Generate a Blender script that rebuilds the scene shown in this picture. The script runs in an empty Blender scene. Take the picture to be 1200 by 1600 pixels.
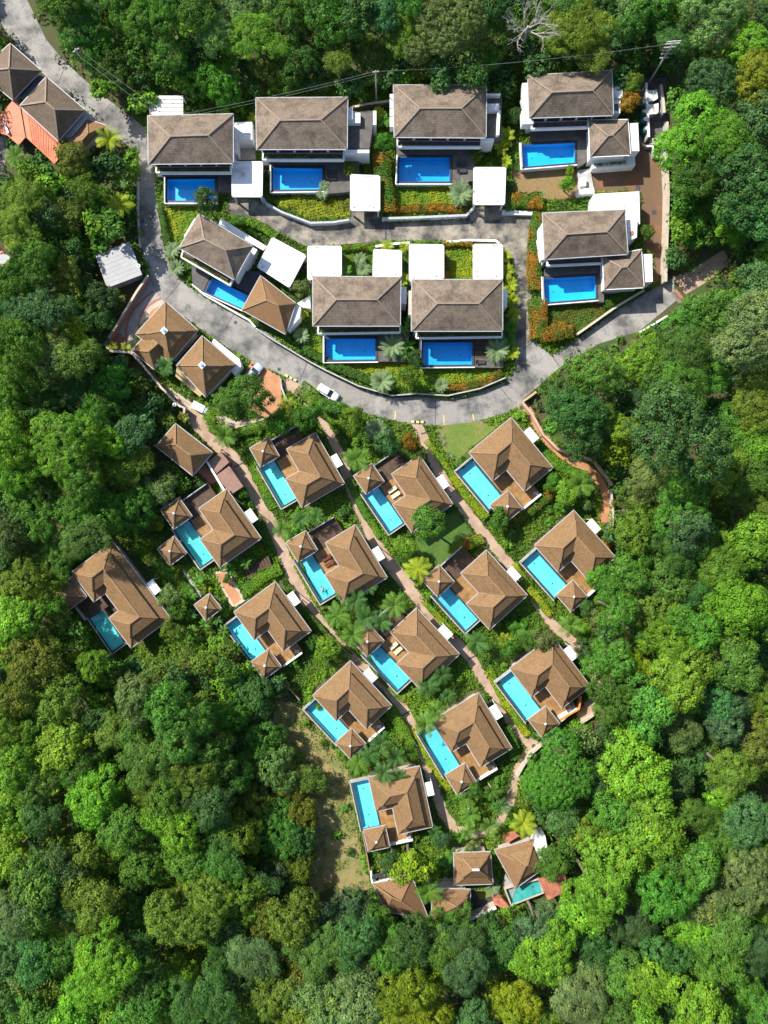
import bpy, bmesh, math, random
import numpy as np
from mathutils import Vector, Matrix
from mathutils.geometry import tessellate_polygon

# ------------------------------------------------------------------ camera, sky, sun, exposure
scene = bpy.context.scene
COL = scene.collection
HC = 140.0                                   # height of the drone above the ground
MPP = 0.125                                  # metres per photograph pixel on the ground

cam_d = bpy.data.cameras.new('camera')
cam = bpy.data.objects.new('camera', cam_d)
COL.objects.link(cam)
cam.location = (0, 0, HC)
cam.rotation_euler = (0, 0, 0)
cam_d.sensor_fit = 'VERTICAL'
cam_d.sensor_height = 32.0
cam_d.lens = 32.0 * HC / (1600 * MPP)
cam_d.clip_end = 2000
scene.camera = cam

SUN_AZ, SUN_EL = math.radians(308), math.radians(43)
world = bpy.data.worlds.new('World')
scene.world = world
world.use_nodes = True
nt = world.node_tree
bg = nt.nodes['Background']
sky = nt.nodes.new('ShaderNodeTexSky')
sky.sky_type = 'NISHITA'
sky.sun_disc = False
sky.sun_elevation = SUN_EL
sky.sun_rotation = SUN_AZ
nt.links.new(sky.outputs[0], bg.inputs[0])
bg.inputs[1].default_value = 0.125
sun_d = bpy.data.lights.new('sun', 'SUN')
sun_d.energy = 5.0
sun_d.angle = math.radians(0.5)
sun_d.color = (1.0, 0.95, 0.86)
sun = bpy.data.objects.new('sun', sun_d)
COL.objects.link(sun)
SV = Vector((math.sin(SUN_AZ) * math.cos(SUN_EL), math.cos(SUN_AZ) * math.cos(SUN_EL), math.sin(SUN_EL)))
sun.rotation_euler = SV.to_track_quat('Z', 'Y').to_euler()
sun.location = (0, 0, 200)
scene.view_settings.view_transform = 'Standard'
scene.view_settings.look = 'None'
scene.view_settings.gamma = 1
scene.view_settings.use_curve_mapping = False
scene.view_settings.exposure = 0.82
scene.cycles.max_bounces = 6
scene.cycles.diffuse_bounces = 2
scene.cycles.glossy_bounces = 2
scene.cycles.transmission_bounces = 3
scene.cycles.transparent_max_bounces = 6

random.seed(11)
rng = np.random.default_rng(11)

# ------------------------------------------------------------------ helpers
def at(x, y, z=0.0):
    k = MPP * (1 - z / HC)
    return Vector(((x - 600) * k, (800 - y) * k, z))

def tag(o, label=None, cat=None, group=None, kind=None):
    if label: o['label'] = label
    if cat: o['category'] = cat
    if group: o['group'] = group
    if kind: o['kind'] = kind
    return o

ORG = {}
def empty(name, loc, label=None, cat=None, group=None):
    o = bpy.data.objects.new(name, None)
    COL.objects.link(o)
    o.location = loc
    o.empty_display_size = 0.3
    ORG[o.name] = Vector(loc)
    return tag(o, label, cat, group)

def root_of(o):
    while o.parent: o = o.parent
    return o

class MB:
    """collects polygons (world coordinates unless local) with uv, builds one mesh object"""
    def __init__(s): s.v = []; s.f = []; s.uv = []
    def face(s, pts, uv=None):
        i = len(s.v)
        s.v += [Vector(p) for p in pts]
        s.f.append(list(range(i, i + len(pts))))
        if uv is None:
            a, b = Vector(pts[0]), Vector(pts[1])
            n = (Vector(pts[1]) - a).cross(Vector(pts[2]) - a)
            u = (b - a).normalized() if (b - a).length > 1e-6 else Vector((1, 0, 0))
            w = n.cross(u).normalized() if n.length > 1e-9 else Vector((0, 1, 0))
            uv = [((Vector(p) - a).dot(u), (Vector(p) - a).dot(w)) for p in pts]
        s.uv.append(uv)
        return s
    def prism(s, poly, z0, z1):
        p = [Vector((q[0], q[1], 0)) for q in poly]
        if sum(a.x * b.y - b.x * a.y for a, b in zip(p, p[1:] + p[:1])) < 0: p.reverse()
        n = len(p)
        for k in range(n):
            a, b = p[k], p[(k + 1) % n]
            s.face([(a.x, a.y, z0), (b.x, b.y, z0), (b.x, b.y, z1), (a.x, a.y, z1)])
        for tri in tessellate_polygon([p]):
            t = [p[i] for i in tri]
            if (t[1] - t[0]).cross(t[2] - t[0]).z < 0: t.reverse()
            s.face([(q.x, q.y, z1) for q in t], [(q.x, q.y) for q in t])
            s.face([(q.x, q.y, z0) for q in reversed(t)])
        return s
    def sheet(s, poly, z):
        p = [Vector((q[0], q[1], 0)) for q in poly]
        for tri in tessellate_polygon([p]):
            t = [p[i] for i in tri]
            if (t[1] - t[0]).cross(t[2] - t[0]).z < 0: t.reverse()
            s.face([(q.x, q.y, z) for q in t], [(q.x, q.y) for q in t])
        return s
    def box(s, x0, x1, y0, y1, z0, z1):
        return s.prism([(x0, y0), (x1, y0), (x1, y1), (x0, y1)], z0, z1)
    def beam(s, a, b, w, h):
        a, b = Vector(a), Vector(b)
        d = (b - a).normalized()
        up = Vector((0, 0, 1)) if abs(d.z) < 0.95 else Vector((1, 0, 0))
        r = d.cross(up).normalized() * (w / 2)
        u = r.cross(d).normalized() * (h / 2)
        c = [a - r - u, a + r - u, a + r + u, a - r + u]
        e = [q + (b - a) for q in c]
        for k in range(4):
            s.face([c[k], c[(k + 1) % 4], e[(k + 1) % 4], e[k]])
        s.face(c[::-1]); s.face(e)
        return s
    def tube(s, pts, rad, n=6, cap=True):
        pts = [Vector(p) for p in pts]
        rings = []
        for k, p in enumerate(pts):
            d = (pts[min(k + 1, len(pts) - 1)] - pts[max(k - 1, 0)]).normalized()
            up = Vector((0, 0, 1)) if abs(d.z) < 0.9 else Vector((1, 0, 0))
            x = d.cross(up).normalized(); y = x.cross(d).normalized()
            r = rad[k] if isinstance(rad, (list, tuple)) else rad
            rings.append([p + (x * math.cos(2 * math.pi * j / n) + y * math.sin(2 * math.pi * j / n)) * r for j in range(n)])
        for a, b in zip(rings, rings[1:]):
            for j in range(n):
                s.face([a[j], a[(j + 1) % n], b[(j + 1) % n], b[j]])
        if cap:
            s.face(rings[0][::-1]); s.face(rings[-1])
        return s
    def lathe(s, c, prof, n=14):
        c = Vector(c)
        rings = [[c + Vector((r * math.cos(2 * math.pi * j / n), r * math.sin(2 * math.pi * j / n), z)) for j in range(n)] for r, z in prof]
        for a, b in zip(rings, rings[1:]):
            for j in range(n):
                s.face([a[j], a[(j + 1) % n], b[(j + 1) % n], b[j]])
        s.face(rings[-1])
        return s
    def mesh(s, name, org=Vector((0, 0, 0)), smooth=False, weld=False):
        me = bpy.data.meshes.new(name)
        me.from_pydata([tuple(q - org) for q in s.v], [], s.f)
        ul = me.uv_layers.new(name='UVMap')
        flat = [c for f in s.uv for q in f for c in q]
        ul.data.foreach_set('uv', flat)
        if weld:
            bm = bmesh.new(); bm.from_mesh(me)
            bmesh.ops.remove_doubles(bm, verts=bm.verts, dist=0.0008)
            bmesh.ops.recalc_face_normals(bm, faces=bm.faces)
            bm.to_mesh(me); bm.free()
        if smooth: me.shade_smooth()
        return me
    def build(s, name, mat, parent=None, smooth=False, weld=True, local=False):
        org = Vector((0, 0, 0))
        if parent is not None and not local:
            org = ORG.get(root_of(parent).name, Vector((0, 0, 0)))
        me = s.mesh(name, org, smooth, weld)
        if mat: me.materials.append(mat)
        o = bpy.data.objects.new(name, me)
        COL.objects.link(o)
        if parent is not None: o.parent = parent
        return o

def copy_tree(o, parent=None, color=None):
    c = o.copy()
    COL.objects.link(c)
    c.parent = parent
    if color: c.color = color
    for ch in o.children: copy_tree(ch, c, color)
    return c

def inset(poly, d):
    """move every edge of a world polygon inwards by d"""
    p = [Vector((q[0], q[1])) for q in poly]
    ar = sum(a.x * b.y - b.x * a.y for a, b in zip(p, p[1:] + p[:1]))
    s = 1 if ar > 0 else -1
    n = len(p); out = []
    for k in range(n):
        e0 = (p[k] - p[k - 1]).normalized(); e1 = (p[(k + 1) % n] - p[k]).normalized()
        n0 = Vector((-e0.y, e0.x)) * s; n1 = Vector((-e1.y, e1.x)) * s
        m = n0 + n1
        m = m / max(0.2, m.dot(n0)) if m.length > 1e-6 else n0
        out.append(p[k] + m * d)
    return out

def P(poly, z=0.0): return [at(x, y, z) for x, y in poly]
def R4(x0, y0, x1, y1): return [(x0, y0), (x1, y0), (x1, y1), (x0, y1)]

# raster of what stands where, in photograph pixels / 4, for planting
GW, GH, GO = 380, 480, 40          # grid with a margin of 40 cells
BUILT = np.zeros((GH, GW), bool)
def poly_mask(poly):
    px = np.array([q[0] for q in poly], float) / 4 + GO; py = np.array([q[1] for q in poly], float) / 4 + GO
    yy, xx = np.mgrid[0:GH, 0:GW] + 0.5
    m = np.zeros((GH, GW), bool)
    j = len(px) - 1
    for i in range(len(px)):
        c = ((py[i] > yy) != (py[j] > yy)) & (xx < (px[j] - px[i]) * (yy - py[i]) / (py[j] - py[i] + 1e-12) + px[i])
        m ^= c; j = i
    return m
def mark(poly):
    global BUILT
    BUILT |= poly_mask(poly)
def mark_world(pts):
    mark([(p[0] / MPP + 600, 800 - p[1] / MPP) for p in pts])
def blur_grow(m, n):
    for _ in range(n):
        q = m.copy()
        q[1:] |= m[:-1]; q[:-1] |= m[1:]; q[:, 1:] |= m[:, :-1]; q[:, :-1] |= m[:, 1:]
        m = q
    return m
def cell(m, x, y):
    i, j = int(y / 4 + GO), int(x / 4 + GO)
    return 0 <= i < GH and 0 <= j < GW and m[i, j]

# ------------------------------------------------------------------ materials
def new_mat(name):
    m = bpy.data.materials.new(name); m.use_nodes = True
    n = m.node_tree.nodes; l = m.node_tree.links
    return m, n, l, n['Principled BSDF']

def plain(name, col, rough=0.7, col2=None, scale=1.2, mix=(0.35, 0.7), fine=0.12, bump=0.0, spec=0.3, coord='pos', detail=6, cracks=0):
    m, n, l, b = new_mat(name)
    b.inputs['Roughness'].default_value = rough
    b.inputs['Specular IOR Level'].default_value = spec
    geo = n.new('ShaderNodeNewGeometry')
    vec = geo.outputs['Position']
    if coord == 'uv':
        vec = n.new('ShaderNodeUVMap').outputs[0]
    t = n.new('ShaderNodeTexNoise'); t.inputs['Scale'].default_value = scale; t.inputs['Detail'].default_value = detail
    t.inputs['Roughness'].default_value = 0.65
    l.new(vec, t.inputs['Vector'])
    r = n.new('ShaderNodeMapRange'); r.inputs[1].default_value = mix[0]; r.inputs[2].default_value = mix[1]
    l.new(t.outputs[0], r.inputs[0])
    mx = n.new('ShaderNodeMix'); mx.data_type = 'RGBA'
    mx.inputs['A'].default_value = (*col, 1)
    mx.inputs['B'].default_value = (*(col2 or [c * 0.8 for c in col]), 1)
    l.new(r.outputs[0], mx.inputs['Factor'])
    t2 = n.new('ShaderNodeTexNoise'); t2.inputs['Scale'].default_value = 9; t2.inputs['Detail'].default_value = 3
    l.new(vec, t2.inputs['Vector'])
    r2 = n.new('ShaderNodeMapRange'); r2.inputs[1].default_value = 0.3; r2.inputs[2].default_value = 0.7
    r2.inputs[3].default_value = 1 - fine; r2.inputs[4].default_value = 1 + fine
    l.new(t2.outputs[0], r2.inputs[0])
    mm = n.new('ShaderNodeVectorMath'); mm.operation = 'SCALE'
    l.new(mx.outputs['Result'], mm.inputs[0]); l.new(r2.outputs[0], mm.inputs['Scale'])
    col_out = mm.outputs[0]
    if cracks:                                  # hairline cracks and repaired slabs of different age
        wn = n.new('ShaderNodeTexNoise'); wn.inputs['Scale'].default_value = 0.7; wn.inputs['Detail'].default_value = 4; l.new(vec, wn.inputs['Vector'])
        wm = n.new('ShaderNodeMix'); wm.data_type = 'VECTOR'; wm.inputs['Factor'].default_value = 0.125
        wv = n.new('ShaderNodeVectorMath'); wv.operation = 'SCALE'; wv.inputs['Scale'].default_value = 9; l.new(wn.outputs['Color'], wv.inputs[0])
        wa = n.new('ShaderNodeVectorMath'); wa.operation = 'ADD'; l.new(vec, wa.inputs[0]); 
        ws = n.new('ShaderNodeVectorMath'); ws.operation = 'SCALE'; ws.inputs['Scale'].default_value = 0.16; l.new(wv.outputs[0], ws.inputs[0]); l.new(ws.outputs[0], wa.inputs[1])
        vo = n.new('ShaderNodeTexVoronoi'); vo.feature = 'DISTANCE_TO_EDGE'; vo.inputs['Scale'].default_value = 0.22; l.new(wa.outputs[0], vo.inputs['Vector'])
        vr = n.new('ShaderNodeMapRange'); vr.inputs[1].default_value = 0.006; vr.inputs[2].default_value = 0.022; vr.inputs[3].default_value = 1 - cracks; vr.inputs[4].default_value = 1
        l.new(vo.outputs['Distance'], vr.inputs[0])
        vc = n.new('ShaderNodeTexVoronoi'); vc.inputs['Scale'].default_value = 0.13; l.new(wa.outputs[0], vc.inputs['Vector'])
        sx = n.new('ShaderNodeSeparateXYZ'); l.new(vc.outputs['Color'], sx.inputs[0])
        pr = n.new('ShaderNodeMapRange'); pr.inputs[3].default_value = 0.84; pr.inputs[4].default_value = 1.14; l.new(sx.outputs[0], pr.inputs[0])
        pm = n.new('ShaderNodeMath'); pm.operation = 'MULTIPLY'; l.new(vr.outputs[0], pm.inputs[0]); l.new(pr.outputs[0], pm.inputs[1])
        m3 = n.new('ShaderNodeVectorMath'); m3.operation = 'SCALE'; l.new(col_out, m3.inputs[0]); l.new(pm.outputs[0], m3.inputs['Scale']); col_out = m3.outputs[0]
    l.new(col_out, b.inputs['Base Color'])
    if bump:
        bp = n.new('ShaderNodeBump'); bp.inputs['Strength'].default_value = bump; bp.inputs['Distance'].default_value = 0.05
        l.new(t2.outputs[0], bp.inputs['Height']); l.new(bp.outputs[0], b.inputs['Normal'])
    return m

def shingle(name, c1, c2, lichen, lo=0.52, hi=0.72, row=0.29, wid=0.36):
    """shingle courses laid in uv (metres along the eave, metres up the slope) with weather stains"""
    m, n, l, b = new_mat(name)
    b.inputs['Roughness'].default_value = 0.85; b.inputs['Specular IOR Level'].default_value = 0.15
    uv = n.new('ShaderNodeUVMap')
    br = n.new('ShaderNodeTexBrick')
    br.inputs['Color1'].default_value = (*c1, 1); br.inputs['Color2'].default_value = (*c2, 1)
    br.inputs['Mortar'].default_value = (*[c * 0.5 for c in c1], 1)
    br.inputs['Scale'].default_value = 1; br.inputs['Mortar Size'].default_value = 0.035
    br.inputs['Brick Width'].default_value = wid; br.inputs['Row Height'].default_value = row
    l.new(uv.outputs[0], br.inputs['Vector'])
    oi = n.new('ShaderNodeObjectInfo'); geo = n.new('ShaderNodeNewGeometry')
    ad = n.new('ShaderNodeVectorMath'); ad.operation = 'ADD'
    l.new(geo.outputs['Position'], ad.inputs[0])
    t = n.new('ShaderNodeTexNoise'); t.inputs['Scale'].default_value = 0.42; t.inputs['Detail'].default_value = 7; t.inputs['Roughness'].default_value = 0.7
    l.new(ad.outputs[0], t.inputs['Vector'])
    cb = n.new('ShaderNodeCombineXYZ'); l.new(oi.outputs['Random'], cb.inputs[0])
    sc = n.new('ShaderNodeVectorMath'); sc.operation = 'SCALE'; sc.inputs['Scale'].default_value = 37
    l.new(cb.outputs[0], sc.inputs[0]); l.new(sc.outputs[0], ad.inputs[1])
    r = n.new('ShaderNodeMapRange'); r.inputs[1].default_value = lo; r.inputs[2].default_value = hi; r.inputs[4].default_value = 0.72
    l.new(t.outputs[0], r.inputs[0])
    mx = n.new('ShaderNodeMix'); mx.data_type = 'RGBA'
    l.new(r.outputs[0], mx.inputs['Factor']); l.new(br.outputs[0], mx.inputs['A']); mx.inputs['B'].default_value = (*lichen, 1)
    t2 = n.new('ShaderNodeTexNoise'); t2.inputs['Scale'].default_value = 3.3; t2.inputs['Detail'].default_value = 5; t2.inputs['Roughness'].default_value = 0.75
    l.new(ad.outputs[0], t2.inputs['Vector'])
    r2 = n.new('ShaderNodeMapRange'); r2.inputs[1].default_value = 0.3; r2.inputs[2].default_value = 0.7; r2.inputs[3].default_value = 0.76; r2.inputs[4].default_value = 1.22
    l.new(t2.outputs[0], r2.inputs[0])
    mm = n.new('ShaderNodeVectorMath'); mm.operation = 'SCALE'
    l.new(mx.outputs['Result'], mm.inputs[0]); l.new(r2.outputs[0], mm.inputs['Scale'])
    l.new(mm.outputs[0], b.inputs['Base Color'])
    bp = n.new('ShaderNodeBump'); bp.inputs['Strength'].default_value = 0.5; bp.inputs['Distance'].default_value = 0.03
    l.new(br.outputs['Fac'], bp.inputs['Height']); bp.invert = True; l.new(bp.outputs[0], b.inputs['Normal'])
    return m

def planks(name, c1, c2, w=0.16, ln=2.4):
    m, n, l, b = new_mat(name)
    b.inputs['Roughness'].default_value = 0.6; b.inputs['Specular IOR Level'].default_value = 0.25
    uv = n.new('ShaderNodeUVMap'); br = n.new('ShaderNodeTexBrick')
    br.inputs['Color1'].default_value = (*c1, 1); br.inputs['Color2'].default_value = (*c2, 1)
    br.inputs['Mortar'].default_value = (*[c * 0.4 for c in c1], 1)
    br.inputs['Scale'].default_value = 1; br.inputs['Mortar Size'].default_value = 0.01
    br.inputs['Brick Width'].default_value = ln; br.inputs['Row Height'].default_value = w
    l.new(uv.outputs[0], br.inputs['Vector'])
    geo = n.new('ShaderNodeNewGeometry'); t = n.new('ShaderNodeTexNoise'); t.inputs['Scale'].default_value = 1.1; t.inputs['Detail'].default_value = 5
    l.new(geo.outputs['Position'], t.inputs['Vector'])
    r = n.new('ShaderNodeMapRange'); r.inputs[1].default_value = 0.3; r.inputs[2].default_value = 0.7; r.inputs[3].default_value = 0.72; r.inputs[4].default_value = 1.25
    l.new(t.outputs[0], r.inputs[0])
    mm = n.new('ShaderNodeVectorMath'); mm.operation = 'SCALE'
    l.new(br.outputs[0], mm.inputs[0]); l.new(r.outputs[0], mm.inputs['Scale']); l.new(mm.outputs[0], b.inputs['Base Color'])
    return m

def water_mat(name, tint):
    m = bpy.data.materials.new(name); m.use_nodes = True
    n = m.node_tree.nodes; l = m.node_tree.links; n.clear()
    out = n.new('ShaderNodeOutputMaterial'); tr = n.new('ShaderNodeBsdfTransparent'); gl = n.new('ShaderNodeBsdfGlossy')
    tr.inputs[0].default_value = (*tint, 1); gl.inputs['Roughness'].default_value = 0.03
    fr = n.new('ShaderNodeFresnel'); fr.inputs[0].default_value = 1.33
    geo = n.new('ShaderNodeNewGeometry'); t = n.new('ShaderNodeTexNoise'); t.inputs['Scale'].default_value = 2.2; t.inputs['Detail'].default_value = 3
    l.new(geo.outputs['Position'], t.inputs['Vector'])
    bp = n.new('ShaderNodeBump'); bp.inputs['Strength'].default_value = 0.06; bp.inputs['Distance'].default_value = 0.03
    l.new(t.outputs[0], bp.inputs['Height']); l.new(bp.outputs[0], gl.inputs['Normal']); l.new(bp.outputs[0], fr.inputs['Normal'])
    mx = n.new('ShaderNodeMixShader')
    l.new(fr.outputs[0], mx.inputs[0]); l.new(tr.outputs[0], mx.inputs[1]); l.new(gl.outputs[0], mx.inputs[2]); l.new(mx.outputs[0], out.inputs[0])
    return m

def leaf_mat(name='leaf', trans=0.3):
    m = bpy.data.materials.new(name); m.use_nodes = True
    n = m.node_tree.nodes; l = m.node_tree.links; n.clear()
    out = n.new('ShaderNodeOutputMaterial')
    oi = n.new('ShaderNodeObjectInfo'); at_ = n.new('ShaderNodeAttribute'); at_.attribute_name = 'tint'
    mu = n.new('ShaderNodeMix'); mu.data_type = 'RGBA'; mu.blend_type = 'MULTIPLY'; mu.inputs['Factor'].default_value = 1
    l.new(oi.outputs['Color'], mu.inputs['A']); l.new(at_.outputs['Color'], mu.inputs['B'])
    d = n.new('ShaderNodeBsdfDiffuse'); t = n.new('ShaderNodeBsdfTranslucent'); g = n.new('ShaderNodeBsdfGlossy')
    g.inputs['Roughness'].default_value = 0.6
    ty = n.new('ShaderNodeMix'); ty.data_type = 'RGBA'; ty.blend_type = 'MULTIPLY'; ty.inputs['Factor'].default_value = 1
    ty.inputs['B'].default_value = (1.0, 1.32, 0.5, 1)
    l.new(mu.outputs['Result'], ty.inputs['A'])
    l.new(mu.outputs['Result'], d.inputs[0]); l.new(ty.outputs['Result'], t.inputs[0])
    a = n.new('ShaderNodeMixShader'); a.inputs[0].default_value = trans
    l.new(d.outputs[0], a.inputs[1]); l.new(t.outputs[0], a.inputs[2])
    b = n.new('ShaderNodeMixShader'); b.inputs[0].default_value = 0.012
    l.new(a.outputs[0], b.inputs[1]); l.new(g.outputs[0], b.inputs[2]); l.new(b.outputs[0], out.inputs[0])
    return m

WHITE = plain('white_paint', (0.70, 0.70, 0.69), 0.6, (0.58, 0.58, 0.56), 0.7, (0.5, 0.75), 0.03)
WHITE_ROOF = plain('weathered_white_roof', (0.66, 0.66, 0.65), 0.6, (0.26, 0.25, 0.23), 0.42, (0.53, 0.74), 0.04)
CREAM = plain('cream_render', (0.50, 0.43, 0.34), 0.8, (0.42, 0.35, 0.27), 0.8)
GREYW = plain('grey_render', (0.42, 0.42, 0.41), 0.8, (0.25, 0.25, 0.24), 0.7)
DARKTILE = plain('dark_slate_tile', (0.055, 0.06, 0.07), 0.4, (0.03, 0.033, 0.04), 2.0)
TERR = plain('grey_terrace_paving', (0.12, 0.11, 0.10), 0.8, (0.065, 0.06, 0.057), 0.9)
TERRL = plain('light_terrace_paving', (0.36, 0.33, 0.29), 0.8, (0.24, 0.22, 0.2), 0.9)
ROAD = plain('stained_concrete', (0.265, 0.25, 0.23), 0.9, (0.085, 0.084, 0.083), 0.20, (0.45, 0.64), 0.2, 0.25, detail=9, cracks=0.16)
ROADB = plain('old_driveway_concrete', (0.27, 0.24, 0.19), 0.9, (0.065, 0.062, 0.06), 0.28, (0.42, 0.6), 0.2, 0.25, detail=9, cracks=0.16)
DRIVE = plain('rust_brown_concrete', (0.135, 0.085, 0.05), 0.9, (0.25, 0.10, 0.04), 0.3, (0.52, 0.75), 0.15)
BRICKP = plain('stamped_path', (0.40, 0.285, 0.205), 0.85, (0.29, 0.195, 0.135), 0.5, (0.4, 0.65), 0.12, 0.2)
ORANGEP = plain('orange_path', (0.42, 0.205, 0.10), 0.85, (0.30, 0.14, 0.07), 0.5, (0.45, 0.7), 0.1, 0.2)
REDP = plain('red_brick_band', (0.36, 0.15, 0.10), 0.85, (0.28, 0.12, 0.08), 1.0)
CREAMP = plain('cream_paving', (0.47, 0.40, 0.31), 0.85, (0.34, 0.29, 0.23), 0.8)
GREYP = plain('grey_paving', (0.34, 0.32, 0.30), 0.85, (0.24, 0.22, 0.21), 0.8)
COPPER = plain('copper_rail', (0.34, 0.16, 0.10), 0.5, (0.25, 0.12, 0.08), 2)
METAL = plain('grey_gutter', (0.42, 0.43, 0.45), 0.45, (0.30, 0.31, 0.33), 2)
GLASS = plain('window_glass', (0.03, 0.045, 0.06), 0.08, (0.02, 0.03, 0.04), 1, spec=0.6)
DARK = plain('gap_shade', (0.02, 0.02, 0.02), 0.7)
ROOF_D = shingle('weathered_shingles', (0.265, 0.208, 0.156), (0.195, 0.149, 0.11), (0.035, 0.027, 0.022), 0.43, 0.70)
ROOF_T = shingle('tan_shingles', (0.262, 0.160, 0.078), (0.215, 0.128, 0.061), (0.120, 0.070, 0.034), 0.48, 0.78)
ROOF_G = shingle('grey_brown_shingles', (0.19, 0.14, 0.10), (0.15, 0.11, 0.08), (0.06, 0.047, 0.037), 0.5, 0.75)
ROOF_P = shingle('plain_brown_roof', (0.26, 0.15, 0.075), (0.23, 0.13, 0.066), (0.16, 0.095, 0.05), 0.55, 0.8)
CAP_D = plain('ridge_tile_grey', (0.255, 0.198, 0.146), 0.8, (0.18, 0.137, 0.10), 2)
CAP_T = plain('ridge_tile_tan', (0.25, 0.155, 0.08), 0.8, (0.18, 0.11, 0.058), 2)
DECK = planks('timber_deck', (0.33, 0.185, 0.07), (0.25, 0.135, 0.05))
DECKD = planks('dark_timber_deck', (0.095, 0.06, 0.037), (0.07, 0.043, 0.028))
DECKR = planks('red_timber_deck', (0.42, 0.16, 0.10), (0.36, 0.13, 0.085), 0.3, 4)
BASIN_B = plain('blue_pool_tiles', (0.014, 0.45, 0.86), 0.5, (0.008, 0.36, 0.76), 0.3, fine=0.06)
BASIN_T = plain('turquoise_pool_tiles', (0.15, 0.60, 0.68), 0.5, (0.10, 0.50, 0.60), 0.3, fine=0.06)
BASIN_G = plain('green_pool_tiles', (0.14, 0.60, 0.57), 0.5, (0.09, 0.50, 0.49), 0.3, fine=0.06)
BASIN_D = plain('deep_teal_pool_tiles', (0.03, 0.25, 0.24), 0.5, (0.10, 0.38, 0.34), 0.6, fine=0.1)
STEP = plain('pale_pool_step', (0.35, 0.68, 0.74), 0.5)
WATER_B = water_mat('pool_water_blue', (0.90, 0.97, 1.0))
WATER_T = water_mat('pool_water_clear', (0.88, 0.99, 1.0))
SOIL = plain('forest_floor', (0.075, 0.06, 0.03), 0.95, (0.05, 0.085, 0.02), 0.25, (0.4, 0.65), 0.3)
GARD = plain('garden_soil', (0.06, 0.095, 0.02), 0.95, (0.11, 0.08, 0.045), 0.35, (0.45, 0.65), 0.3)
CLEAR = plain('dry_grass', (0.26, 0.20, 0.09), 0.95, (0.115, 0.145, 0.035), 0.3, (0.40, 0.66), 0.3, detail=9)
LAWN = plain('lawn_grass', (0.105, 0.165, 0.026), 0.95, (0.20, 0.17, 0.065), 0.3, (0.45, 0.72), 0.25, detail=9)
LAWN2 = plain('dark_lawn', (0.05, 0.115, 0.018), 0.95, (0.085, 0.14, 0.024), 0.5, (0.4, 0.7), 0.2)
DIRT = plain('bare_earth', (0.24, 0.15, 0.075), 0.95, (0.17, 0.15, 0.05), 0.4, (0.45, 0.7), 0.25)
TINR = plain('orange_tin_roof', (0.56, 0.17, 0.075), 0.5, (0.48, 0.13, 0.055), 0.6, fine=0.05)
ZINC = plain('zinc_sheet', (0.33, 0.33, 0.335), 0.5, (0.25, 0.25, 0.255), 0.5, fine=0.06)
BARK = plain('bark', (0.20, 0.16, 0.125), 0.95, (0.11, 0.09, 0.07), 2.5)
PALEBARK = plain('pale_bark', (0.42, 0.38, 0.34), 0.95, (0.26, 0.23, 0.2), 2.0)
POLE = plain('concrete_pole', (0.45, 0.42, 0.38), 0.85)
YELLOW = plain('yellow_paint', (0.75, 0.55, 0.08), 0.6)
YELLOWL = plain('pale_yellow_block', (0.78, 0.66, 0.20), 0.6)
BLACK = plain('black_rubber', (0.02, 0.02, 0.022), 0.6)
GRATE = plain('drain_iron', (0.06, 0.06, 0.065), 0.6)
LEAF = leaf_mat('leaf', 0.25)
FROND = leaf_mat('frond', 0.2)

# ------------------------------------------------------------------ generic building parts
def slab(parent, name, poly, z0, z1, mat, px=True, markit=False):
    w = P(poly, z1) if px else poly
    if markit: mark_world(w)
    return MB().prism(w, z0, z1).build(name, mat, parent)

def wall_line(parent, name, pts, t, z0, z1, mat, px=True):
    w = [at(x, y, z1) for x, y in pts] if px else [Vector(p) for p in pts]
    w = [Vector((p.x, p.y)) for p in w]
    L, Rr = [], []
    for k, p in enumerate(w):
        e0 = (p - w[k - 1]).normalized() if k else (w[1] - p).normalized()
        e1 = (w[k + 1] - p).normalized() if k < len(w) - 1 else e0
        n0 = Vector((-e0.y, e0.x)); n1 = Vector((-e1.y, e1.x)); m = n0 + n1
        m = m / max(0.35, m.dot(n0)) if m.length > 1e-6 else n0
        L.append(p + m * t / 2); Rr.append(p - m * t / 2)
    mb = MB()
    mb.prism([(q.x, q.y) for q in L + Rr[::-1]], z0, z1)
    o = mb.build(name, mat, parent)
    return o

def boundary_wall(label, pts, t, h, mat, cap=None, cat='wall', name='boundary_wall'):
    r = empty(name, at(*pts[len(pts) // 2]), label, cat)
    wall_line(r, 'wall_body', pts, t, -0.1, h - (0.08 if cap else 0), mat)
    if cap: wall_line(r, 'coping', pts, t + 0.12, h - 0.08, h, cap)
    return r

def ridge_caps(roof, segs, mat, w=0.26, h=0.14):
    for a, b in segs:
        a, b = Vector(a), Vector(b)
        MB().beam(a + Vector((0, 0, 0.03)), b + Vector((0, 0, 0.03)), w, h).build('ridge_cap', mat, roof)

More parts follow.
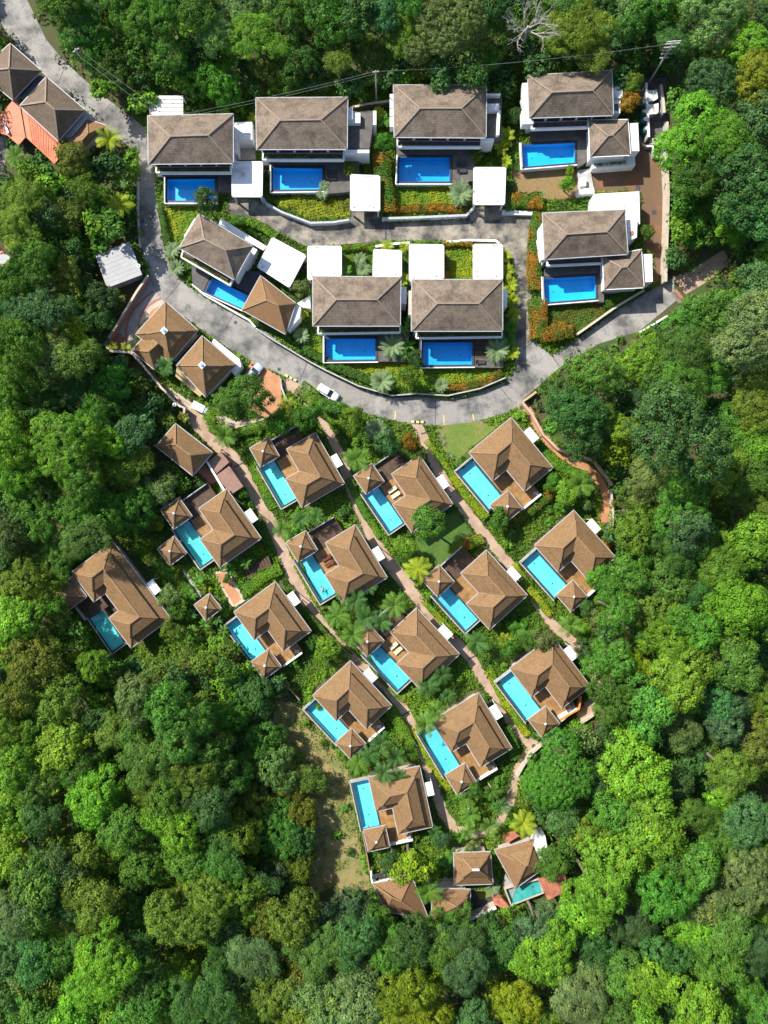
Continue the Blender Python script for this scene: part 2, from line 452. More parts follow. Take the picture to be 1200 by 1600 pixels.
def hip_faces(parent, faces, eave, mat, cap_segs, capmat, gut=True, fascia=0.18, name='roof', gutmat=None):
    """faces: lists of points, each starting along its eave edge; eave: closed outline of the roof edge"""
    mb = MB()
    for f in faces: mb.face(f)
    n = len(eave)
    for k in range(n):
        a, b = Vector(eave[k]), Vector(eave[(k + 1) % n])
        d = Vector((0, 0, fascia))
        mb.face([a - d, b - d, b, a])
    low = [Vector(e) - Vector((0, 0, fascia)) for e in eave]
    for tri in tessellate_polygon([low]):
        mb.face([low[i] for i in tri])
    o = mb.build(name, mat, parent)
    ridge_caps(o, cap_segs, capmat)
    if gut:
        g = MB()
        oe = inset(eave, -0.07)
        for k in range(n):
            a, b = oe[k], oe[(k + 1) % n]
            za, zb = Vector(eave[k]).z - 0.07, Vector(eave[(k + 1) % n]).z - 0.07
            g.beam((a.x, a.y, za), (b.x, b.y, zb), 0.13, 0.12)
        g.build('gutter', gutmat or METAL, o, weld=False)
    return o

def hip4(parent, c, r, mat, capmat, gut=True, name='roof', gutmat=None):
    """c: four eave corners (world), r: two ridge ends; r[0] belongs to edge c3-c0, r[1] to c1-c2"""
    c = [Vector(q) for q in c]; r = [Vector(q) for q in r]
    if (r[0] - r[1]).length < 0.05:
        faces = [[c[k], c[(k + 1) % 4], r[0]] for k in range(4)]
        caps = [(c[k], r[0]) for k in range(4)]
    else:
        faces = [[c[0], c[1], r[1], r[0]], [c[1], c[2], r[1]], [c[2], c[3], r[0], r[1]], [c[3], c[0], r[0]]]
        caps = [(c[0], r[0]), (c[3], r[0]), (c[1], r[1]), (c[2], r[1]), (r[0], r[1])]
    return hip_faces(parent, faces, c, mat, caps, capmat, gut, name=name, gutmat=gutmat)

def glazing(parent, a, b, z0, z1, n=3, off=0.02, name='glass_door'):
    """row of framed glass leaves just outside the wall from a to b"""
    a, b = Vector((a[0], a[1])), Vector((b[0], b[1]))
    d = (b - a); e = d.normalized(); nrm = Vector((-e.y, e.x)) * off
    for k in range(n):
        p, q = a + d * ((k + 0.06) / n) + nrm, a + d * ((k + 0.94) / n) + nrm
        g = MB().beam((p.x, p.y, (z0 + z1) / 2), (q.x, q.y, (z0 + z1) / 2), 0.05, z1 - z0).build(name, GLASS, parent)
        f = MB()
        for zz in (z0, z1): f.beam((p.x, p.y, zz), (q.x, q.y, zz), 0.08, 0.07)
        for w in (p, q): f.beam((w.x, w.y, z0), (w.x, w.y, z1), 0.08, 0.07)
        f.build('frame', WHITE, g)

def pool(label, outer, z, basin, water, rim=0.35, depth=1.25, rim_mat=DARKTILE, shell=WHITE, px=False, lip_edges=(), steps=None, parapet=None, group=None, zg=-0.05):
    """outer: 4 corners (world or px) of the pool's rim; z: rim height"""
    w = P(outer, z) if px else [Vector((p[0], p[1], 0)) for p in outer]
    w = [Vector((p[0], p[1])) for p in w]
    mark_world(w)
    c = sum(w, Vector((0, 0))) / 4
    r = empty('swimming_pool', (c.x, c.y, 0), label, 'swimming pool', group)
    inn = inset(w, rim)
    mb = MB()
    n = 4
    # rim ring
    for k in range(n):
        a, b, cc, d = w[k], w[(k + 1) % n], inn[(k + 1) % n], inn[k]
        mb.face([(a.x, a.y, z), (b.x, b.y, z), (cc.x, cc.y, z), (d.x, d.y, z)])
        mb.face([(a.x, a.y, z - 0.1), (b.x, b.y, z - 0.1), (b.x, b.y, z), (a.x, a.y, z)])
    mb.build('coping', rim_mat, r)
    mb = MB()
    out = inset(w, 0.04)
    for k in range(n):
        a, b = out[k], out[(k + 1) % n]
        mb.face([(a.x, a.y, zg), (b.x, b.y, zg), (b.x, b.y, z - 0.1), (a.x, a.y, z - 0.1)])
    mb.build('shell', shell, r)
    mb = MB()
    for k in range(n):
        a, b = inn[k], inn[(k + 1) % n]
        mb.face([(a.x, a.y, z - depth), (b.x, b.y, z - depth), (b.x, b.y, z), (a.x, a.y, z)])
    mb.face([(p.x, p.y, z - depth) for p in inn])
    mb.build('basin', basin, r)
    cc_ = sum(inn, Vector((0, 0))) / 4
    for t_ in (.3, -.28):
        q_ = cc_ + (inn[0] - inn[1]) * t_
        MB().box(q_.x - .12, q_.x + .12, q_.y - .12, q_.y + .12, z - depth, z - depth + .02).build('drain', DARKTILE, r)
    MB().face([(p.x, p.y, z - 0.07) for p in inset(inn, 0.003)]).build('water', water, r)
    for k in lip_edges:
        e = inset(w, -0.1)
        a, b = e[k], e[(k + 1) % n]
        MB().beam((a.x, a.y, z - 0.15), (b.x, b.y, z - 0.15), 0.18, 0.5).build('outer_wall', shell, r)
    if parapet is not None:
        k, hh = parapet
        e = inset(w, 0.1); a, b = e[k], e[(k + 1) % n]
        MB().beam((a.x, a.y, z + hh / 2), (b.x, b.y, z + hh / 2), 0.1, hh).build('parapet', GREYW, r)
    if steps is not None:
        k, ln = steps
        a, b = inn[k], inn[(k + 1) % n]; d = inn[k - 1]
        e1 = (b - a).normalized(); e2 = (d - a).normalized()
        for j in range(3):
            l2 = ln * (1 - j * 0.3)
            q = [a + e1 * 0.02 + e2 * 0.02, a + e1 * l2 + e2 * 0.02, a + e1 * l2 + e2 * (l2 * 0.75), a + e1 * 0.02 + e2 * (l2 * 0.75)]
            MB().prism(q, z - depth + 0.25 * j + 0.002, z - depth + 0.25 * (j + 1)).build('pool_step', STEP, r)
    return r
# ------------------------------------------------------------------ ground, roads, paths
def structure(name, mb, mat, weld=True):
    o = mb.build(name, mat, None, weld=weld)
    o['kind'] = 'structure'
    return o

g = MB()
S = 420
for i in range(12):
    for j in range(12):
        x0, x1 = -S + i * 70, -S + i * 70 + 70; y0, y1 = -S + j * 70, -S + j * 70 + 70
        g.face([(x0, y0, 0), (x1, y0, 0), (x1, y1, 0), (x0, y1, 0)])
structure('ground', g, SOIL)

RESORT = [(222, 150), (400, 140), (620, 120), (830, 104), (1000, 118), (1042, 190), (1045, 440), (1000, 500), (905, 545), (850, 610),
          (818, 632), (850, 680), (935, 722), (957, 760), (955, 990), (952, 1085), (920, 1140), (850, 1170), (812, 1215), (850, 1330),
          (862, 1395), (790, 1425), (700, 1446), (640, 1442), (585, 1400), (555, 1290), (545, 1205), (480, 1110), (440, 1075),
          (345, 1000), (270, 1040), (200, 1040), (130, 1000), (85, 925), (110, 870), (180, 840), (250, 800), (300, 745), (240, 700),
          (280, 640), (205, 552), (165, 540), (228, 430), (222, 300)]
def ground_sheet(name, poly, z, mat, markit=False):
    if markit: mark(poly)
    return structure(name, MB().sheet(P(poly, 0), z), mat)
ground_sheet('garden_ground', RESORT, 0.004, GARD)
ground_sheet('clearing', [(430, 1095), (475, 1100), (540, 1180), (552, 1250), (575, 1330), (585, 1385), (560, 1395), (520, 1385), (490, 1400),
                          (470, 1340), (455, 1260), (440, 1200), (425, 1150)], 0.008, CLEAR)
ground_sheet('clearing_grass', [(-20, 1525), (30, 1515), (45, 1560), (30, 1620), (-20, 1620)], 0.008, LAWN)
ground_sheet('bare_earth', [(98, 1555), (130, 1535), (140, 1555), (110, 1570)], 0.008, DIRT)
ground_sheet('lawn', [(690, 662), (745, 655), (775, 668), (735, 700), (712, 722), (690, 700), (682, 675)], 0.012, LAWN)
ground_sheet('lawn', [(640, 850), (690, 805), (715, 800), (735, 830), (715, 868), (690, 890), (655, 880)], 0.012, LAWN2)
ground_sheet('lawn', [(255, 325), (312, 322), (305, 385), (268, 378)], 0.012, LAWN)
ground_sheet('bare_earth', [(800, 268), (880, 258), (905, 270), (905, 310), (850, 312), (805, 300)], 0.012, DIRT)
ground_sheet('flower_bed', [(584, 1338), (602, 1336), (604, 1363), (586, 1364)], 0.012, REDP)
ground_sheet('bare_earth', [(655, 1180), (680, 1230), (700, 1300), (760, 1310), (800, 1290), (790, 1250), (740, 1310)], 0.009, GARD)

def slab_road(name, left, right, z, mat):
    poly = left + right[::-1]
    mark(poly)
    return structure(name, MB().prism(P(poly, 0), -0.15, z), mat)

# main lane from the top left corner, down past the shed, then the long curve
road_l = [(-30, -40), (0, 30), (14, 62), (35, 80), (60, 108), (84, 132), (125, 165), (160, 195), (196, 224), (217, 243), (216, 280), (217, 330), (220, 378),
          (226, 400), (232, 425), (240, 452), (258, 474), (305, 508), (350, 540), (392, 564), (440, 586), (462, 598), (497, 618), (532, 632), (580, 648), (637, 662), (682, 666), (742, 659), (795, 644), (817, 629)]
road_r = [(22, -40), (45, 5), (60, 36), (72, 62), (100, 95), (132, 125), (168, 155), (202, 180), (226, 200), (238, 232), (241, 258), (244, 300), (249, 335), (252, 366),
          (258, 392), (268, 420), (284, 440), (303, 452), (330, 471), (387, 499), (430, 528), (458, 550), (512, 583), (562, 607), (612, 622), (650, 620), (700, 624), (752, 612), (792, 596), (804, 572)]
slab_road('road', road_l, road_r, 0.03, ROAD)
# upper lane between the two rows of villas and its turn down
slab_road('road', [(356, 310), (414, 313), (440, 330), (486, 351), (546, 345), (596, 350), (729, 343), (740, 325), (786, 322), (832, 334), (829, 400), (830, 470), (832, 530)],
          [(358, 336), (432, 362), (480, 386), (535, 382), (585, 378), (640, 377), (692, 377), (775, 377), (781, 384), (798, 400), (806, 440), (806, 510), (804, 560)], 0.034, ROADB)
# junction and the branch to the gate on the right
slab_road('road', [(832, 530), (862, 556), (902, 529), (960, 488), (1007, 458), (1052, 434)], [(804, 560), (812, 628), (838, 606), (876, 573), (936, 537), (998, 518), (1056, 470)], 0.038, ROAD)
slab_road('driveway', [(1052, 434), (1090, 416), (1130, 390)], [(1071, 460), (1102, 442), (1142, 410)], 0.03, BRICKP)
slab_road('driveway', [(545, 330), (596, 330)], [(548, 352), (597, 352)], 0.042, ROADB)
# rust brown yard behind the last villa
slab_road('driveway', [(925, 262), (985, 258), (998, 228), (1022, 228), (1042, 240), (1042, 430), (1012, 452)], [(925, 300), (1000, 300), (1002, 345), (1005, 390), (1022, 400), (1020, 440), (1010, 452)], 0.03, DRIVE)

def ribbon(name, pts, w, z, mat):
    p = [Vector(q) for q in pts]; L = []; Rr = []
    for k, q in enumerate(p):
        d = (p[min(k + 1, len(p) - 1)] - p[max(k - 1, 0)]).normalized()
        n = Vector((-d.y, d.x)) * (w if not isinstance(w, list) else w[k]) / 2 * 1.14
        L.append(tuple(q + n)); Rr.append(tuple(q - n))
    return slab_road(name, L, Rr, z, mat)
PATH_L = [(294, 642), (308, 660), (327, 682), (345, 700), (362, 712), (380, 737), (402, 780), (424, 815), (440, 857), (457, 900), (480, 942), (500, 970), (522, 998), (552, 1030), (582, 1054), (604, 1073),
          (630, 1107), (648, 1142), (664, 1182), (679, 1232), (692, 1270), (708, 1292), (736, 1305), (758, 1299), (781, 1280), (796, 1254), (801, 1234), (808, 1205), (822, 1180), (836, 1166)]
ribbon('path', PATH_L, [20, 20, 17, 17, 16, 16, 17, 17, 16, 16, 15, 14, 14, 14, 14, 14, 14, 14, 14, 14, 14, 14, 14, 14, 13, 13, 13, 13, 14, 16], 0.02, BRICKP)
PATH_M = [(446, 592), (470, 612), (499, 650), (516, 680), (530, 707), (542, 742), (555, 782), (572, 820), (592, 857), (610, 882), (630, 905), (652, 935), (680, 967), (715, 1005), (737, 1030), (755, 1062),
          (785, 1100), (800, 1130), (818, 1152), (836, 1166)]
ribbon('path', PATH_M, [24, 16, 10, 11, 13, 14, 14, 15, 16, 18, 20, 15, 14, 14, 14, 14, 14, 15, 15, 16], 0.024, BRICKP)
PATH_R = [(650, 660), (665, 692), (687, 740), (712, 777), (742, 817), (767, 847), (785, 870), (815, 902), (840, 942), (862, 975), (892, 1000), (916, 1032), (936, 1058), (938, 1080), (926, 1102), (905, 1122)]
ribbon('path', PATH_R, [13, 14, 15, 15, 15, 15, 15, 14, 14, 14, 14, 16, 18, 20, 22, 14], 0.02, BRICKP)
ribbon('path', [(815, 630), (835, 660), (858, 694), (880, 714), (910, 726), (932, 745), (946, 770), (946, 795), (944, 818)], [16, 13, 12, 13, 14, 13, 12, 14, 20], 0.02, ORANGEP)
# forecourt of the resort entrance
CT = [(393, 563), (438, 588), (441, 620), (450, 640), (420, 655), (388, 640), (372, 600)]
mark(CT); structure('forecourt', MB().prism(P(CT), -0.15, 0.016), ORANGEP)
ENT = [(233, 432), (256, 466), (258, 480), (214, 520), (206, 548), (172, 546), (166, 536)]
mark(ENT); structure('entrance_drive', MB().prism(P(ENT), -0.15, 0.012), GREYP)
DRV = [(206, 550), (226, 566), (248, 592), (290, 622), (330, 642), (368, 657), (412, 653), (416, 664), (372, 672), (330, 666), (296, 648), (270, 622), (240, 592), (212, 560)]
mark(DRV); structure('entrance_drive', MB().prism(P(DRV), -0.15, 0.016), CREAMP)
def band(name, pts, w, z, mat): 
    p = [Vector(q) for q in pts]; L = []; Rr = []
    for k, q in enumerate(p):
        d = (p[min(k + 1, len(p) - 1)] - p[max(k - 1, 0)]).normalized(); n = Vector((-d.y, d.x)) * w / 2
        L.append(tuple(q + n)); Rr.append(tuple(q - n))
    return structure(name, MB().sheet(P(L + Rr[::-1]), z), mat)
def bez(a, b, c, n=10):
    return [tuple((Vector(a) * (1 - t) ** 2 + Vector(b) * 2 * t * (1 - t) + Vector(c) * t * t)) for t in [k / n for k in range(n + 1)]]
band('paving_band', bez((240, 455), (190, 490), (198, 530)), 4, 0.020, REDP)
band('paving_band', bez((253, 466), (215, 480), (217, 512)), 4, 0.020, REDP)
band('paving_band', bez((257, 471), (228, 482), (222, 508)), 9, 0.024, CREAMP)
ground_sheet('paving_band', [(257, 474), (256, 478), (228, 508), (224, 505), (238, 484)], 0.028, ORANGEP)
ground_sheet('paving_band', [(172, 542), (182, 518), (200, 530), (192, 546)], 0.024, REDP)
ground_sheet('paving_band', [(198, 532), (213, 512), (220, 520), (206, 547)], 0.024, CREAMP)
band('paving_band', [(222, 566), (244, 592), (280, 622), (322, 648), (366, 664), (410, 660)], 3, 0.024, BRICKP)
band('paving_band', [(232, 562), (262, 592), (300, 620), (336, 638), (372, 650), (405, 648)], 3.4, 0.024, BRICKP)

# expansion joints, drains, manholes and painted marks on the roads
def flat_thing(name, poly, z, mat, label, cat, group=None):
    w = P(poly)
    c = sum(w, Vector()) / len(w)
    r = MB().prism(w, 0.0, z).build(name, mat)
    return tag(r, label, cat, group)
def strip(a, b, w):
    a, b = Vector(a), Vector(b); d = (b - a).normalized(); n = Vector((-d.y, d.x)) * w / 2
    return [tuple(a + n), tuple(b + n), tuple(b - n), tuple(a - n)]
for a, b, w in [((282, 441), (257, 471), 1.2), ((480, 566), (468, 597), 0.9), ((367, 489), (352, 512), 0.7), ((681, 619), (680, 664), 0.8), ((832, 535), (808, 552), 0.9), ((603, 346), (603, 376), 3.0),
                ((458, 340), (445, 366), 2.6), ((222, 392), (262, 410), 0.8), ((780, 604), (800, 628), 0.8), ((104, 96), (90, 134), 0.7), ((176, 160), (150, 186), 0.7), ((862, 556), (874, 572), 1.0)]:
    structure('expansion_joint', MB().prism(P(strip(a, b, w)), 0.0, 0.044), GRATE)
for a, b in [((658, 678), (674, 674)), ((667, 703), (680, 697)), ((731, 1030), (745, 1024)), ((625, 1120), (640, 1111)), ((366, 730), (382, 722)), ((495, 652), (505, 646))]:
    structure('drain_channel', MB().prism(P(strip(a, b, 2.4)), 0.0, 0.03), GRATE)
for x, y, s, t in [(223, 346, 5, 'beside the grey shed lane'), (438, 361, 5, 'by the bright green curved hedge'), (490, 377, 6, 'above the square white carport'), (541, 359, 4, 'below the stained white carport'),
                   (436, 577, 5, 'above the orange forecourt'), (610, 350, 6, 'at the white garden wall'), (731, 344, 7, 'at the end of the white garden wall'), (739, 350, 7, 'in the upper lane corner'), (368, 504, 5, 'on the curving lane'),
                   (997, 293, 7, 'in the rust brown yard beside the white flat roof'), (1022, 332, 7, 'in the sunny part of the rust brown yard'), (792, 600, 6, 'in the lane corner below the garden')]:
    flat_thing('drain_cover', R4(x - s / 2, y - s / 2, x + s / 2, y + s / 2), 0.05, GRATE, 'dark square iron drain cover ' + t, 'drain cover', 'drain covers in the lanes')
for x, y, t in [(815, 637, 'at the top of the orange path'), (834, 1166, 'where the two villa paths meet'), (949, 819, 'at the foot of the orange path')]:
    c = at(x, y); flat = MB().lathe((c.x, c.y, 0), [(0.45, 0.0), (0.45, 0.045), (0.38, 0.05)], 16).build('manhole_cover', GRATE)
    tag(flat, 'round dark manhole cover ' + t, 'manhole cover', 'round manhole covers')
for a, b, t in [((499, 601), (493, 612), 'behind the white parked car'), ((534, 619), (530, 630), 'in front of the white parked car'), ((618, 642), (617, 655), 'alone on the curve'), ((693, 648), (694, 664), 'below the curved garden wall'), ((739, 647), (740, 657), 'nearest the lawn end')]:
    flat_thing('parking_line', strip(a, b, 1.3), 0.036, YELLOW, 'yellow painted parking line ' + t, 'road marking', 'yellow parking lines')
for k, (x, y) in enumerate([(448, 587), (454.5, 590.5), (461, 594), (645, 659), (652.5, 659.5), (659.5, 659.5)]):
    t = ['nearest the forecourt', 'in the middle of the forecourt row', 'nearest the leafy bank'][k] if k < 3 else ['leftmost at the path mouth', 'middle one at the path mouth', 'rightmost at the path mouth'][k - 3]
    c = at(x, y); d = Vector((0.55, -0.3, 0)) if k < 3 else Vector((0.6, -0.02, 0))
    r = empty('kerb_block', (c.x, c.y, 0.03), 'yellow and black concrete kerb block ' + t, 'kerb block', 'yellow kerb blocks')
    MB().beam((c.x - d.x * .45, c.y - d.y * .45, 0.11), (c.x + d.x * .45, c.y + d.y * .45, 0.11), 0.42, 0.16).build('yellow_block', YELLOWL, r)
    MB().beam((c.x + d.x * .45, c.y + d.y * .45, 0.11), (c.x + d.x * .9, c.y + d.y * .9, 0.11), 0.42, 0.15).build('black_block', BLACK, r)

# ------------------------------------------------------------------ the upper row: two storey villas, blue pools, white carports
EV, RV = 6.7, 9.2
def upper_villa(label, eaves, ridge, inset_d=0.55, ev=EV, rv=RV, mat=None, group='upper villas with dark hipped roofs', body=True, name='villa', cat='villa'):
    c = [at(x, y, ev) for x, y in eaves]
    ctr = sum(c, Vector()) / 4
    r = empty(name, (ctr.x, ctr.y, 0), label, cat, group)
    mark_world(c)
    hip4(r, c, [at(x, y, rv) for x, y in ridge], mat or ROOF_D, CAP_D if (mat or ROOF_D) in (ROOF_D, ROOF_G) else CAP_T)
    if body:
        w = inset([(q.x, q.y) for q in c], inset_d)
        MB().prism(w, -0.1, ev - 0.2).build('wall', WHITE, r)
        # tall glazed openings under the eaves on the pool side (edge 2-3) and small windows at the ends
        a, b = w[2], w[3]
        if (Vector((b.x - a.x, b.y - a.y))).length > 5:
            glazing(r, b, a, 1.6, 3.7, 5, -0.02)
            if ev > 6: glazing(r, b, a, 4.3, 6.2, 5, -0.02)
        z0_, z1_ = (4.6, 5.8) if ev > 6 else (1.8, 3.2)
        a, b = w[1], w[2]; m = a + (b - a) * 0.35; q = a + (b - a) * 0.65
        glazing(r, q, m, z0_, z1_, 2, -0.02, 'window')
        a, b = w[3], w[0]; m = a + (b - a) * 0.35; q = a + (b - a) * 0.65
        glazing(r, q, m, z0_, z1_, 2, -0.02, 'window')
    return r

def balcony(r, poly, z=4.2, rail=True, planter=True):
    """poly px: TL, TR, BR, BL - front edge is BR-BL"""
    w = P(poly, z)
    MB().prism([(p.x, p.y) for p in w], z - 0.25, z).build('balcony_floor', TERR, r)
    tl, tr, br, bl = w
    mb = MB()
    for a, b in ((tl, bl), (bl, br), (br, tr)):
        mb.beam((a.x, a.y, z + 0.1), (b.x, b.y, z + 0.1), 0.28, 0.75)
    mb.build('parapet', WHITE, r, weld=False)
    if planter:
        off = Vector((0, 0.55, 0))
        BALC.append((bl + Vector((0.4, 0.42, 0.15)), br + Vector((-0.4, 0.42, 0.15)), r))
    if rail:
        mb = MB()
        for a, b in ((bl, br),):
            mb.beam((a.x + .3, a.y + 0.85, z + 0.95), (b.x - .3, b.y + 0.85, z + 0.95), 0.09, 0.07)
        k = 9
        for i in range(k + 1):
            p = bl + (br - bl) * (0.02 + 0.96 * i / k)
            mb.beam((p.x, p.y + 0.85, z), (p.x, p.y + 0.85, z + 0.95), 0.05, 0.05)
        mb.build('railing', COPPER, r, weld=False)
BALC = []
def terrace(r, poly, z=1.5, mat=None, name='terrace'):
    return slab(r, name, poly, -0.1, z, mat or TERR, markit=True)

def carport(label, poly, z=3.4, group='white flat carport roofs', skew=None):
    w = P(poly, z); mark_world(w)
    c = sum(w, Vector()) / len(w)
    r = empty('carport', (c.x, c.y, 0), label, 'carport', group)
    MB().prism([(p.x, p.y) for p in w], z - 0.3, z - 0.06).build('roof_slab', WHITE_ROOF, r)
    mb = MB(); e = inset([(p.x, p.y) for p in w], 0.11)
    for k in range(len(e)):
        a, b = e[k], e[(k + 1) % len(e)]
        d = (b - a).normalized() * 0.1
        mb.beam((a.x - d.x, a.y - d.y, z - 0.05), (b.x + d.x, b.y + d.y, z - 0.05), 0.2, 0.14)
    mb.build('roof_kerb', WHITE, r, weld=False)
    i4 = inset([(p.x, p.y) for p in w], 0.25)
    a, b = i4[3].lerp(i4[0], .13), i4[2].lerp(i4[1], .13)
    MB().beam((a.x, a.y, z - .05), (b.x, b.y, z - .05), .07, .03).build('roof_seam', GREYW, r)
    for t in (.12, .86):
        q = i4[3].lerp(i4[2], t).lerp(i4[0], .06); MB().lathe((q.x, q.y, z - .06), [(.13, 0), (.13, .03), (0, .035)], 8).build('roof_drain', BLACK, r)
    e = inset([(p.x, p.y) for p in w], 0.4)
    for q in e:
        MB().box(q.x - .15, q.x + .15, q.y - .15, q.y + .15, -0.05, z - 0.3).build('post', WHITE, r)
    # back wall
    a, b = e[0], e[1]
    MB().beam((a.x, a.y, (z - .3) / 2), (b.x, b.y, (z - .3) / 2), 0.15, z - 0.35).build('back_wall', WHITE, r)
    return r

v1 = upper_villa('dark brown hip roofed villa below the rusty white pergola', [(231, 181), (364, 178), (364, 255), (232, 256)], [(266, 213), (325, 211)])
balcony(v1, [(246, 254), (361, 254), (361, 271), (245, 271)]); terrace(v1, [(246, 268), (362, 268), (362, 300), (340, 300), (340, 276), (246, 276)])
pool('small bright blue pool beside the round dark green tree', [(258, 277), (339, 276), (339, 317), (258, 317)], 1.55, BASIN_B, WATER_B, 0.45, px=True, lip_edges=(2, 3), parapet=(3, 0.5), group='bright blue pools')
slab(v1, 'annex_roof', [(366, 191), (394, 190), (394, 218), (366, 218)], 0, 3.6, WHITE)
slab(v1, 'annex_wall', [(366, 218), (371, 218), (371, 240), (366, 240)], 0, 3.2, WHITE)
terrace(v1, [(366, 218), (400, 218), (400, 250), (366, 250)], 0.3, TERRL)
v2 = upper_villa('dark brown hip roofed villa with two white boxes on its flat side terrace', [(400, 153), (543, 152), (542, 233), (401, 233)], [(437, 188), (501, 187)])
balcony(v2, [(412, 232), (537, 232), (537, 251), (411, 251)]); terrace(v2, [(412, 248), (560, 240), (562, 275), (545, 300), (508, 303), (508, 258), (412, 258)])
pool('bright blue pool beside the stained white carport', [(423, 259), (507, 260), (506, 299), (423, 300)], 1.55, BASIN_B, WATER_B, 0.45, px=True, lip_edges=(2, 3), parapet=(3, 0.5), group='bright blue pools')
slab(v2, 'side_terrace', [(543, 174), (586, 173), (577, 232), (543, 232)], 0, 4.2, TERR, markit=True)
slab(v2, 'side_parapet', [(537, 234), (577, 234), (577, 239), (537, 239)], 0, 4.6, WHITE)
slab(v2, 'side_parapet', [(583, 173), (588, 173), (588, 195), (583, 195)], 0, 4.6, WHITE)
slab(v2, 'stair_box', [(543, 168), (551, 168), (551, 186), (543, 186)], 4.2, 5.8, WHITE)
slab(v2, 'stair_box', [(544, 176), (563, 176), (563, 192), (544, 192)], 4.2, 5.2, WHITE)
v3 = upper_villa('dark brown hip roofed villa between the long orange hedge and the blue-doored annex', [(615, 133), (760, 133), (759, 215), (616, 214)], [(656, 169), (721, 169)])
v3['label'] = 'dark brown hip roofed villa right of the tall orange and green hedge'
balcony(v3, [(622, 213), (751, 213), (751, 231), (620, 231)], planter=False); terrace(v3, [(620, 228), (742, 228), (742, 282), (707, 288), (707, 242), (619, 242)])
pool('bright blue pool above the silver fan palm and yellow groundcover', [(621, 243), (706, 243), (706, 287), (619, 287)], 1.55, BASIN_B, WATER_B, 0.45, px=True, lip_edges=(2, 3), parapet=(3, 0.5), group='bright blue pools')
slab(v3, 'side_terrace', [(761, 147), (784, 147), (784, 216), (761, 216)], 0, 4.2, TERR, markit=True)
slab(v3, 'side_wall', [(761, 162), (780, 162), (780, 173), (761, 173)], 4.2, 5.2, WHITE)
slab(v3, 'side_wall', [(777, 172), (782, 172), (780, 211), (776, 211)], 4.2, 5.0, WHITE)
slab(v3, 'side_wall', [(761, 146), (782, 146), (782, 149), (761, 149)], 4.2, 5.2, WHITE)
slab(v3, 'side_wall', [(751, 216), (772, 216), (772, 220), (751, 220)], 0, 4.6, WHITE)
for y0, y1 in ((146, 170), (170, 182), (182, 199)):
    slab(v3, 'window_bay', [(609, y0 + 1), (622, y0), (622, y1 - 1), (609, y1 - 1)], 3.2, 5.0, WHITE)
v4 = upper_villa('dark brown hip roofed villa with a square roofed wing below it at right', [(825, 118), (956, 110), (958, 180), (827, 184)], [(862, 144), (926, 141)])
balcony(v4, [(830, 183), (918, 182), (918, 200), (830, 203)], planter=False); terrace(v4, [(830, 200), (920, 198), (922, 250), (902, 262), (902, 219), (829, 222)], mat=TERR)
pool('bright blue pool tilted slightly beside the square roofed wing', [(813, 224), (901, 220), (901, 257), (815, 264)], 1.55, BASIN_B, WATER_B, 0.4, px=True, lip_edges=(2, 3), parapet=(3, 0.5), group='bright blue pools')
for poly in ([(816, 130), (834, 128), (834, 150), (817, 150)], [(815, 151), (834, 151), (834, 172), (820, 172)], [(815, 173), (834, 170), (834, 193), (816, 194)]):
    slab(v4, 'window_bay', poly, 3.2, 5.0, WHITE)
slab(v4, 'flat_roof', [(957, 124), (973, 124), (973, 153), (957, 154)], 0, 5.0, WHITE_ROOF)
slab(v4, 'flat_roof', [(958, 155), (970, 153), (969, 177), (959, 177)], 0, 4.6, WHITE)
slab(v4, 'skylight', [(960, 162), (966, 162), (966, 173), (960, 173)], 4.6, 4.65, GLASS)
def sub_wing(r, eaves, ridge, ev=5.0, rv=7.0):
    c = [at(x, y, ev) for x, y in eaves]; mark_world(c)
    hip4(r, c, [at(x, y, rv) for x, y in ridge], ROOF_D, CAP_D, name='wing_roof', gutmat=WHITE)
    MB().prism(inset([(q.x, q.y) for q in c], 0.5), -0.1, ev - 0.2).build('wing_wall', WHITE, r)
sub_wing(v4, [(920, 188), (981, 187), (985, 242), (922, 245)], [(950, 212), (957, 211)])
slab(v4, 'flat_roof', [(980, 193), (997, 192), (999, 236), (985, 236)], 0, 4.5, WHITE_ROOF)
slab(v4, 'planter_wall', [(925, 246), (992, 243), (993, 258), (926, 263)], 0, 2.2, WHITE)
BALC.append((at(928, 258, 2.3), at(978, 254, 2.3), v4))
v5 = upper_villa('dark brown hip roofed villa under the white flat roof at the right end', [(848, 333), (976, 328), (981, 397), (851, 405)], [(885, 366), (948, 362)])
balcony(v5, [(854, 403), (940, 399), (940, 412), (855, 416)], planter=False); terrace(v5, [(852, 412), (942, 408), (944, 472), (935, 472), (934, 427), (851, 432)])
pool('bright blue pool right of the tall orange hedge corner', [(847, 433), (933, 428), (934, 469), (849, 476)], 1.55, BASIN_B, WATER_B, 0.4, px=True, lip_edges=(2, 3), parapet=(3, 0.5), group='bright blue pools')
sub_wing(v5, [(942, 401), (1002, 390), (1006, 449), (944, 452)], [(971, 418), (979, 417)])
slab(v5, 'flat_roof', [(928, 303), (999, 299), (1000, 350), (979, 350), (978, 328), (928, 329)], 0, 4.2, WHITE_ROOF, markit=True)
slab(v5, 'flat_roof', [(979, 343), (996, 343), (995, 371), (980, 377)], 0, 4.8, WHITE)
slab(v5, 'skylight', [(984, 363), (989, 359), (991, 366), (986, 369)], 4.8, 4.9, REDP)
slab(v5, 'flat_roof', [(1004, 397), (1019, 397), (1020, 440), (1007, 441)], 0, 4.4, WHITE_ROOF)
for poly in ([(842, 356), (859, 351), (860, 366), (843, 370)], [(841, 371), (860, 367), (860, 390), (843, 386)], [(843, 388), (860, 384), (860, 402), (846, 406)]):
    slab(v5, 'window_bay', poly, 3.2, 5.0, WHITE)
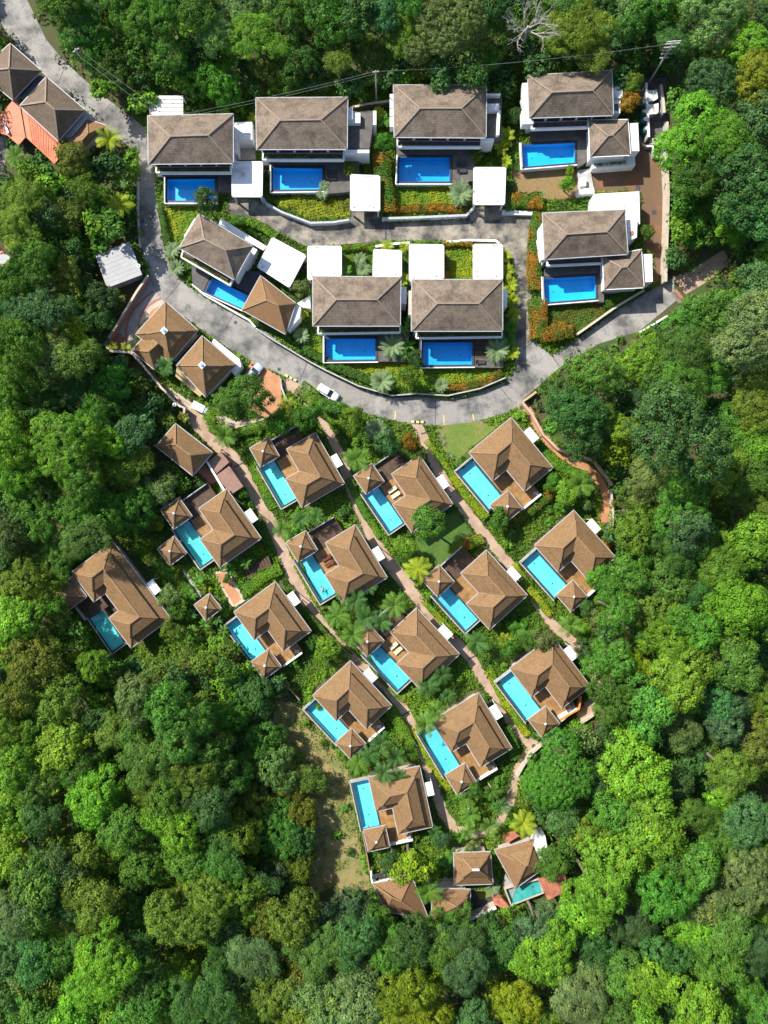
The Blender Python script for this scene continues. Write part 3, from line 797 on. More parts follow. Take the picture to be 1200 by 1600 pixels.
v6 = upper_villa('dark brown hip roofed villa turned at an angle beside the curving lane', [(311, 334), (395, 384), (366, 437), (280, 387)], [(319, 374), (352, 391)])
balcony(v6, [(287, 392), (363, 438), (360, 447), (284, 403)], z=4.2)
terrace(v6, [(299, 414), (329, 431), (317, 456), (301, 444)]); terrace(v6, [(362, 438), (376, 424), (412, 424), (402, 450), (391, 460), (334, 432)], 1.5, DARKTILE)
pool('bright blue pool beside the tan hip roofed pavilion', [(330, 432), (390, 461), (379, 485), (318, 457)], 1.55, BASIN_B, WATER_B, 0.3, px=True, lip_edges=(2,), group='bright blue pools')
slab(v6, 'entrance_roof', [(345, 341), (417, 385), (411, 391), (342, 350)], 2.6, 3.2, WHITE)
slab(v6, 'planter_wall', [(395, 386), (402, 390), (386, 420), (376, 424), (374, 416)], 0, 2.6, WHITE)
slab(v6, 'end_wall', [(304, 341), (308, 343), (291, 371), (287, 369)], 0, 5.4, WHITE)
pv = upper_villa('small light tan hip roofed pavilion beside the angled pool', [(407, 431), (462, 474), (446, 522), (378, 484)], [(416, 469), (434, 477)], ev=4.2, rv=6.4, mat=ROOF_P, group=None, name='pavilion', cat='pavilion')
slab(pv, 'side_roof', [(463, 476), (470, 480), (468, 497), (450, 516), (446, 511)], 0, 3.6, WHITE_ROOF)
slab(pv, 'side_wall', [(464, 474), (484, 462), (485, 482), (472, 480)], 0, 3.0, WHITE)
v7 = upper_villa('dark brown hip roofed villa with the palm shaded white carport behind it', [(489, 432), (626, 433), (625, 509), (489, 509)], [(525, 468), (589, 468)])
balcony(v7, [(498, 508), (625, 508), (625, 520), (497, 522)]); terrace(v7, [(500, 518), (640, 518), (635, 565), (591, 565), (591, 525), (500, 525)])
pool('bright blue pool left of the big silver fan palm', [(506, 526), (590, 526), (590, 565), (506, 566)], 1.55, BASIN_B, WATER_B, 0.45, px=True, lip_edges=(2, 3), parapet=(3, 0.5), group='bright blue pools')
v8 = upper_villa('dark brown hip roofed villa with yellow palms along its right side', [(644, 437), (785, 437), (785, 517), (643, 517)], [(683, 474), (748, 474)])
balcony(v8, [(651, 516), (784, 516), (784, 527), (650, 529)]); terrace(v8, [(652, 525), (788, 525), (786, 575), (742, 574), (742, 531), (652, 531)])
pool('bright blue pool with dark timber deck at its right end', [(657, 532), (741, 532), (741, 573), (657, 574)], 1.55, BASIN_B, WATER_B, 0.45, px=True, lip_edges=(2, 3), parapet=(3, 0.5), group='bright blue pools')
slab(v7, 'window_bay', [(627, 448), (635, 448), (635, 475), (627, 474)], 0, 5.0, WHITE)
slab(v8, 'window_bay', [(786, 452), (793, 453), (792, 480), (786, 480)], 0, 5.0, WHITE)
slab(v8, 'window_bay', [(638, 454), (643, 454), (643, 492), (638, 492)], 0, 5.0, CREAM)

carport('white flat carport roof between the first two blue pools', [(361, 252), (411, 252), (410, 308), (362, 308)])
carport('white carport roof with grey stains beside the orange hedge', [(547, 272), (594, 274), (594, 330), (547, 329)])
carport('white carport roof marked by palm shade at the lane corner', [(740, 261), (791, 261), (789, 320), (739, 320)])
carport('white carport roof turned at an angle beside the curved hedge', [(425, 370), (479, 399), (452, 450), (401, 417)])
c5 = carport('square white carport roof touching the angled one', [(480, 384), (534, 384), (534, 431), (480, 438)])
carport('smallest white carport roof with yellow palms at its top edge', [(583, 389), (628, 391), (628, 433), (582, 433)])
carport('square white carport roof left of the stepping stone garden', [(639, 381), (694, 382), (694, 436), (639, 440)])
carport('white carport roof with a dark mould patch right of the stepping stones', [(739, 381), (786, 381), (786, 437), (739, 437)])

# pergola with rusty slats
r = empty('pergola', at(259, 165), 'white slatted pergola roof streaked with rust', 'pergola')
for k in range(5):
    y = 149.5 + k * 6.2
    slab(r, 'slat_panel', [(233, y), (286, y), (286, y + 4.8), (233, y + 4.8)], 3.2, 3.35, plain('rust_streaked_white', (0.78, 0.76, 0.73), 0.7, (0.32, 0.15, 0.09), 1.6, (0.54, 0.7)) if k == 0 else bpy.data.materials['rust_streaked_white'])
for x, y in ((234, 150), (285, 150), (234, 178), (285, 178)):
    c = at(x, y, 3.2); MB().box(c.x - .1, c.x + .1, c.y - .1, c.y + .1, 0, 3.2).build('post', WHITE, r)
mark(R4(232, 149, 286, 180))
# sun loungers by the pools
def lounger_proto(cush, frame):
    r = bpy.data.objects.new('sun_lounger', None); COL.objects.link(r); ORG[r.name] = Vector((0, 0, 0))
    f = MB()
    for y in (-0.32, 0.32): f.beam((-1.0, y, 0.24), (0.95, y, 0.24), 0.06, 0.07)
    for x in (-0.95, 0.0, 0.9): f.beam((x, -0.32, 0.24), (x, 0.32, 0.24), 0.06, 0.06)
    f.build('frame', frame, r, local=True, weld=False)
    for x in (-0.85, 0.8):
        for y in (-0.3, 0.3): MB().box(x - .03, x + .03, y - .03, y + .03, 0, 0.24).build('leg', frame, r, local=True)
    MB().box(-0.95, 0.3, -0.36, 0.36, 0.28, 0.38).build('cushion', cush, r, local=True)
    MB().beam((0.3, 0, 0.33), (0.9, 0, 0.68), 0.72, 0.1).build('backrest', cush, r, local=True)
    MB().beam((0.74, 0, 0.66), (0.9, 0, 0.75), 0.5, 0.09).build('pillow', cush, r, local=True)
    return r
CREAMC = plain('cream_cushion', (0.72, 0.62, 0.42), 0.9); DARKC = plain('charcoal_cushion', (0.05, 0.045, 0.045), 0.9); REDC = plain('dark_red_cushion', (0.13, 0.045, 0.03), 0.9)
LP = {}
def lounger(kind, x, y, z, ang, label, group):
    if kind not in LP:
        LP[kind] = lounger_proto({'cream': CREAMC, 'dark': DARKC, 'red': REDC}[kind], {'cream': DECK, 'dark': BLACK, 'red': DECKD}[kind]); o = LP[kind]
    else: o = copy_tree(LP[kind])
    o.location = at(x, y, z) if not isinstance(x, Vector) else x
    o.rotation_euler = (0, 0, ang)
    tag(o, label, 'sun lounger', group)
    return o
for k, (x, y, t) in enumerate([(518, 270, 'upper lounger right of the second blue pool'), (518, 279, 'lower lounger right of the second blue pool'), (721, 257, 'upper lounger right of the third blue pool'), (721, 268, 'lower lounger right of the third blue pool'),
                             (750, 545, 'upper lounger on the dark deck beside the fan palm'), (750, 566, 'lower lounger on the dark deck beside the fan palm')]):
    lounger('dark', x, y, 1.5, math.pi, 'charcoal ' + t, 'dark loungers on the upper terraces')
terrace(v8, [(742, 531), (786, 531), (786, 560), (742, 560)], 1.504, DECKD, 'timber_deck')
# ------------------------------------------------------------------ the lower villas: two tiered tan roofs in L plan
ZE, ZP = 4.2, 1.5                 # eaves, deck level
TAN = 0.60
def uvw(O, U, W): return lambda u, w, z=0.0: Vector((O.x + U.x * u + W.x * w, O.y + U.y * u + W.y * w, z))

def l_roof(f, L, W, D, z0, t=TAN):
    h = W / 2 * t
    N, E, S_, I, T, Q = f(0, 0, z0), f(L, 0, z0), f(L, W, z0), f(W, W, z0), f(W, D, z0), f(0, D, z0)
    A, B, C = f(W / 2, W / 2, z0 + h), f(L - W / 2, W / 2, z0 + h), f(W / 2, D - W / 2, z0 + h)
    return [[N, E, B, A], [E, S_, B], [S_, I, A, B], [I, T, C, A], [T, Q, C], [Q, N, A, C]], [N, E, S_, I, T, Q], [(N, A), (E, B), (S_, B), (T, C), (Q, C), (A, B), (A, C)], [(I, A)]
def skirt(f, pin, pout, z0, t, d):
    a = [f(u, w, z0) for u, w in pout]; b = [f(u, w, z0 + d * t) for u, w in pin]
    n = len(a)
    return [[a[k], a[(k + 1) % n], b[(k + 1) % n], b[k]] for k in range(n)], a, [(a[k], b[k]) for k in range(n)]
def two_tier(r, f, outline, up, d, z0=ZE, t=TAN, over=0.34, raise_=0.60):
    """outline(dd) gives the eave outline moved in by dd; up(dd, z) gives the upper roof's faces"""
    fs, ea, caps = skirt(f, outline(d + 0.5), outline(0), z0, t, d + 0.5)
    mb = MB()
    for q in fs: mb.face(q)
    n = len(ea)
    for k in range(n):
        a, b = ea[k], ea[(k + 1) % n]; dn = Vector((0, 0, 0.18)); mb.face([a - dn, b - dn, b, a])
    low = [e - Vector((0, 0, 0.18)) for e in ea]
    for tri in tessellate_polygon([low]): mb.face([low[i] for i in tri])
    lo = mb.build('lower_roof', ROOF_T, r)
    capd = [(a, a + (b - a) * (d / (d + 0.5))) for a, b in caps]
    ridge_caps(lo, capd, CAP_T, 0.2, 0.1)
    g = MB(); oe = inset(ea, -0.06)
    for k in range(n):
        a, b = oe[k], oe[(k + 1) % n]
        g.beam((a.x, a.y, z0 - .07), (b.x, b.y, z0 - .07), 0.12, 0.12)
    g.build('gutter', METAL, lo, weld=False)
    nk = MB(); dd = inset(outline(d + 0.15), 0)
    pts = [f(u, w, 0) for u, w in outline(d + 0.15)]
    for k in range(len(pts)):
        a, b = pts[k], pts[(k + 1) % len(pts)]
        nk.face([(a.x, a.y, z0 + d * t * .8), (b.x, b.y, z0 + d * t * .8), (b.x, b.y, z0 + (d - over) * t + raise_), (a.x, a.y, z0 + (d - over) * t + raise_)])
    nk.build('roof_neck', DARK, r)  # neck wall between the tiers, shade of the gap put into its near-black colour
    faces, e2, caps2, val = up(d - over, z0 + (d - over) * t + raise_)
    mb = MB()
    for q in faces: mb.face(q)
    m = len(e2)
    for k in range(m):
        a, b = e2[k], e2[(k + 1) % m]; dn = Vector((0, 0, 0.14)); mb.face([a - dn, b - dn, b, a])
    low = [e - Vector((0, 0, 0.14)) for e in e2]
    for tri in tessellate_polygon([low]): mb.face([low[i] for i in tri])
    upo = mb.build('upper_roof', ROOF_T, r)
    ridge_caps(upo, caps2, CAP_T, 0.22, 0.12)
    return lo, upo

def pavilion(label, f, cu, cw, half, z0=ZE - 0.4, group='square garden pavilions beside the pools', h=TAN):
    c = f(cu, cw, 0)
    r = empty('pavilion', (c.x, c.y, 0), label, 'pavilion', group)
    a = half
    def outl(dd): return [(cu - a + dd, cw - a + dd), (cu + a - dd, cw - a + dd), (cu + a - dd, cw + a - dd), (cu - a + dd, cw + a - dd)]
    def up(dd, z):
        p = [f(u, w, z) for u, w in outl(dd)]; ap = f(cu, cw, z + (a - dd) * h)
        return [[p[k], p[(k + 1) % 4], ap] for k in range(4)], p, [(q, ap) for q in p], []
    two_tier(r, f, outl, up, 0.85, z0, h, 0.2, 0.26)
    ap = f(cu, cw, z0 + a * h + 0.18)
    MB().lathe(ap, [(0.24, -0.05), (0.24, 0.16), (0.1, 0.3), (0.0, 0.34)], 8).build('finial', WHITE, r)
    for su in (-1, 1):
        for sw in (-1, 1):
            q = f(cu + su * (a - 0.75), cw + sw * (a - 0.75))
            MB().box(q.x - .12, q.x + .12, q.y - .12, q.y + .12, 0, z0 - 0.1).build('post', DECK, r)
    mark_world([f(u, w) for u, w in outl(0)])
    return r

def lower_villa(kind, c0, c1, vlabel, plabel, pavlabel, flip=1, lounge=None, pav=True, basin=None):
    """c0: roof corner at the wing end of the long side, c1: the other end (photograph pixels)"""
    a, b = at(*c0, ZE), at(*c1, ZE)
    U = (b - a).normalized(); k = (b - a).length / 12.34
    W = Vector((-U.y, U.x, 0)); 
    if W.x > 0: W = -W                      # towards the pool, down left
    f0 = uvw(a, U, W); f = lambda u, w, z=0.0: f0(u * k, w * k, z)
    L, Wd, D = 12.34, 6.98, 10.35
    ctr = f(6, 4)
    r = empty('villa', (ctr.x, ctr.y, 0), vlabel, 'villa', 'lower villas with two tiered tan roofs')
    def outl(dd): return [(dd, dd), (L - dd, dd), (L - dd, Wd - dd), (Wd - dd, Wd - dd), (Wd - dd, D - dd), (dd, D - dd)]
    def up(dd, z):
        g = lambda u, w, zz=0.0: f(u + dd, w + dd, zz)
        return l_roof(g, L - 2 * dd, Wd - 2 * dd, D - 2 * dd, z)
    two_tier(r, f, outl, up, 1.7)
    mark_world([f(u, w) for u, w in outl(-0.3)])
    wl = [f(u, w) for u, w in outl(0.8)]
    MB().prism(wl, -0.1, ZE - 0.15).build('wall', CREAM, r)
    glazing(r, f(8.2, Wd - 0.8), f(11.2, Wd - 0.8), ZP + .05, ZP + 2.4, 4, 0.03)
    glazing(r, f(Wd - 0.8, 7.2), f(Wd - 0.8, 9.3), ZP + .05, ZP + 2.4, 2, 0.03)
    glazing(r, f(1.4, D - 0.8), f(5.6, D - 0.8), ZP + .05, ZP + 2.4, 4, 0.03)
    glazing(r, f(2.5, 0.8), f(4.0, 0.8), ZP + 1, ZP + 2.2, 2, -0.03, 'window')
    glazing(r, f(8.5, 0.8), f(10, 0.8), ZP + 1, ZP + 2.2, 2, -0.03, 'window')
    # small white canopy over the front door
    cz = 3.9
    MB().prism([f(3.6, -1.7), f(6.35, -1.7), f(6.35, -0.12), f(3.6, -0.12)], cz - 0.12, cz).build('canopy', WHITE, r)
    for u in (3.75, 6.2): MB().beam(f(u, -1.55, 0), f(u, -1.55, cz - .12), 0.12, 0.12).build('canopy_post', WHITE, r)
    mark_world([f(3.6, -1.7), f(6.35, -1.7), f(6.35, 0), f(3.6, 0)])
    # deck round the inner corner
    if kind == 'B':
        pu0, pu1, pw0, pw1 = 1.1, 11.3, 10.15, 14.4
        dk = [(Wd - 0.8, Wd - 0.8), (11.6, Wd - 0.8), (11.6, 4.4), (14.9, 4.4), (14.9, 9.3), (13.4, 10.13), (Wd - 0.8, 10.13)]
        pc = (12.45, 11.4, 2.2)
    else:
        pu0, pu1, pw0, pw1 = 2.2, 12.6, 10.4, 14.6
        dk = [(Wd - 0.8, Wd - 0.8), (L - .8, Wd - .8), (L - .8, 9.9), (12.0, 10.38), (Wd - 0.8, 10.38)]
        pc = (14.2, 11.4, 2.3)
    wpts = [f(*q) for q in dk]
    mark_world(wpts)
    o = MB(); p = [Vector((q.x, q.y, 0)) for q in wpts]
    o.prism(p, -0.1, ZP)
    ang = math.atan2(U.y, U.x) + (math.pi / 2 if kind == 'A' else 0)
    for fi in range(len(o.f)):              # planks run with the villa
        pts = [o.v[i] for i in o.f[fi]]
        if all(abs(q.z - ZP) < 1e-6 for q in pts):
            o.uv[fi] = [(q.x * math.cos(ang) + q.y * math.sin(ang), -q.x * math.sin(ang) + q.y * math.cos(ang)) for q in pts]
    o.build('deck', DECK, r)
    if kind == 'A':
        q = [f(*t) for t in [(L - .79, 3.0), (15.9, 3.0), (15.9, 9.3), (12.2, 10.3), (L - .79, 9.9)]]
        MB().prism(q, -0.1, ZP - .004).build('deck', DECKD, r); mark_world(q)  # far end of the deck: its shade is put into a darker timber colour
    # white garden wall at the deck's edge
    if kind == 'B':
        q = [f(15.0, 9.2), f(15.0, 4.5)]
        MB().beam(q[0] + Vector((0, 0, ZP + .35)), q[1] + Vector((0, 0, ZP + .35)), 0.35, 0.8).build('deck_wall', WHITE, r)
        q = f(14.2, 5.2, ZP + .35); MB().box(q.x - .45, q.x + .45, q.y - .3, q.y + .3, ZP, ZP + .7).build('counter', GREYW, r)
    else:
        q = [f(15.95, 3.0), f(15.95, 9.2)]
        MB().beam(q[0] + Vector((0, 0, ZP + .4)), q[1] + Vector((0, 0, ZP + .4)), 0.16, 0.9).build('deck_wall', METAL, r)
        q = [f(L - .8, 2.95), f(15.95, 2.95)]
        MB().beam(q[0] + Vector((0, 0, ZP + .3)), q[1] + Vector((0, 0, ZP + .3)), 0.12, 0.6).build('deck_rail', DECKD, r)
    # pool
    cor = [f(pu0, pw0), f(pu1, pw0), f(pu1, pw1), f(pu0, pw1)]
    pool(plabel, cor, ZP + 0.03, basin or BASIN_T, WATER_T, 0.38 * k, 1.0, lip_edges=(2, 3) if kind == 'B' else (2, 3), rim_mat=DARKTILE, shell=GREYW,
         parapet=(3, 0.5) if kind == 'B' else None, steps=(1, 1.5) if kind == 'A' else None, group='turquoise pools of the lower villas')
    if pav: pavilion(pavlabel, f, pc[0], pc[1], pc[2])
    if lounge:
        for j, du in enumerate((8.3, 9.6)):
            q = f(du, 8.6, ZP)
            lounger(lounge[0], q, 0, 0, math.atan2(W.y, W.x) + math.pi, lounge[1] + (' nearer the pavilion' if j else ' nearer the roof corner'), 'loungers on the lower villa decks')
    return r, f

lower_villa('B', (798.7, 652.5), (863.7, 731), 'tan villa right of the pale lawn, topmost at right', 'turquoise pool beside the pale lawn', 'square pavilion at the end of the pool by the pale lawn')
lower_villa('B', (896.5, 797.5), (961.7, 870.7), 'tan villa at the foot of the orange path against the right wall', 'turquoise pool left of the rightmost villa', 'square pavilion below the rightmost turquoise pool', basin=BASIN_T)
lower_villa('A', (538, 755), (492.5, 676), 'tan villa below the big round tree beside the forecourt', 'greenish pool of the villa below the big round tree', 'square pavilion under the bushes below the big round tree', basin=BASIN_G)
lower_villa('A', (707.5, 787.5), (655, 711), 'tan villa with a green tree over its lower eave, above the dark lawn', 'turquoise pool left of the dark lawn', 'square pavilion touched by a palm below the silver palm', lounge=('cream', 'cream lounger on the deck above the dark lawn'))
lower_villa('A', (408, 841), (354, 764), 'tan villa beside the brown flat roofed walkway', 'greenish pool above the sand court', 'square pavilion left of the shade-darkened deck, near the yellow bush', basin=BASIN_G)
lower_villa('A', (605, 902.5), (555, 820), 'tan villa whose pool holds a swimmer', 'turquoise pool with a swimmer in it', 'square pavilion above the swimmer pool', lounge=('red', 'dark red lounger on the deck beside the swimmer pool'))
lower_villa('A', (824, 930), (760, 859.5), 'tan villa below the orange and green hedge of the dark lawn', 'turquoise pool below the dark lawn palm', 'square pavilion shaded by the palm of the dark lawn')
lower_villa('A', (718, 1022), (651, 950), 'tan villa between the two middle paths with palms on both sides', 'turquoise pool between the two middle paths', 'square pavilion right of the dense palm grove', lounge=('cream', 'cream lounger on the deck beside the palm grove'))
lower_villa('B', (430, 909), (486, 986), 'tan villa below the sand court', 'bluish pool below the sand court', 'square pavilion at the left edge of the villas over the banana plants')
lower_villa('B', (547.5, 1032.5), (612, 1102.5), 'tan villa above the dry grass clearing', 'turquoise pool along the dry grass clearing', 'square pavilion half under palms at the clearing')
vB5 = lower_villa('B', (862.5, 994), (922.5, 1072.5), 'tan villa with the orange railing', 'bluish pool of the villa with the orange railing', 'square pavilion left of the orange railing')
lower_villa('B', (747.5, 1082.5), (800, 1169), 'tan villa with tree shade on its upper slope, left of the leafy hedge', 'turquoise pool overhung by a palm', 'square pavilion above the palm ringed path bend')
lower_villa('B', (655.5, 1197), (676, 1292), 'tan villa set square to the photo below the palm thicket', 'turquoise pool with tree shaped shade beside the clearing', 'square pavilion with the red flower bed below it', basin=BASIN_T)
# orange railing
wall_line(vB5[0], 'orange_rail', [(872, 1127), (905, 1108), (908, 1088)], 0.3, 1.2, 2.4, plain('orange_paint', (0.75, 0.24, 0.05), 0.6))
slab(vB5[0], 'white_bench', [(870, 1120), (893, 1107), (896, 1112), (872, 1125)], 0, 2.0, WHITE)

# the long villa on the left, wings at both ends
a, b = at(176, 846, ZE), at(266, 966, ZE)
U = (b - a).normalized(); W = Vector((-U.y, U.x, 0)); W = -W if W.x > 0 else W
fL = uvw(a, U, W)
r = empty('villa', fL(9, 3.5), 'long tan villa on the left with wings at both ends', 'villa', 'lower villas with two tiered tan roofs')
Lg, Wg, D1, D2 = (b - a).length, 7.0, 9.7, 9.3
def outl(dd): return [(dd, dd), (Lg - dd, dd), (Lg - dd, D2 - dd), (Lg - Wg + dd, D2 - dd), (Lg - Wg + dd, Wg - dd), (Wg - dd, Wg - dd), (Wg - dd, D1 - dd), (dd, D1 - dd)]
def up(dd, z):
    h = (Wg / 2 - dd) * TAN
    q = [fL(u, w, z) for u, w in outl(dd)]
    A, B = fL(Wg / 2, Wg / 2, z + h), fL(Lg - Wg / 2, Wg / 2, z + h); C = fL(Wg / 2, D1 - Wg / 2, z + h); Dd = fL(Lg - Wg / 2, D2 - Wg / 2, z + h)
    return [[q[0], q[1], B, A], [q[1], q[2], Dd, B], [q[2], q[3], Dd], [q[3], q[4], B, Dd], [q[4], q[5], A, B], [q[5], q[6], C, A], [q[6], q[7], C], [q[7], q[0], A, C]], q, \
        [(q[0], A), (q[1], B), (q[2], Dd), (q[3], Dd), (q[6], C), (q[7], C), (A, B), (A, C), (B, Dd)], []
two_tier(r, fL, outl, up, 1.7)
mark_world([fL(u, w) for u, w in outl(-.3)])
MB().prism([fL(u, w) for u, w in outl(0.8)], -0.1, ZE - .15).build('wall', CREAM, r)
glazing(r, fL(Wg + .2, Wg - .8), fL(Lg - Wg - .2, Wg - .8), ZP, ZP + 2.4, 5, 0.03)
MB().prism([fL(10.2, -1.7), fL(12.9, -1.7), fL(12.9, -.12), fL(10.2, -.12)], 3.8, 3.92).build('canopy', WHITE, r)
for u in (10.3, 12.8): MB().beam(fL(u, -1.55, 0), fL(u, -1.55, 3.8), 0.12, 0.12).build('canopy_post', WHITE, r)
MB().prism([fL(2.0, 9.0), fL(Wg - .9, 9.0), fL(Wg - .9, Wg - .9), fL(Lg - Wg + .9, Wg - .9), fL(Lg - Wg + .9, 8.5), fL(9.0, 9.0), fL(8.7, 13.3), fL(4.2, 13.6)], -.1, ZP).build('deck', DECKD, r)
mark_world([fL(2, 7), fL(12, 7), fL(12, 13.4), fL(4, 13.6)])
pool('greenish pool of the long villa on the left', [at(162, 951, ZP), at(197, 1005, ZP), at(175, 1021, ZP), at(137, 965, ZP)], ZP + .03, BASIN_G, WATER_T, 0.36, 1.0, lip_edges=(1, 2), shell=GREYW, group='turquoise pools of the lower villas', steps=(3, 1.4))
pavilion('square pavilion at the left tip of the long villa', fL, 3.0, 12.7, 2.35)
MB().beam(fL(5.4, 13.9, ZP + .5), fL(8.6, 13.9, ZP + .5), 0.15, 1.0).build('deck_wall', METAL, r)

# two small pavilions on the garden walk
fI = uvw(Vector((0, 0, 0)), Vector((0.8, -0.6, 0)), Vector((-0.6, -0.8, 0)))
def pav_px(label, x, y, half, z0=3.2):
    p = at(x, y, z0 + 0.8); U2 = Vector((0.80, 0.60, 0)); W2 = Vector((-0.6, 0.8, 0))
    pavilion(label, uvw(p, U2, W2), 0, 0, half, z0)
pav_px('small square pavilion on the garden walk below the greenish pool', 267, 861, 2.0)
pav_px('small square pavilion among banana leaves left of the sand court', 323, 949, 1.85)
for poly, z, m, nm in [([(226, 884), (252, 868), (256, 874), (229, 890)], 0.5, DECKD, 'garden_walk'), ([(278, 880), (286, 886), (318, 932), (312, 936)], 0.45, GREYP, 'garden_walk'),
                       ([(334, 893), (355, 889), (384, 938), (366, 950), (358, 942)], 0.3, CREAMP, 'sand_court_kerb')]:
    mark(poly); structure(nm, MB().prism(P(poly, z), -0.1, z), m)
ground_sheet('sand_court', [(337, 897), (353, 893), (378, 936), (366, 945)], 0.304, ORANGEP)
r = empty('steps', at(396, 890), 'flight of dark brown garden steps above the sand court', 'steps')
for k in range(9):
    x, y = 382 + k * 4.2, 903 - k * 2.6
    slab(r, 'step', [(x, y - 12), (x + 3.6, y - 14.2), (x + 9, y + 2.5), (x + 5.4, y + 4.7)], -0.05, 0.2 + 0.13 * k, DECKD)
mark([(378, 892), (412, 870), (428, 885), (392, 912)])

# ------------------------------------------------------------------ entrance and lobby buildings
def simple_house(label, eaves, ridge, ev, rv, mat, cat, name, group=None, wall=CREAM, gut=True, caps=None):
    c = [at(x, y, ev) for x, y in eaves]; ctr = sum(c, Vector()) / 4
    mark_world(c)
    r = empty(name, (ctr.x, ctr.y, 0), label, cat, group)
    hip4(r, c, [at(x, y, rv) for x, y in ridge], mat, caps or CAP_T, gut)
    w = inset([(q.x, q.y) for q in c], 0.7)
    MB().prism(w, -0.1, ev - .2).build('wall', wall, r)
    glazing(r, w[3], w[2], 0.4, 2.6, 4, -0.03); glazing(r, w[0], w[3], 0.4, 2.6, 3, -0.03)
    return r, c
def two_tier_px(r, eaves, ev, slope=0.6, d=1.5):
    """a second, smaller pyramid raised above the first"""
    c = [at(x, y, ev) for x, y in eaves]
    return c
def cupola(r, x, y, z):
    c = at(x, y, z)
    MB().lathe((c.x, c.y, z - .2), [(0.62, 0), (0.62, 0.35), (0.75, 0.35), (0.75, 0.45), (0.0, 0.62)], 4).build('cupola', WHITE, r)
    MB().lathe((c.x, c.y, z + .38), [(0.3, 0), (0.3, 0.12)], 8).build('vent', plain('blue_vent', (0.15, 0.32, 0.7), 0.5) if 'blue_vent' not in bpy.data.materials else bpy.data.materials['blue_vent'], r)
e1, c = simple_house('tan entrance building with a white cupola beside the paved turning loop', [(258, 471), (309, 516), (266, 566), (212, 522)], [(257, 517), (257, 517)], 4.4, 7.6, ROOF_T, 'entrance building', 'entrance_building', 'cupola topped entrance buildings')
cupola(e1, 257, 517, 7.7)
c = [at(x, y, 4.2) for x, y in [(205, 547), (229, 523), (262, 548), (241, 577)]]
hip4(e1, c, [at(232, 549, 6.2), at(246, 537, 6.2)], ROOF_T, CAP_T, name='wing_roof')
MB().prism(inset([(q.x, q.y) for q in c], .6), -.1, 4.0).build('wing_wall', CREAM, e1)
e2, c = simple_house('tan entrance building with a white cupola beside the small palm', [(316, 525), (369, 570), (321, 620), (276, 571)], [(316, 571), (316, 571)], 4.4, 7.6, ROOF_T, 'entrance building', 'entrance_building', 'cupola topped entrance buildings')
cupola(e2, 316, 571, 7.7)
for rr, cx, cy, q in ((e1, 257, 517, [(258, 488), (291, 517), (262, 549), (229, 521)]), (e2, 316, 571, [(316, 542), (350, 571), (319, 602), (293, 571)])):
    cc = [at(x, y, 6.1) for x, y in q]
    hip4(rr, cc, [at(cx, cy, 7.75)] * 2, ROOF_T, CAP_T, gut=False, name='upper_roof')
slab(e2, 'side_roof', [(334, 529), (374, 561), (377, 572), (366, 586), (361, 580), (369, 569), (331, 535)], 0, 3.0, WHITE, markit=True)
slab(e2, 'awning', [(276, 574), (284, 580), (320, 612), (312, 620), (274, 588)], 2.4, 2.6, plain('straw_awning', (0.42, 0.32, 0.17), 0.9))
lob, c = simple_house('tan lobby building with a long ridge beside the curving entrance path', [(274, 662), (332, 707), (301, 743), (244, 697)], [(274, 694), (297, 711)], 4.6, 7.0, ROOF_T, 'lobby building', 'lobby_building')
slab(lob, 'flat_roof', [(323, 722), (345, 706), (358, 722), (336, 742)], 0, 3.2, ROOF_P if False else plain('brown_felt_roof', (0.20, 0.12, 0.095), 0.9, (0.28, 0.17, 0.12), 0.7), markit=True)
slab(lob, 'flat_roof', [(336, 744), (358, 728), (380, 760), (362, 772), (354, 764)], 0, 3.4, bpy.data.materials['brown_felt_roof'], markit=True)
slab(lob, 'red_court', [(304, 742), (322, 726), (340, 752), (322, 760)], 0, 0.4, REDP, markit=True)
slab(lob, 'wall_line', [(322, 722), (324, 720), (352, 766), (349, 768)], 0, 3.6, WHITE)

# ------------------------------------------------------------------ houses at the upper left
h1, c = simple_house('grey brown pyramid roofed house at the upper left edge', [(16, 68), (64, 110), (20, 156), (-34, 112)], [(14, 107), (14, 107)], 5.0, 8.6, ROOF_G, 'house', 'house', caps=CAP_D)
h2, c = simple_house('grey brown hip roofed house above the orange roof', [(72, 120), (133, 172), (91, 220), (31, 165)], [(71, 159), (85, 171)], 5.0, 8.2, ROOF_G, 'house', 'house', caps=CAP_D)
slab(h2, 'flat_gutter_roof', [(134, 174), (142, 178), (112, 214), (100, 214)], 0, 4.0, GREYW)
slab(h2, 'valley_roof', [(30, 152), (63, 117), (70, 122), (38, 158)], 0, 4.2, TERR)
h3, c = simple_house('small tan roofed annex beside the coconut palm at the road', [(136, 186), (166, 196), (128, 236), (106, 222)], [(137, 209), (128, 219)], 3.6, 5.2, ROOF_P, 'annex', 'annex')
r = empty('tin_roof', at(70, 205), 'bright orange tin roof below the grey brown houses', 'tin roof')
def pitched(parent, name, poly3, mat):
    MB().face([at(*q) for q in poly3]).build(name, mat, parent)
tp = [(21, 155, 3.9), (32, 163, 3.9), (92, 222, 3.9), (99, 216, 3.9), (107, 230, 3.5), (100, 239, 3.3), (85, 256, 2.7), (40, 214, 3.0), (29, 227, 2.6), (12, 212, 2.7), (0, 208, 2.7), (-8, 190, 3.0)]
low = [at(*q) for q in tp]; mb = MB()
for tri in tessellate_polygon([low]): mb.face([low[i] for i in tri])
for k in range(len(low)):
    d = Vector((0, 0, .12)); p, q = low[k], low[(k + 1) % len(low)]; mb.face([p - d, q - d, q, p])
mb.build('roof_sheet', TINR, r)
sm = MB(); sm.beam(at(31, 163, 4.0), at(40, 214, 3.08), 0.1, 0.08); sm.build('ridge_seam', BLACK, r)
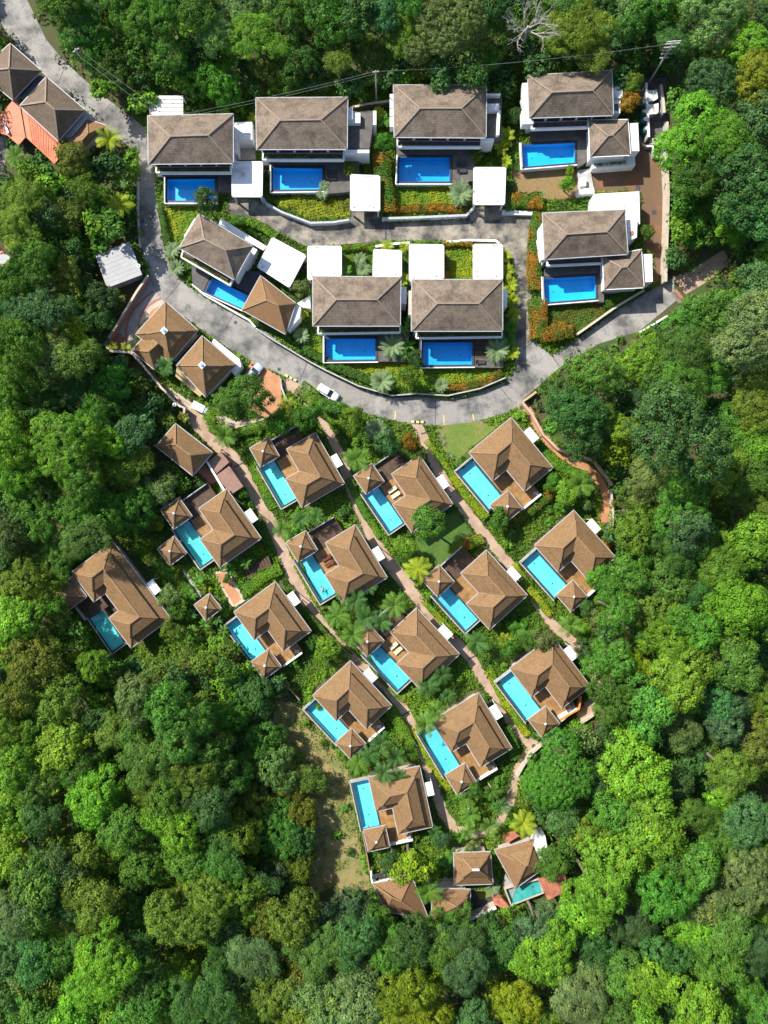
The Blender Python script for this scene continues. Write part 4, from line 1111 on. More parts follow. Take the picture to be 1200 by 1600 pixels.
for k in range(14):
    p = at(34 + k * 4.3, 166 + k * 4.2, 3.97); q = at(30 + k * 4.1 + 12 - k * .2, 212 + k * 3.2, 3.02)
    if k > 1: MB().beam(p, at(44 + k * 3.2, 217 + k * 2.9, 3.06), 0.06, 0.05).build('sheet_seam', TINR, r)
for x, y in ((0, 205), (30, 222), (84, 250), (100, 234), (60, 230)):
    q = at(x, y, 2.7); MB().box(q.x - .08, q.x + .08, q.y - .08, q.y + .08, 0, 2.7).build('post', METAL, r)
mark([(q[0], q[1]) for q in tp])
mark([(0, 210), (12, 216), (28, 230), (8, 270), (-20, 290), (-30, 210)])
structure('yard', MB().prism(P([(-30, 212), (10, 214), (12, 236), (4, 272), (-30, 292)]), -0.1, 0.02), ROADB)
slab(r, 'white_drain', [(4, 188), (8, 192), (14, 207), (11, 209)], 2.9, 3.3, WHITE)
r = empty('tin_roof', at(2, 402), 'orange and grey tin roof corner cut by the left edge', 'tin roof')
for k, m in enumerate((TINR, ZINC, TINR)):
    slab(r, 'roof_sheet', [[(-30, 372), (1, 386), (9, 396), (-30, 400)], [(-30, 400.6), (9, 396.6), (16, 402), (10, 412), (-30, 418)], [(-30, 418.6), (9, 412.6), (1, 422), (-30, 440)]][k], 2.7, 2.8 + 0.03 * k, m)
MB().box(at(0, 405).x - 4, at(0, 405).x, at(0, 405).y - 1.5, at(0, 405).y + 1.5, 0, 2.7).build('wall', WHITE, r)
mark([(-30, 372), (16, 396), (16, 412), (-30, 440)])

# grey metal shed
r = empty('shed', at(187, 413), 'grey corrugated metal shed beside the lane', 'shed')
c4 = [(149, 399), (202, 377), (222, 429), (167, 450)]
A0, B0, C0, D0 = [at(x, y, 3.2) for x, y in c4]
N = 16
for k in range(N):
    t0, t1 = k / N, (k + 1) / N
    p = [A0 + (D0 - A0) * t0, B0 + (C0 - B0) * t0, B0 + (C0 - B0) * t1, A0 + (D0 - A0) * t1]
    up_ = Vector((0, 0, 0.02 if k % 2 else 0.0))
    q = [v + up_ for v in p]
    MB().prism(q, 3.1 + (0.02 if k % 2 else 0), 3.17 + (0.02 if k % 2 else 0)).build('roof_sheet', ZINC, r)
MB().prism(inset([(q.x, q.y) for q in (A0, B0, C0, D0)], 0.5), -0.1, 3.08).build('wall', GREYW, r)
mark(c4); mark([(204, 430), (226, 424), (216, 455), (190, 465)])

# ------------------------------------------------------------------ compound at the bottom
k1, c = simple_house('plain tan hip roof at the bottom left of the compound, half under trees', [(583, 1381), (643, 1370), (670, 1437), (604, 1424)], [(612, 1402), (626, 1408)], 4.0, 6.2, ROOF_P, 'house', 'house')
k2, c = simple_house('tan two tiered roof behind the tall palm at the bottom', [(676, 1388), (735, 1390), (733, 1434), (674, 1438)], [(712, 1418), (714, 1418)], 4.0, 6.4, ROOF_T, 'house', 'house')
k3, c = simple_house('square tan two tiered house with a white ridge cap', [(709, 1333), (766, 1331), (770, 1381), (710, 1383)], [(739, 1360), (747, 1360)], 4.0, 6.2, ROOF_T, 'house', 'house')
k4, c = simple_house('tan pyramid roofed house above the deep teal pool', [(773, 1328), (835, 1311), (849, 1357), (805, 1388)], [(822, 1354), (824, 1354)], 2.9, 4.8, ROOF_P, 'house', 'house')
for rr, q, zc, rd in ((k2, [(687, 1402), (731, 1402), (729, 1428), (688, 1428)], 5.2, [(712, 1416), (714, 1416)]), (k3, [(723, 1341), (761, 1341), (763, 1371), (722, 1371)], 5.4, [(739, 1359), (747, 1359)]), (k4, [(798, 1334), (832, 1322), (846, 1356), (811, 1376)], 4.0, [(822, 1352), (824, 1352)])):
    c = [at(x, y, zc) for x, y in q]
    hip4(rr, c, [at(x, y, zc + 1.9) for x, y in rd], ROOF_T, CAP_T, gut=False, name='upper_roof')
slab(k3, 'ridge_cap', [(738, 1358), (749, 1358), (749, 1361), (738, 1361)], 7.25, 7.45, WHITE)
slab(k4, 'flat_roof', [(836, 1316), (842, 1303), (852, 1306), (858, 1340), (848, 1354), (834, 1322)], 0, 3.6, WHITE, markit=True)
slab(k4, 'terrace', [(785, 1382), (790, 1366), (806, 1391), (797, 1414)], -.1, 0.9, GREYP, markit=True)
slab(k4, 'brown_roof', [(770, 1404), (784, 1403), (797, 1418), (790, 1421), (772, 1413)], 0, 2.0, DECKR, markit=True)
slab(k4, 'brown_roof', [(787, 1312), (806, 1302), (812, 1306), (792, 1318)], 0, 2.0, DECKR, markit=True)
pool('deep teal pool beside the red timber roof', [(787, 1388), (843, 1372), (850, 1396), (798, 1416)], 1.7, BASIN_D, WATER_T, 0.3, 0.9, rim_mat=CREAMP, shell=CREAM, px=True, zg=-0.05)
r = empty('deck_roof', at(862, 1386), 'flat red plank roof beside the deep teal pool', 'flat roof')
q4 = [(840, 1373), (883, 1364), (887, 1391), (856, 1407)]
A0, B0, C0, D0 = [at(x, y, 3.0) for x, y in q4]
for k in range(9):
    t0, t1 = k / 9 + .004, (k + 1) / 9 - .004
    p = [A0 + (B0 - A0) * t0, A0 + (B0 - A0) * t1, D0 + (C0 - D0) * t1, D0 + (C0 - D0) * t0]
    MB().prism(p, 2.85, 3.0 - 0.015 * (k % 2)).build('plank', DECKR, r)
for q in inset([(v.x, v.y) for v in (A0, B0, C0, D0)], .3): MB().box(q.x - .08, q.x + .08, q.y - .08, q.y + .08, 0, 2.85).build('post', DECKD, r)
mark(q4)
structure('yard', MB().prism(P([(735, 1388), (768, 1386), (786, 1404), (772, 1416), (735, 1436)]), -.1, 0.02), DARKTILE); mark([(735, 1388), (768, 1386), (786, 1404), (772, 1416), (735, 1436)])
ground_sheet('flower_bed', [(742, 1392), (762, 1386), (768, 1400), (750, 1406)], 0.03, LAWN)
r = empty('shade_roof', at(600, 1368), 'small dark and white slatted roof above the plain tan roof', 'shade roof')
for k in range(8):
    x0 = 581 + k * 5
    slab(r, 'slat', [(x0, 1374 - k * 1.1), (x0 + 4.2, 1373 - k * 1.1), (x0 + 4.2, 1366 - k * 1.1), (x0, 1367 - k * 1.1)], 2.5, 2.6, DARKTILE)
slab(r, 'white_edge', [(580, 1380), (622, 1369), (622, 1375), (584, 1382)], 2.4, 2.55, WHITE)
slab(r, 'white_edge', [(578, 1364), (581, 1364), (583, 1380), (580, 1380)], 0, 2.6, WHITE)
mark([(580, 1364), (622, 1356), (622, 1372), (582, 1382)])
structure('yard', MB().prism(P([(692, 1370), (712, 1370), (716, 1387), (690, 1388)]), -.1, .02), GREYP); mark([(692, 1370), (712, 1370), (716, 1387), (690, 1388)])
structure('paving_band', MB().prism(P([(698, 1352), (703, 1346), (710, 1366), (704, 1370)]), -.1, .03), CREAMP)

# ------------------------------------------------------------------ free standing walls
boundary_wall('long curved white garden wall above the big lane bend', [(400, 513), (420, 527), (452, 546), (480, 563), (510, 579), (560, 603), (612, 618), (650, 615), (700, 618), (750, 607), (790, 590)], 0.12, 1.3, DARKTILE, GREYW)
boundary_wall('white garden wall below the angled blue pool', [(300, 444), (320, 461), (355, 481), (389, 500), (399, 511)], 0.3, 1.2, WHITE, None)
boundary_wall('white garden wall bending along the upper lane under the second villa', [(411, 308), (415, 317), (440, 331), (485, 348), (520, 347), (546, 343)], 0.25, 1.4, WHITE, METAL)
boundary_wall('straight white garden wall along the upper lane under the orange hedge strip', [(597, 341), (640, 340), (729, 336), (741, 323)], 0.3, 1.5, WHITE, METAL)
boundary_wall('cream wall along the shaded branch lane', [(1007, 453), (992, 462), (960, 481), (902, 522)], 0.3, 1.5, CREAM, CREAM)
boundary_wall('cream wall at the east side of the rust brown yard', [(1042, 255), (1044, 300), (1043, 350), (1041, 400), (1040, 440)], 0.5, 2.2, CREAM, CREAMP)
boundary_wall('short cream gate wall beside the brown driveway', [(1055, 453), (1064, 464), (1073, 477)], 0.5, 1.8, CREAM, COPPER)
boundary_wall('low cream wall across the shaded lane from the forest', [(999, 519), (1022, 506), (1043, 493)], 0.25, 1.0, CREAM, WHITE)
boundary_wall('reddish brown boundary wall round the entrance drive', [(231, 430), (213, 456), (182, 508), (164, 537), (170, 548), (205, 551), (226, 574), (252, 606), (280, 634), (288, 638), (286, 654)], 0.3, 2.0, plain('red_brown_wall', (0.30, 0.17, 0.13), 0.85), CREAM)
boundary_wall('pinkish wall dividing the orange path from the forest', [(816, 628), (832, 648), (850, 680), (872, 702), (900, 710), (928, 720), (945, 740), (957, 758)], 0.35, 1.6, CREAM, plain('pink_coping', (0.48, 0.31, 0.22), 0.8))
boundary_wall('short stub wall at the mouth of the orange path', [(817, 627), (826, 621), (838, 612)], 0.3, 1.4, CREAM, bpy.data.materials['pink_coping'])
boundary_wall('pale forest side wall beside the rightmost villa', [(955, 765), (958, 800), (957, 826)], 0.3, 1.5, CREAM, CREAMP)
boundary_wall('pale forest side wall right of the white flowering shrub', [(953, 940), (953, 965), (954, 988)], 0.3, 1.5, CREAM, bpy.data.materials['pink_coping'])
boundary_wall('pale forest side wall at the turning of the right path', [(952, 1030), (953, 1056), (953, 1080)], 0.3, 1.5, CREAM, bpy.data.materials['pink_coping'])
boundary_wall('pale retaining wall below the two paths meeting', [(861, 1156), (845, 1165), (830, 1178), (818, 1196), (808, 1214)], 0.35, 1.4, CREAM, CREAMP)
boundary_wall('pale retaining wall below the orange railing', [(928, 1117), (918, 1124), (908, 1130)], 0.3, 1.2, CREAM, CREAMP)
boundary_wall('white wall at the foot of the compound under the palm', [(646, 1438), (672, 1441), (701, 1444)], 0.3, 2.0, CREAM, WHITE)
boundary_wall('white wall at the foot of the compound beside the dark yard', [(733, 1437), (755, 1428), (775, 1418)], 0.5, 2.2, CREAM, WHITE)
boundary_wall('brown wall between clearing and flower bed', [(566, 1300), (572, 1330), (578, 1364)], 0.2, 1.8, bpy.data.materials['red_brown_wall'])
boundary_wall('thin brown wall in the forest below the long villa', [(114, 1030), (124, 1058), (134, 1086)], 0.25, 1.6, bpy.data.materials['red_brown_wall'])
boundary_wall('thin brown wall below the sand court villa by the clearing', [(440, 1068), (455, 1080), (468, 1094)], 0.2, 1.4, bpy.data.materials['red_brown_wall'])
boundary_wall('thin concrete wall along the lane above the shed', [(215, 272), (214, 330), (216, 360), (218, 386)], 0.2, 1.0, GREYW)
boundary_wall('cream curved garden wall above the smallest carport', [(586, 385), (612, 381), (640, 379)], 0.3, 1.2, CREAM, WHITE)
boundary_wall('cream garden wall above the stepping stone garden', [(693, 378), (735, 375), (775, 376), (780, 380)], 0.3, 1.2, CREAM, WHITE)
boundary_wall('cream stone wall curving beside the forecourt', [(438, 592), (440, 606), (446, 622), (455, 634)], 0.3, 1.0, GREYW)
boundary_wall('brick wall behind the second villa', [(547, 168), (575, 162), (610, 157)], 0.3, 1.6, bpy.data.materials['red_brown_wall'], CREAM)
boundary_wall('white wall beside the row of water tanks', [(1010, 129), (1012, 170), (1014, 214)], 0.3, 2.4, GREYW, WHITE)
boundary_wall('grey wall right of the white equipment roofs', [(1033, 132), (1037, 160), (1038, 176)], 0.4, 2.0, GREYW, CREAM)
boundary_wall('low fence wall stepping round the rust brown yard top', [(1010, 228), (1020, 228), (1022, 244), (1040, 244)], 0.2, 1.2, GREYW, WHITE)
boundary_wall('grey wall beside the yard equipment', [(1043, 190), (1042, 215), (1040, 250)], 0.35, 2.0, GREYW, CREAM)
boundary_wall('low white wall with openings below the orange corner hedge', [(785, 331), (808, 332), (832, 333)], 0.7, 0.9, WHITE, WHITE)
boundary_wall('thin red fence behind the yellow bush', [(185, 828), (230, 806), (282, 775)], 0.2, 1.4, bpy.data.materials['red_brown_wall'])
# water tanks, equipment roofs
TANK = plain('green_tank', (0.02, 0.09, 0.075), 0.4); 
tk = None
for k, (x, y) in enumerate([(1001, 168), (1003, 183), (1003, 195), (1005, 209)]):
    if tk is None:
        tk = bpy.data.objects.new('water_tank', None); COL.objects.link(tk); ORG[tk.name] = Vector()
        MB().lathe((0, 0, 0), [(0.85, 0), (0.85, 1.6), (0.7, 1.9), (0.35, 2.05)], 18).build('tank_body', TANK, tk, local=True, smooth=False)
        MB().lathe((0, 0, 2.0), [(0.38, 0), (0.38, 0.14), (0.3, 0.2)], 12).build('lid', WHITE, tk, local=True)
        o = tk
    else: o = copy_tree(tk)
    o.location = at(x, y, 0)
    tag(o, 'dark green water tank with white lid, %s of the four' % ['topmost', 'second', 'third', 'bottom'][k], 'water tank', 'dark green water tanks')
for k, poly in enumerate([[(1012, 141), (1027, 140), (1028, 153), (1025, 156), (1013, 159)], [(1013, 163), (1029, 161), (1029, 175), (1026, 178), (1014, 179)]]):
    r = empty('equipment_shelter', at(1020, 150 + 20 * k), ('upper' if k == 0 else 'lower') + ' white roofed equipment shelter right of the water tanks', 'shelter', 'white equipment shelters')
    slab(r, 'roof_panel', [(poly[0]), ((poly[0][0] + poly[1][0]) / 2 - .2, poly[0][1]), ((poly[0][0] + poly[1][0]) / 2 - .2, poly[4][1] - 1), poly[4]], 2.2, 2.3, WHITE_ROOF)
    slab(r, 'roof_panel', [((poly[0][0] + poly[1][0]) / 2 + .2, poly[0][1]), poly[1], poly[2], poly[3], ((poly[0][0] + poly[1][0]) / 2 + .2, poly[4][1] - 1)], 2.2, 2.28, WHITE_ROOF)
    slab(r, 'wall', [(poly[0][0] + 1, poly[0][1] + 1), (poly[1][0] - 1, poly[1][1] + 1), (poly[2][0] - 2, poly[2][1] - 1), (poly[4][0] + 1, poly[4][1] - 2)], 0, 2.15, GREYW)
r = empty('equipment_box', at(1022, 219), 'small cream box unit in the shaded yard corner', 'equipment')
slab(r, 'body', R4(1017, 216, 1028, 225), 0, 1.4, CREAM); slab(r, 'grille', R4(1021, 217, 1025, 221), 1.4, 1.45, BLACK)
structure('yard', MB().prism(P([(995, 125), (1042, 120), (1044, 230), (1012, 228), (996, 226)]), -.1, .02), TERR); mark([(995, 125), (1042, 120), (1044, 230), (1012, 228), (996, 226)])
r = empty('terrace', at(912, 285), 'white roofed entry court below the villa with the square wing', 'entry court')
slab(r, 'floor', [(902, 266), (922, 263), (929, 300), (904, 303)], 0, 0.4, GREYW, markit=True); slab(r, 'table', R4(908, 277, 916, 290), 0, 1.4, WHITE)
slab(r, 'wall', [(902, 296), (928, 293), (929, 302), (904, 304)], 0, 1.8, WHITE)
# ------------------------------------------------------------------ vehicles
CARW = plain('white_car_paint', (0.82, 0.82, 0.82), 0.25, spec=0.5, fine=0.0); CARS = plain('silver_car_paint', (0.45, 0.50, 0.56), 0.25, spec=0.5, fine=0.0)
def body_loft(secs, n=7):
    """secs: (x, half width, z low, z top, shoulder) -> smooth car body cross sections"""
    mb = MB(); rings = []
    for x, hw, z0, z1, sh in secs:
        prof = [(-hw * .92, z0), (-hw, z0 + (z1 - z0) * .45), (-hw * .97, z0 + (z1 - z0) * .82), (-hw * sh, z1), (0, z1 + 0.02), (hw * sh, z1), (hw * .97, z0 + (z1 - z0) * .82), (hw, z0 + (z1 - z0) * .45), (hw * .92, z0)]
        rings.append([(x, y, z) for y, z in prof])
    for a, b in zip(rings, rings[1:]):
        for j in range(len(a)):
            mb.face([a[j], a[(j + 1) % len(a)], b[(j + 1) % len(b)], b[j]])
    mb.face(rings[0][::-1]); mb.face(rings[-1])
    return mb
def car(label, x, y, ang, paint):
    r = bpy.data.objects.new('parked_car', None); COL.objects.link(r); ORG[r.name] = Vector()
    r.location = at(x, y, 0.035); r.rotation_euler = (0, 0, ang); tag(r, label, 'car', 'parked cars')
    body_loft([(-2.22, .55, .45, .75, .9), (-2.15, .78, .3, .95, .85), (-1.9, .87, .25, 1.0, .88), (-1.0, .9, .22, 1.0, .9), (0.4, .9, .22, .98, .9), (1.2, .89, .22, .93, .86), (1.85, .84, .25, .84, .82), (2.12, .7, .3, .74, .8), (2.22, .48, .38, .6, .8)]).build('body', paint, r, smooth=True, local=True)
    # glasshouse ring and painted roof
    lowp = [(-1.75, .74), (0.85, .76)]; topp = [(-1.3, .6), (0.05, .6)]; zl, zt = 0.96, 1.46
    L0 = [(-1.8, -.72, zl), (.9, -.74, zl), (.9, .74, zl), (-1.8, .72, zl)]; T0 = [(-1.42, -.6, zt), (.1, -.6, zt), (.1, .6, zt), (-1.42, .6, zt)]
    MB().face([L0[1], L0[2], T0[2], T0[1]]).build('windscreen', GLASS, r, local=True)
    MB().face([L0[3], L0[0], T0[0], T0[3]]).build('rear_window', GLASS, r, local=True)
    MB().face([L0[0], L0[1], T0[1], T0[0]]).build('side_window', GLASS, r, local=True)
    MB().face([L0[2], L0[3], T0[3], T0[2]]).build('side_window', GLASS, r, local=True)
    body_loft([(-1.55, .48, zt - .06, zt, .9), (-1.4, .6, zt - .05, zt + .06, .85), (-.6, .63, zt - .04, zt + .09, .85), (0.05, .61, zt - .04, zt + .05, .85), (.16, .5, zt - .05, zt, .9)]).build('car_roof', paint, r, smooth=True, local=True)
    for s in (-1, 1):
        MB().beam((-1.3, s * .5, zt + .1), (-.1, s * .5, zt + .1), .04, .04).build('roof_rail', BLACK, r, local=True)
        MB().beam((.7, s * .84, 1.02), (.7, s * 1.02, 1.05), .14, .12).build('mirror', paint, r, local=True)
        MB().beam((2.02, s * .5, .66), (2.14, s * .68, .64), .16, .1).build('headlight', STEP, r, local=True)
        MB().beam((-2.2, s * .5, .8), (-2.14, s * .72, .8), .1, .14).build('tail_light', REDP, r, local=True)
        for xx in (-1.35, 1.38):
            w = MB(); w.tube([(xx, s * .72, .33), (xx, s * .93, .33)], .33, 14); o = w.build('wheel', BLACK, r, local=True)
            MB().tube([(xx, s * .93, .33), (xx, s * .945, .33)], .2, 10).build('rim', METAL, o, local=True)
    return r
car('white parked car with dark windscreen on the big lane bend', 513.5, 614.5, math.radians(-31), CARW)
car('silver blue car half hidden under the big round tree', 397, 584, math.radians(48), CARS)
r = bpy.data.objects.new('small_truck', None); COL.objects.link(r); ORG[r.name] = Vector()
r.location = at(316, 639, 0.03); r.rotation_euler = (0, 0, math.radians(-27)); tag(r, 'small truck with white box bed and dark cab on the entrance drive', 'truck')
MB().box(-1.75, .75, -.72, .72, .55, 1.5).build('cargo_box', CARW, r, local=True)
MB().box(-1.7, 1.7, -.6, .6, .35, .55).build('chassis', BLACK, r, local=True)
body_loft([(.8, .68, .5, 1.35, .9), (1.1, .7, .45, 1.42, .88), (1.5, .7, .45, 1.3, .85), (1.75, .66, .45, .9, .85), (1.82, .5, .5, .75, .85)]).build('cab', plain('grey_blue_paint', (0.20, 0.24, 0.30), 0.3, spec=.5), r, smooth=True, local=True)
MB().face([(1.56, -.55, 1.25), (1.56, .55, 1.25), (1.78, .58, .93), (1.78, -.58, .93)]).build('windscreen', GLASS, r, local=True)
MB().box(.95, 1.4, -.45, .45, 1.43, 1.46).build('cab_roof', METAL, r, local=True)
for s in (-1, 1):
    for xx in (-1.15, 1.25):
        MB().tube([(xx, s * .55, .28), (xx, s * .74, .28)], .28, 12).build('wheel', BLACK, r, local=True)

# ------------------------------------------------------------------ people
SKIN = plain('skin', (0.45, 0.28, 0.19), 0.6); HAIR = plain('hair', (0.02, 0.015, 0.012), 0.6)
def person(label, loc, rot, pose, cloth_top, cloth_leg):
    J = pose; names = list(J); idx = {n: i for i, n in enumerate(names)}
    bones = [('pelvis', 'waist'), ('waist', 'chest'), ('chest', 'neck'), ('neck', 'head'), ('head', 'crown')]
    for s in 'lr': bones += [('chest', 'sh' + s), ('sh' + s, 'el' + s), ('el' + s, 'wr' + s), ('wr' + s, 'ha' + s), ('pelvis', 'hi' + s), ('hi' + s, 'kn' + s), ('kn' + s, 'an' + s), ('an' + s, 'to' + s)]
    rad = dict(pelvis=.14, waist=.125, chest=.15, neck=.055, head=.095, crown=.07)
    for s in 'lr': rad.update({'sh' + s: .06, 'el' + s: .042, 'wr' + s: .03, 'ha' + s: .034, 'hi' + s: .09, 'kn' + s: .058, 'an' + s: .04, 'to' + s: .035})
    me = bpy.data.meshes.new('person'); me.from_pydata([J[n] for n in names], [(idx[a], idx[b]) for a, b in bones], [])
    o = bpy.data.objects.new('person', me); COL.objects.link(o)
    bm = bmesh.new(); bm.from_mesh(me); lay = bm.verts.layers.skin.verify(); bm.verts.ensure_lookup_table()
    for n in names: bm.verts[idx[n]][lay].radius = (rad[n], rad[n])
    bm.verts[idx['pelvis']][lay].use_root = True
    bm.to_mesh(me); bm.free()
    o.modifiers.new('skin', 'SKIN'); sb = o.modifiers.new('sub', 'SUBSURF'); sb.levels = 1; sb.render_levels = 1
    dg = bpy.context.evaluated_depsgraph_get()
    m2 = bpy.data.meshes.new_from_object(o.evaluated_get(dg)); m2.name = 'person'
    o.modifiers.clear(); o.data = m2
    m2.materials.clear()
    for m in (SKIN, cloth_top, cloth_leg): m2.materials.append(m)
    up = Vector(J['chest']) - Vector(J['pelvis']); L = up.length; up.normalize(); pe = Vector(J['pelvis'])
    torso = [(Vector(J['pelvis']), Vector(J['chest']))]
    for p in m2.polygons:
        t = (p.center - pe).dot(up) / L
        p.material_index = 0
        if -1.55 < t < 0.12 and cloth_leg is not SKIN: p.material_index = 2
        if 0.12 <= t < 1.22:
            d = p.center - pe; off = (d - up * d.dot(up)).length
            p.material_index = 1 if off < .30 else 0
    m2.shade_smooth()
    h = Vector(J['head']) * .45 + Vector(J['crown']) * .55
    hm = MB(); 
    hm.lathe(h, [(.112, -.06), (.115, 0), (.095, .07), (.05, .11), (0.0, .12)], 12); ho = hm.build('hair', HAIR, o, local=True, smooth=True)
    o.location = loc; o.rotation_euler = rot
    tag(o, label, 'person')
    return o
def walk(sw=.25):
    J = dict(pelvis=(0, 0, .93), waist=(0, 0, 1.1), chest=(0, 0, 1.34), neck=(0, 0, 1.48), head=(.02, 0, 1.6), crown=(.02, 0, 1.7))
    for s, y, f in (('l', .19, 1), ('r', -.19, -1)):
        J.update({'sh' + s: (0, y, 1.4), 'el' + s: (-sw * f * .5, y * 1.2, 1.12), 'wr' + s: (-sw * f * .3 + .1, y * 1.2, .88), 'ha' + s: (-sw * f * .3 + .14, y * 1.2, .78),
                  'hi' + s: (0, y * .5, .86), 'kn' + s: (sw * f * .6 + .05, y * .5, .48), 'an' + s: (sw * f - .04, y * .5, .08), 'to' + s: (sw * f + .15, y * .5, .04)})
    return J
person('person in dark clothes walking down the entrance path', at(348.5, 704, 0.02), (0, 0, math.radians(-60)), walk(), plain('dark_shirt', (0.03, 0.03, 0.04), .9), plain('dark_trousers', (0.04, 0.04, 0.05), .9))
person('person in a dark top standing beside the small truck', at(301.5, 625, 0.03), (0, 0, math.radians(150)), walk(.1), plain('maroon_shirt', (0.10, 0.03, 0.03), .9), bpy.data.materials['dark_trousers'])
J = dict(pelvis=(0, 0, 0), waist=(.17, 0, .02), chest=(.4, 0, .03), neck=(.54, 0, .05), head=(.66, 0, .08), crown=(.77, 0, .09))
for s, y in (('l', .19), ('r', -.19)):
    J.update({'sh' + s: (.44, y, .04), 'el' + s: (.5, y * 2.3, .0), 'wr' + s: (.7, y * 3.2, .0), 'ha' + s: (.78, y * 3.5, 0), 'hi' + s: (-.07, y * .5, 0), 'kn' + s: (-.46, y * .9, -.03), 'an' + s: (-.85, y * 1.1, 0), 'to' + s: (-1.0, y * 1.2, -.02)})
person('person swimming face down with arms spread in the turquoise pool', at(504.5, 922.5, 1.42), (0, 0, math.radians(115)), J, SKIN, plain('black_trunks', (0.02, 0.02, 0.03), .8))

# ------------------------------------------------------------------ utility poles and their cables, lamp posts, the dead tree
def pole(label, x, y, h, ang, arms):
    b = at(x, y, 0)
    r = empty('utility_pole', b, label, 'utility pole', 'utility poles')
    MB().tube([b + Vector((0, 0, -.2)), b + Vector((0, 0, h))], [.17, .11], 8).build('pole', POLE, r)
    d = Vector((math.cos(ang), math.sin(ang), 0))
    for k, (z, w) in enumerate(arms):
        o = MB().beam(b + Vector((0, 0, z)) - d * w / 2, b + Vector((0, 0, z)) + d * w / 2, .17, .17).build('cross_arm', METAL, r)
        for t in (-.45, -.15, .15, .45):
            c = b + d * w * t + Vector((0, 0, z + .06))
            MB().lathe(c, [(.05, 0), (.08, .06), (.05, .12), (.07, .18), (0.0, .24)], 6).build('insulator', CREAMP, o)
    return r, b, d
p1, b1, d1 = pole('slim concrete utility pole beside the upper left lane', 152, 128, 10, .6, [(9.6, 1.4), (7.2, 1.0)])
p2, b2, d2 = pole('concrete utility pole behind the second upper villa', 588, 160, 10, .1, [(9.7, 1.2)])
p3, b3, d3 = pole('tall utility pole with many cross arms at the upper right', 1012, 132, 13, .08, [(12.8, 2.6), (12.2, 2.6), (11.2, 2.4), (10.4, 2.2), (9.4, 2.0), (8.2, 1.6)])
def cable(label, a, b, sag, n=12, off=(0,)):
    for k, oo in enumerate(off):
        pts = [a + (b - a) * (i / n) + Vector((0, 0, -4 * sag * (i / n) * (1 - i / n))) + oo for i in range(n + 1)]
        o = MB().tube(pts, .018, 4).build('power_cable', GREYW); tag(o, label + (' (upper)' if 0 else ''), 'cable', 'power cables')
v = lambda z: Vector((0, 0, z))
cable('left overhead cable running from the lane pole towards the pergola', b1 + v(9.7) - d1 * .5, at(240, 175, 6.0), .5, off=[Vector()])
cable('right overhead cable running from the lane pole towards the pergola', b1 + v(9.7) + d1 * .5, at(246, 168, 6.0), .6, off=[Vector()])
cable('lower overhead cable between the pergola villa and the second pole', at(246, 190, 7.2), b2 + v(9.2), .8, off=[Vector()])
cable('upper overhead cable between the pergola villa and the second pole', at(252, 184, 7.4), b2 + v(9.8) - d2 * .5, .7, off=[Vector()])
cable('long overhead cable in front of the trees to the many armed pole', b2 + v(9.8) + d2 * .5, b3 + v(12.3), 1.2, off=[Vector()])
for x, y, t in [(225, 424, 'at the wall corner below the grey shed'), (280, 636, 'at the bend of the reddish brown wall'), (774, 1277, 'in the palm ringed path bend')]:
    b = at(x, y, 0); r = empty('lamp_post', b, 'white round lamp post ' + t, 'lamp post', 'round white lamp posts')
    MB().tube([b, b + v(3.0)], .06, 8).build('post', BLACK, r)
    MB().lathe(b + v(3.0), [(.1, 0), (.38, .05), (.38, .16), (.3, .2)], 14).build('lamp_head', WHITE, r)
    MB().lathe(b + v(3.2), [(.13, 0), (.13, .05), (0.0, .07)], 8).build('cap', BLACK, r)

def branch_mesh(mb, p, d, ln, rad, depth, spread=.7, rs=random):
    q = p + d * ln * .5 + Vector((rs.uniform(-.1, .1), rs.uniform(-.1, .1), 0)) * ln; e = p + d * ln
    mb.tube([p, q, e], [rad, rad * .82, rad * .62], 5, cap=False)
    if depth == 0: return
    for k in range(rs.choice((2, 3, 3))):
        nd = (d + Vector((rs.uniform(-1, 1), rs.uniform(-1, 1), rs.uniform(-.35, .6))) * spread).normalized()
        branch_mesh(mb, e if k else q, nd, ln * rs.uniform(.62, .85), rad * .6, depth - 1, spread, rs)
def bare_tree(label, x, y, h, ln, seed, depth=4, mat=PALEBARK, lean=(0, 0)):
    rs = random.Random(seed); b = at(x, y, 0)
    r = empty('bare_tree', b, label, 'tree', 'bare leafless trees')
    top = b + Vector((lean[0], lean[1], h))
    MB().tube([b, b + (top - b) * .5 + Vector((.2, .1, 0)), top], [.32, .26, .2], 8).build('trunk', mat, r)
    mb = MB()
    for k in range(6):
        a = k * 1.05 + rs.uniform(-.3, .3)
        branch_mesh(mb, b + (top - b) * rs.uniform(.75, 1), Vector((math.cos(a), math.sin(a), rs.uniform(.3, .8))).normalized(), ln, .13, depth, .75, rs)
    mb.build('branches', mat, r, weld=False)
    return r
bare_tree('large bare grey dead tree in the forest at the top', 808, 98, 10.5, 2.3, 5, 4)
bare_tree('thin bare tree with brown limbs in the gap at the upper right', 1095, 92, 7, 1.3, 8, 2, BARK)
bare_tree('pale leafless twigs between the yellow-green trees at the right edge', 1172, 158, 9, 1.2, 21, 3)
bare_tree('pale leafless twigs standing in the vivid green canopy at the right', 1000, 910, 8, 1.3, 31, 3)
bare_tree('pale leafless crown beside the lobby building', 226, 690, 8, 1.2, 41, 3)
bare_tree('pale bare branches poking out of the canopy below the left banana plants', 245, 1075, 8, 1.1, 51, 3)
bare_tree('pale bare branches in the bright crown right of the round tree', 985, 1215, 9, 1.2, 61, 3)
bare_tree('pale bare twigs over the olive trees at the bottom', 500, 1508, 8, 1.1, 71, 3)
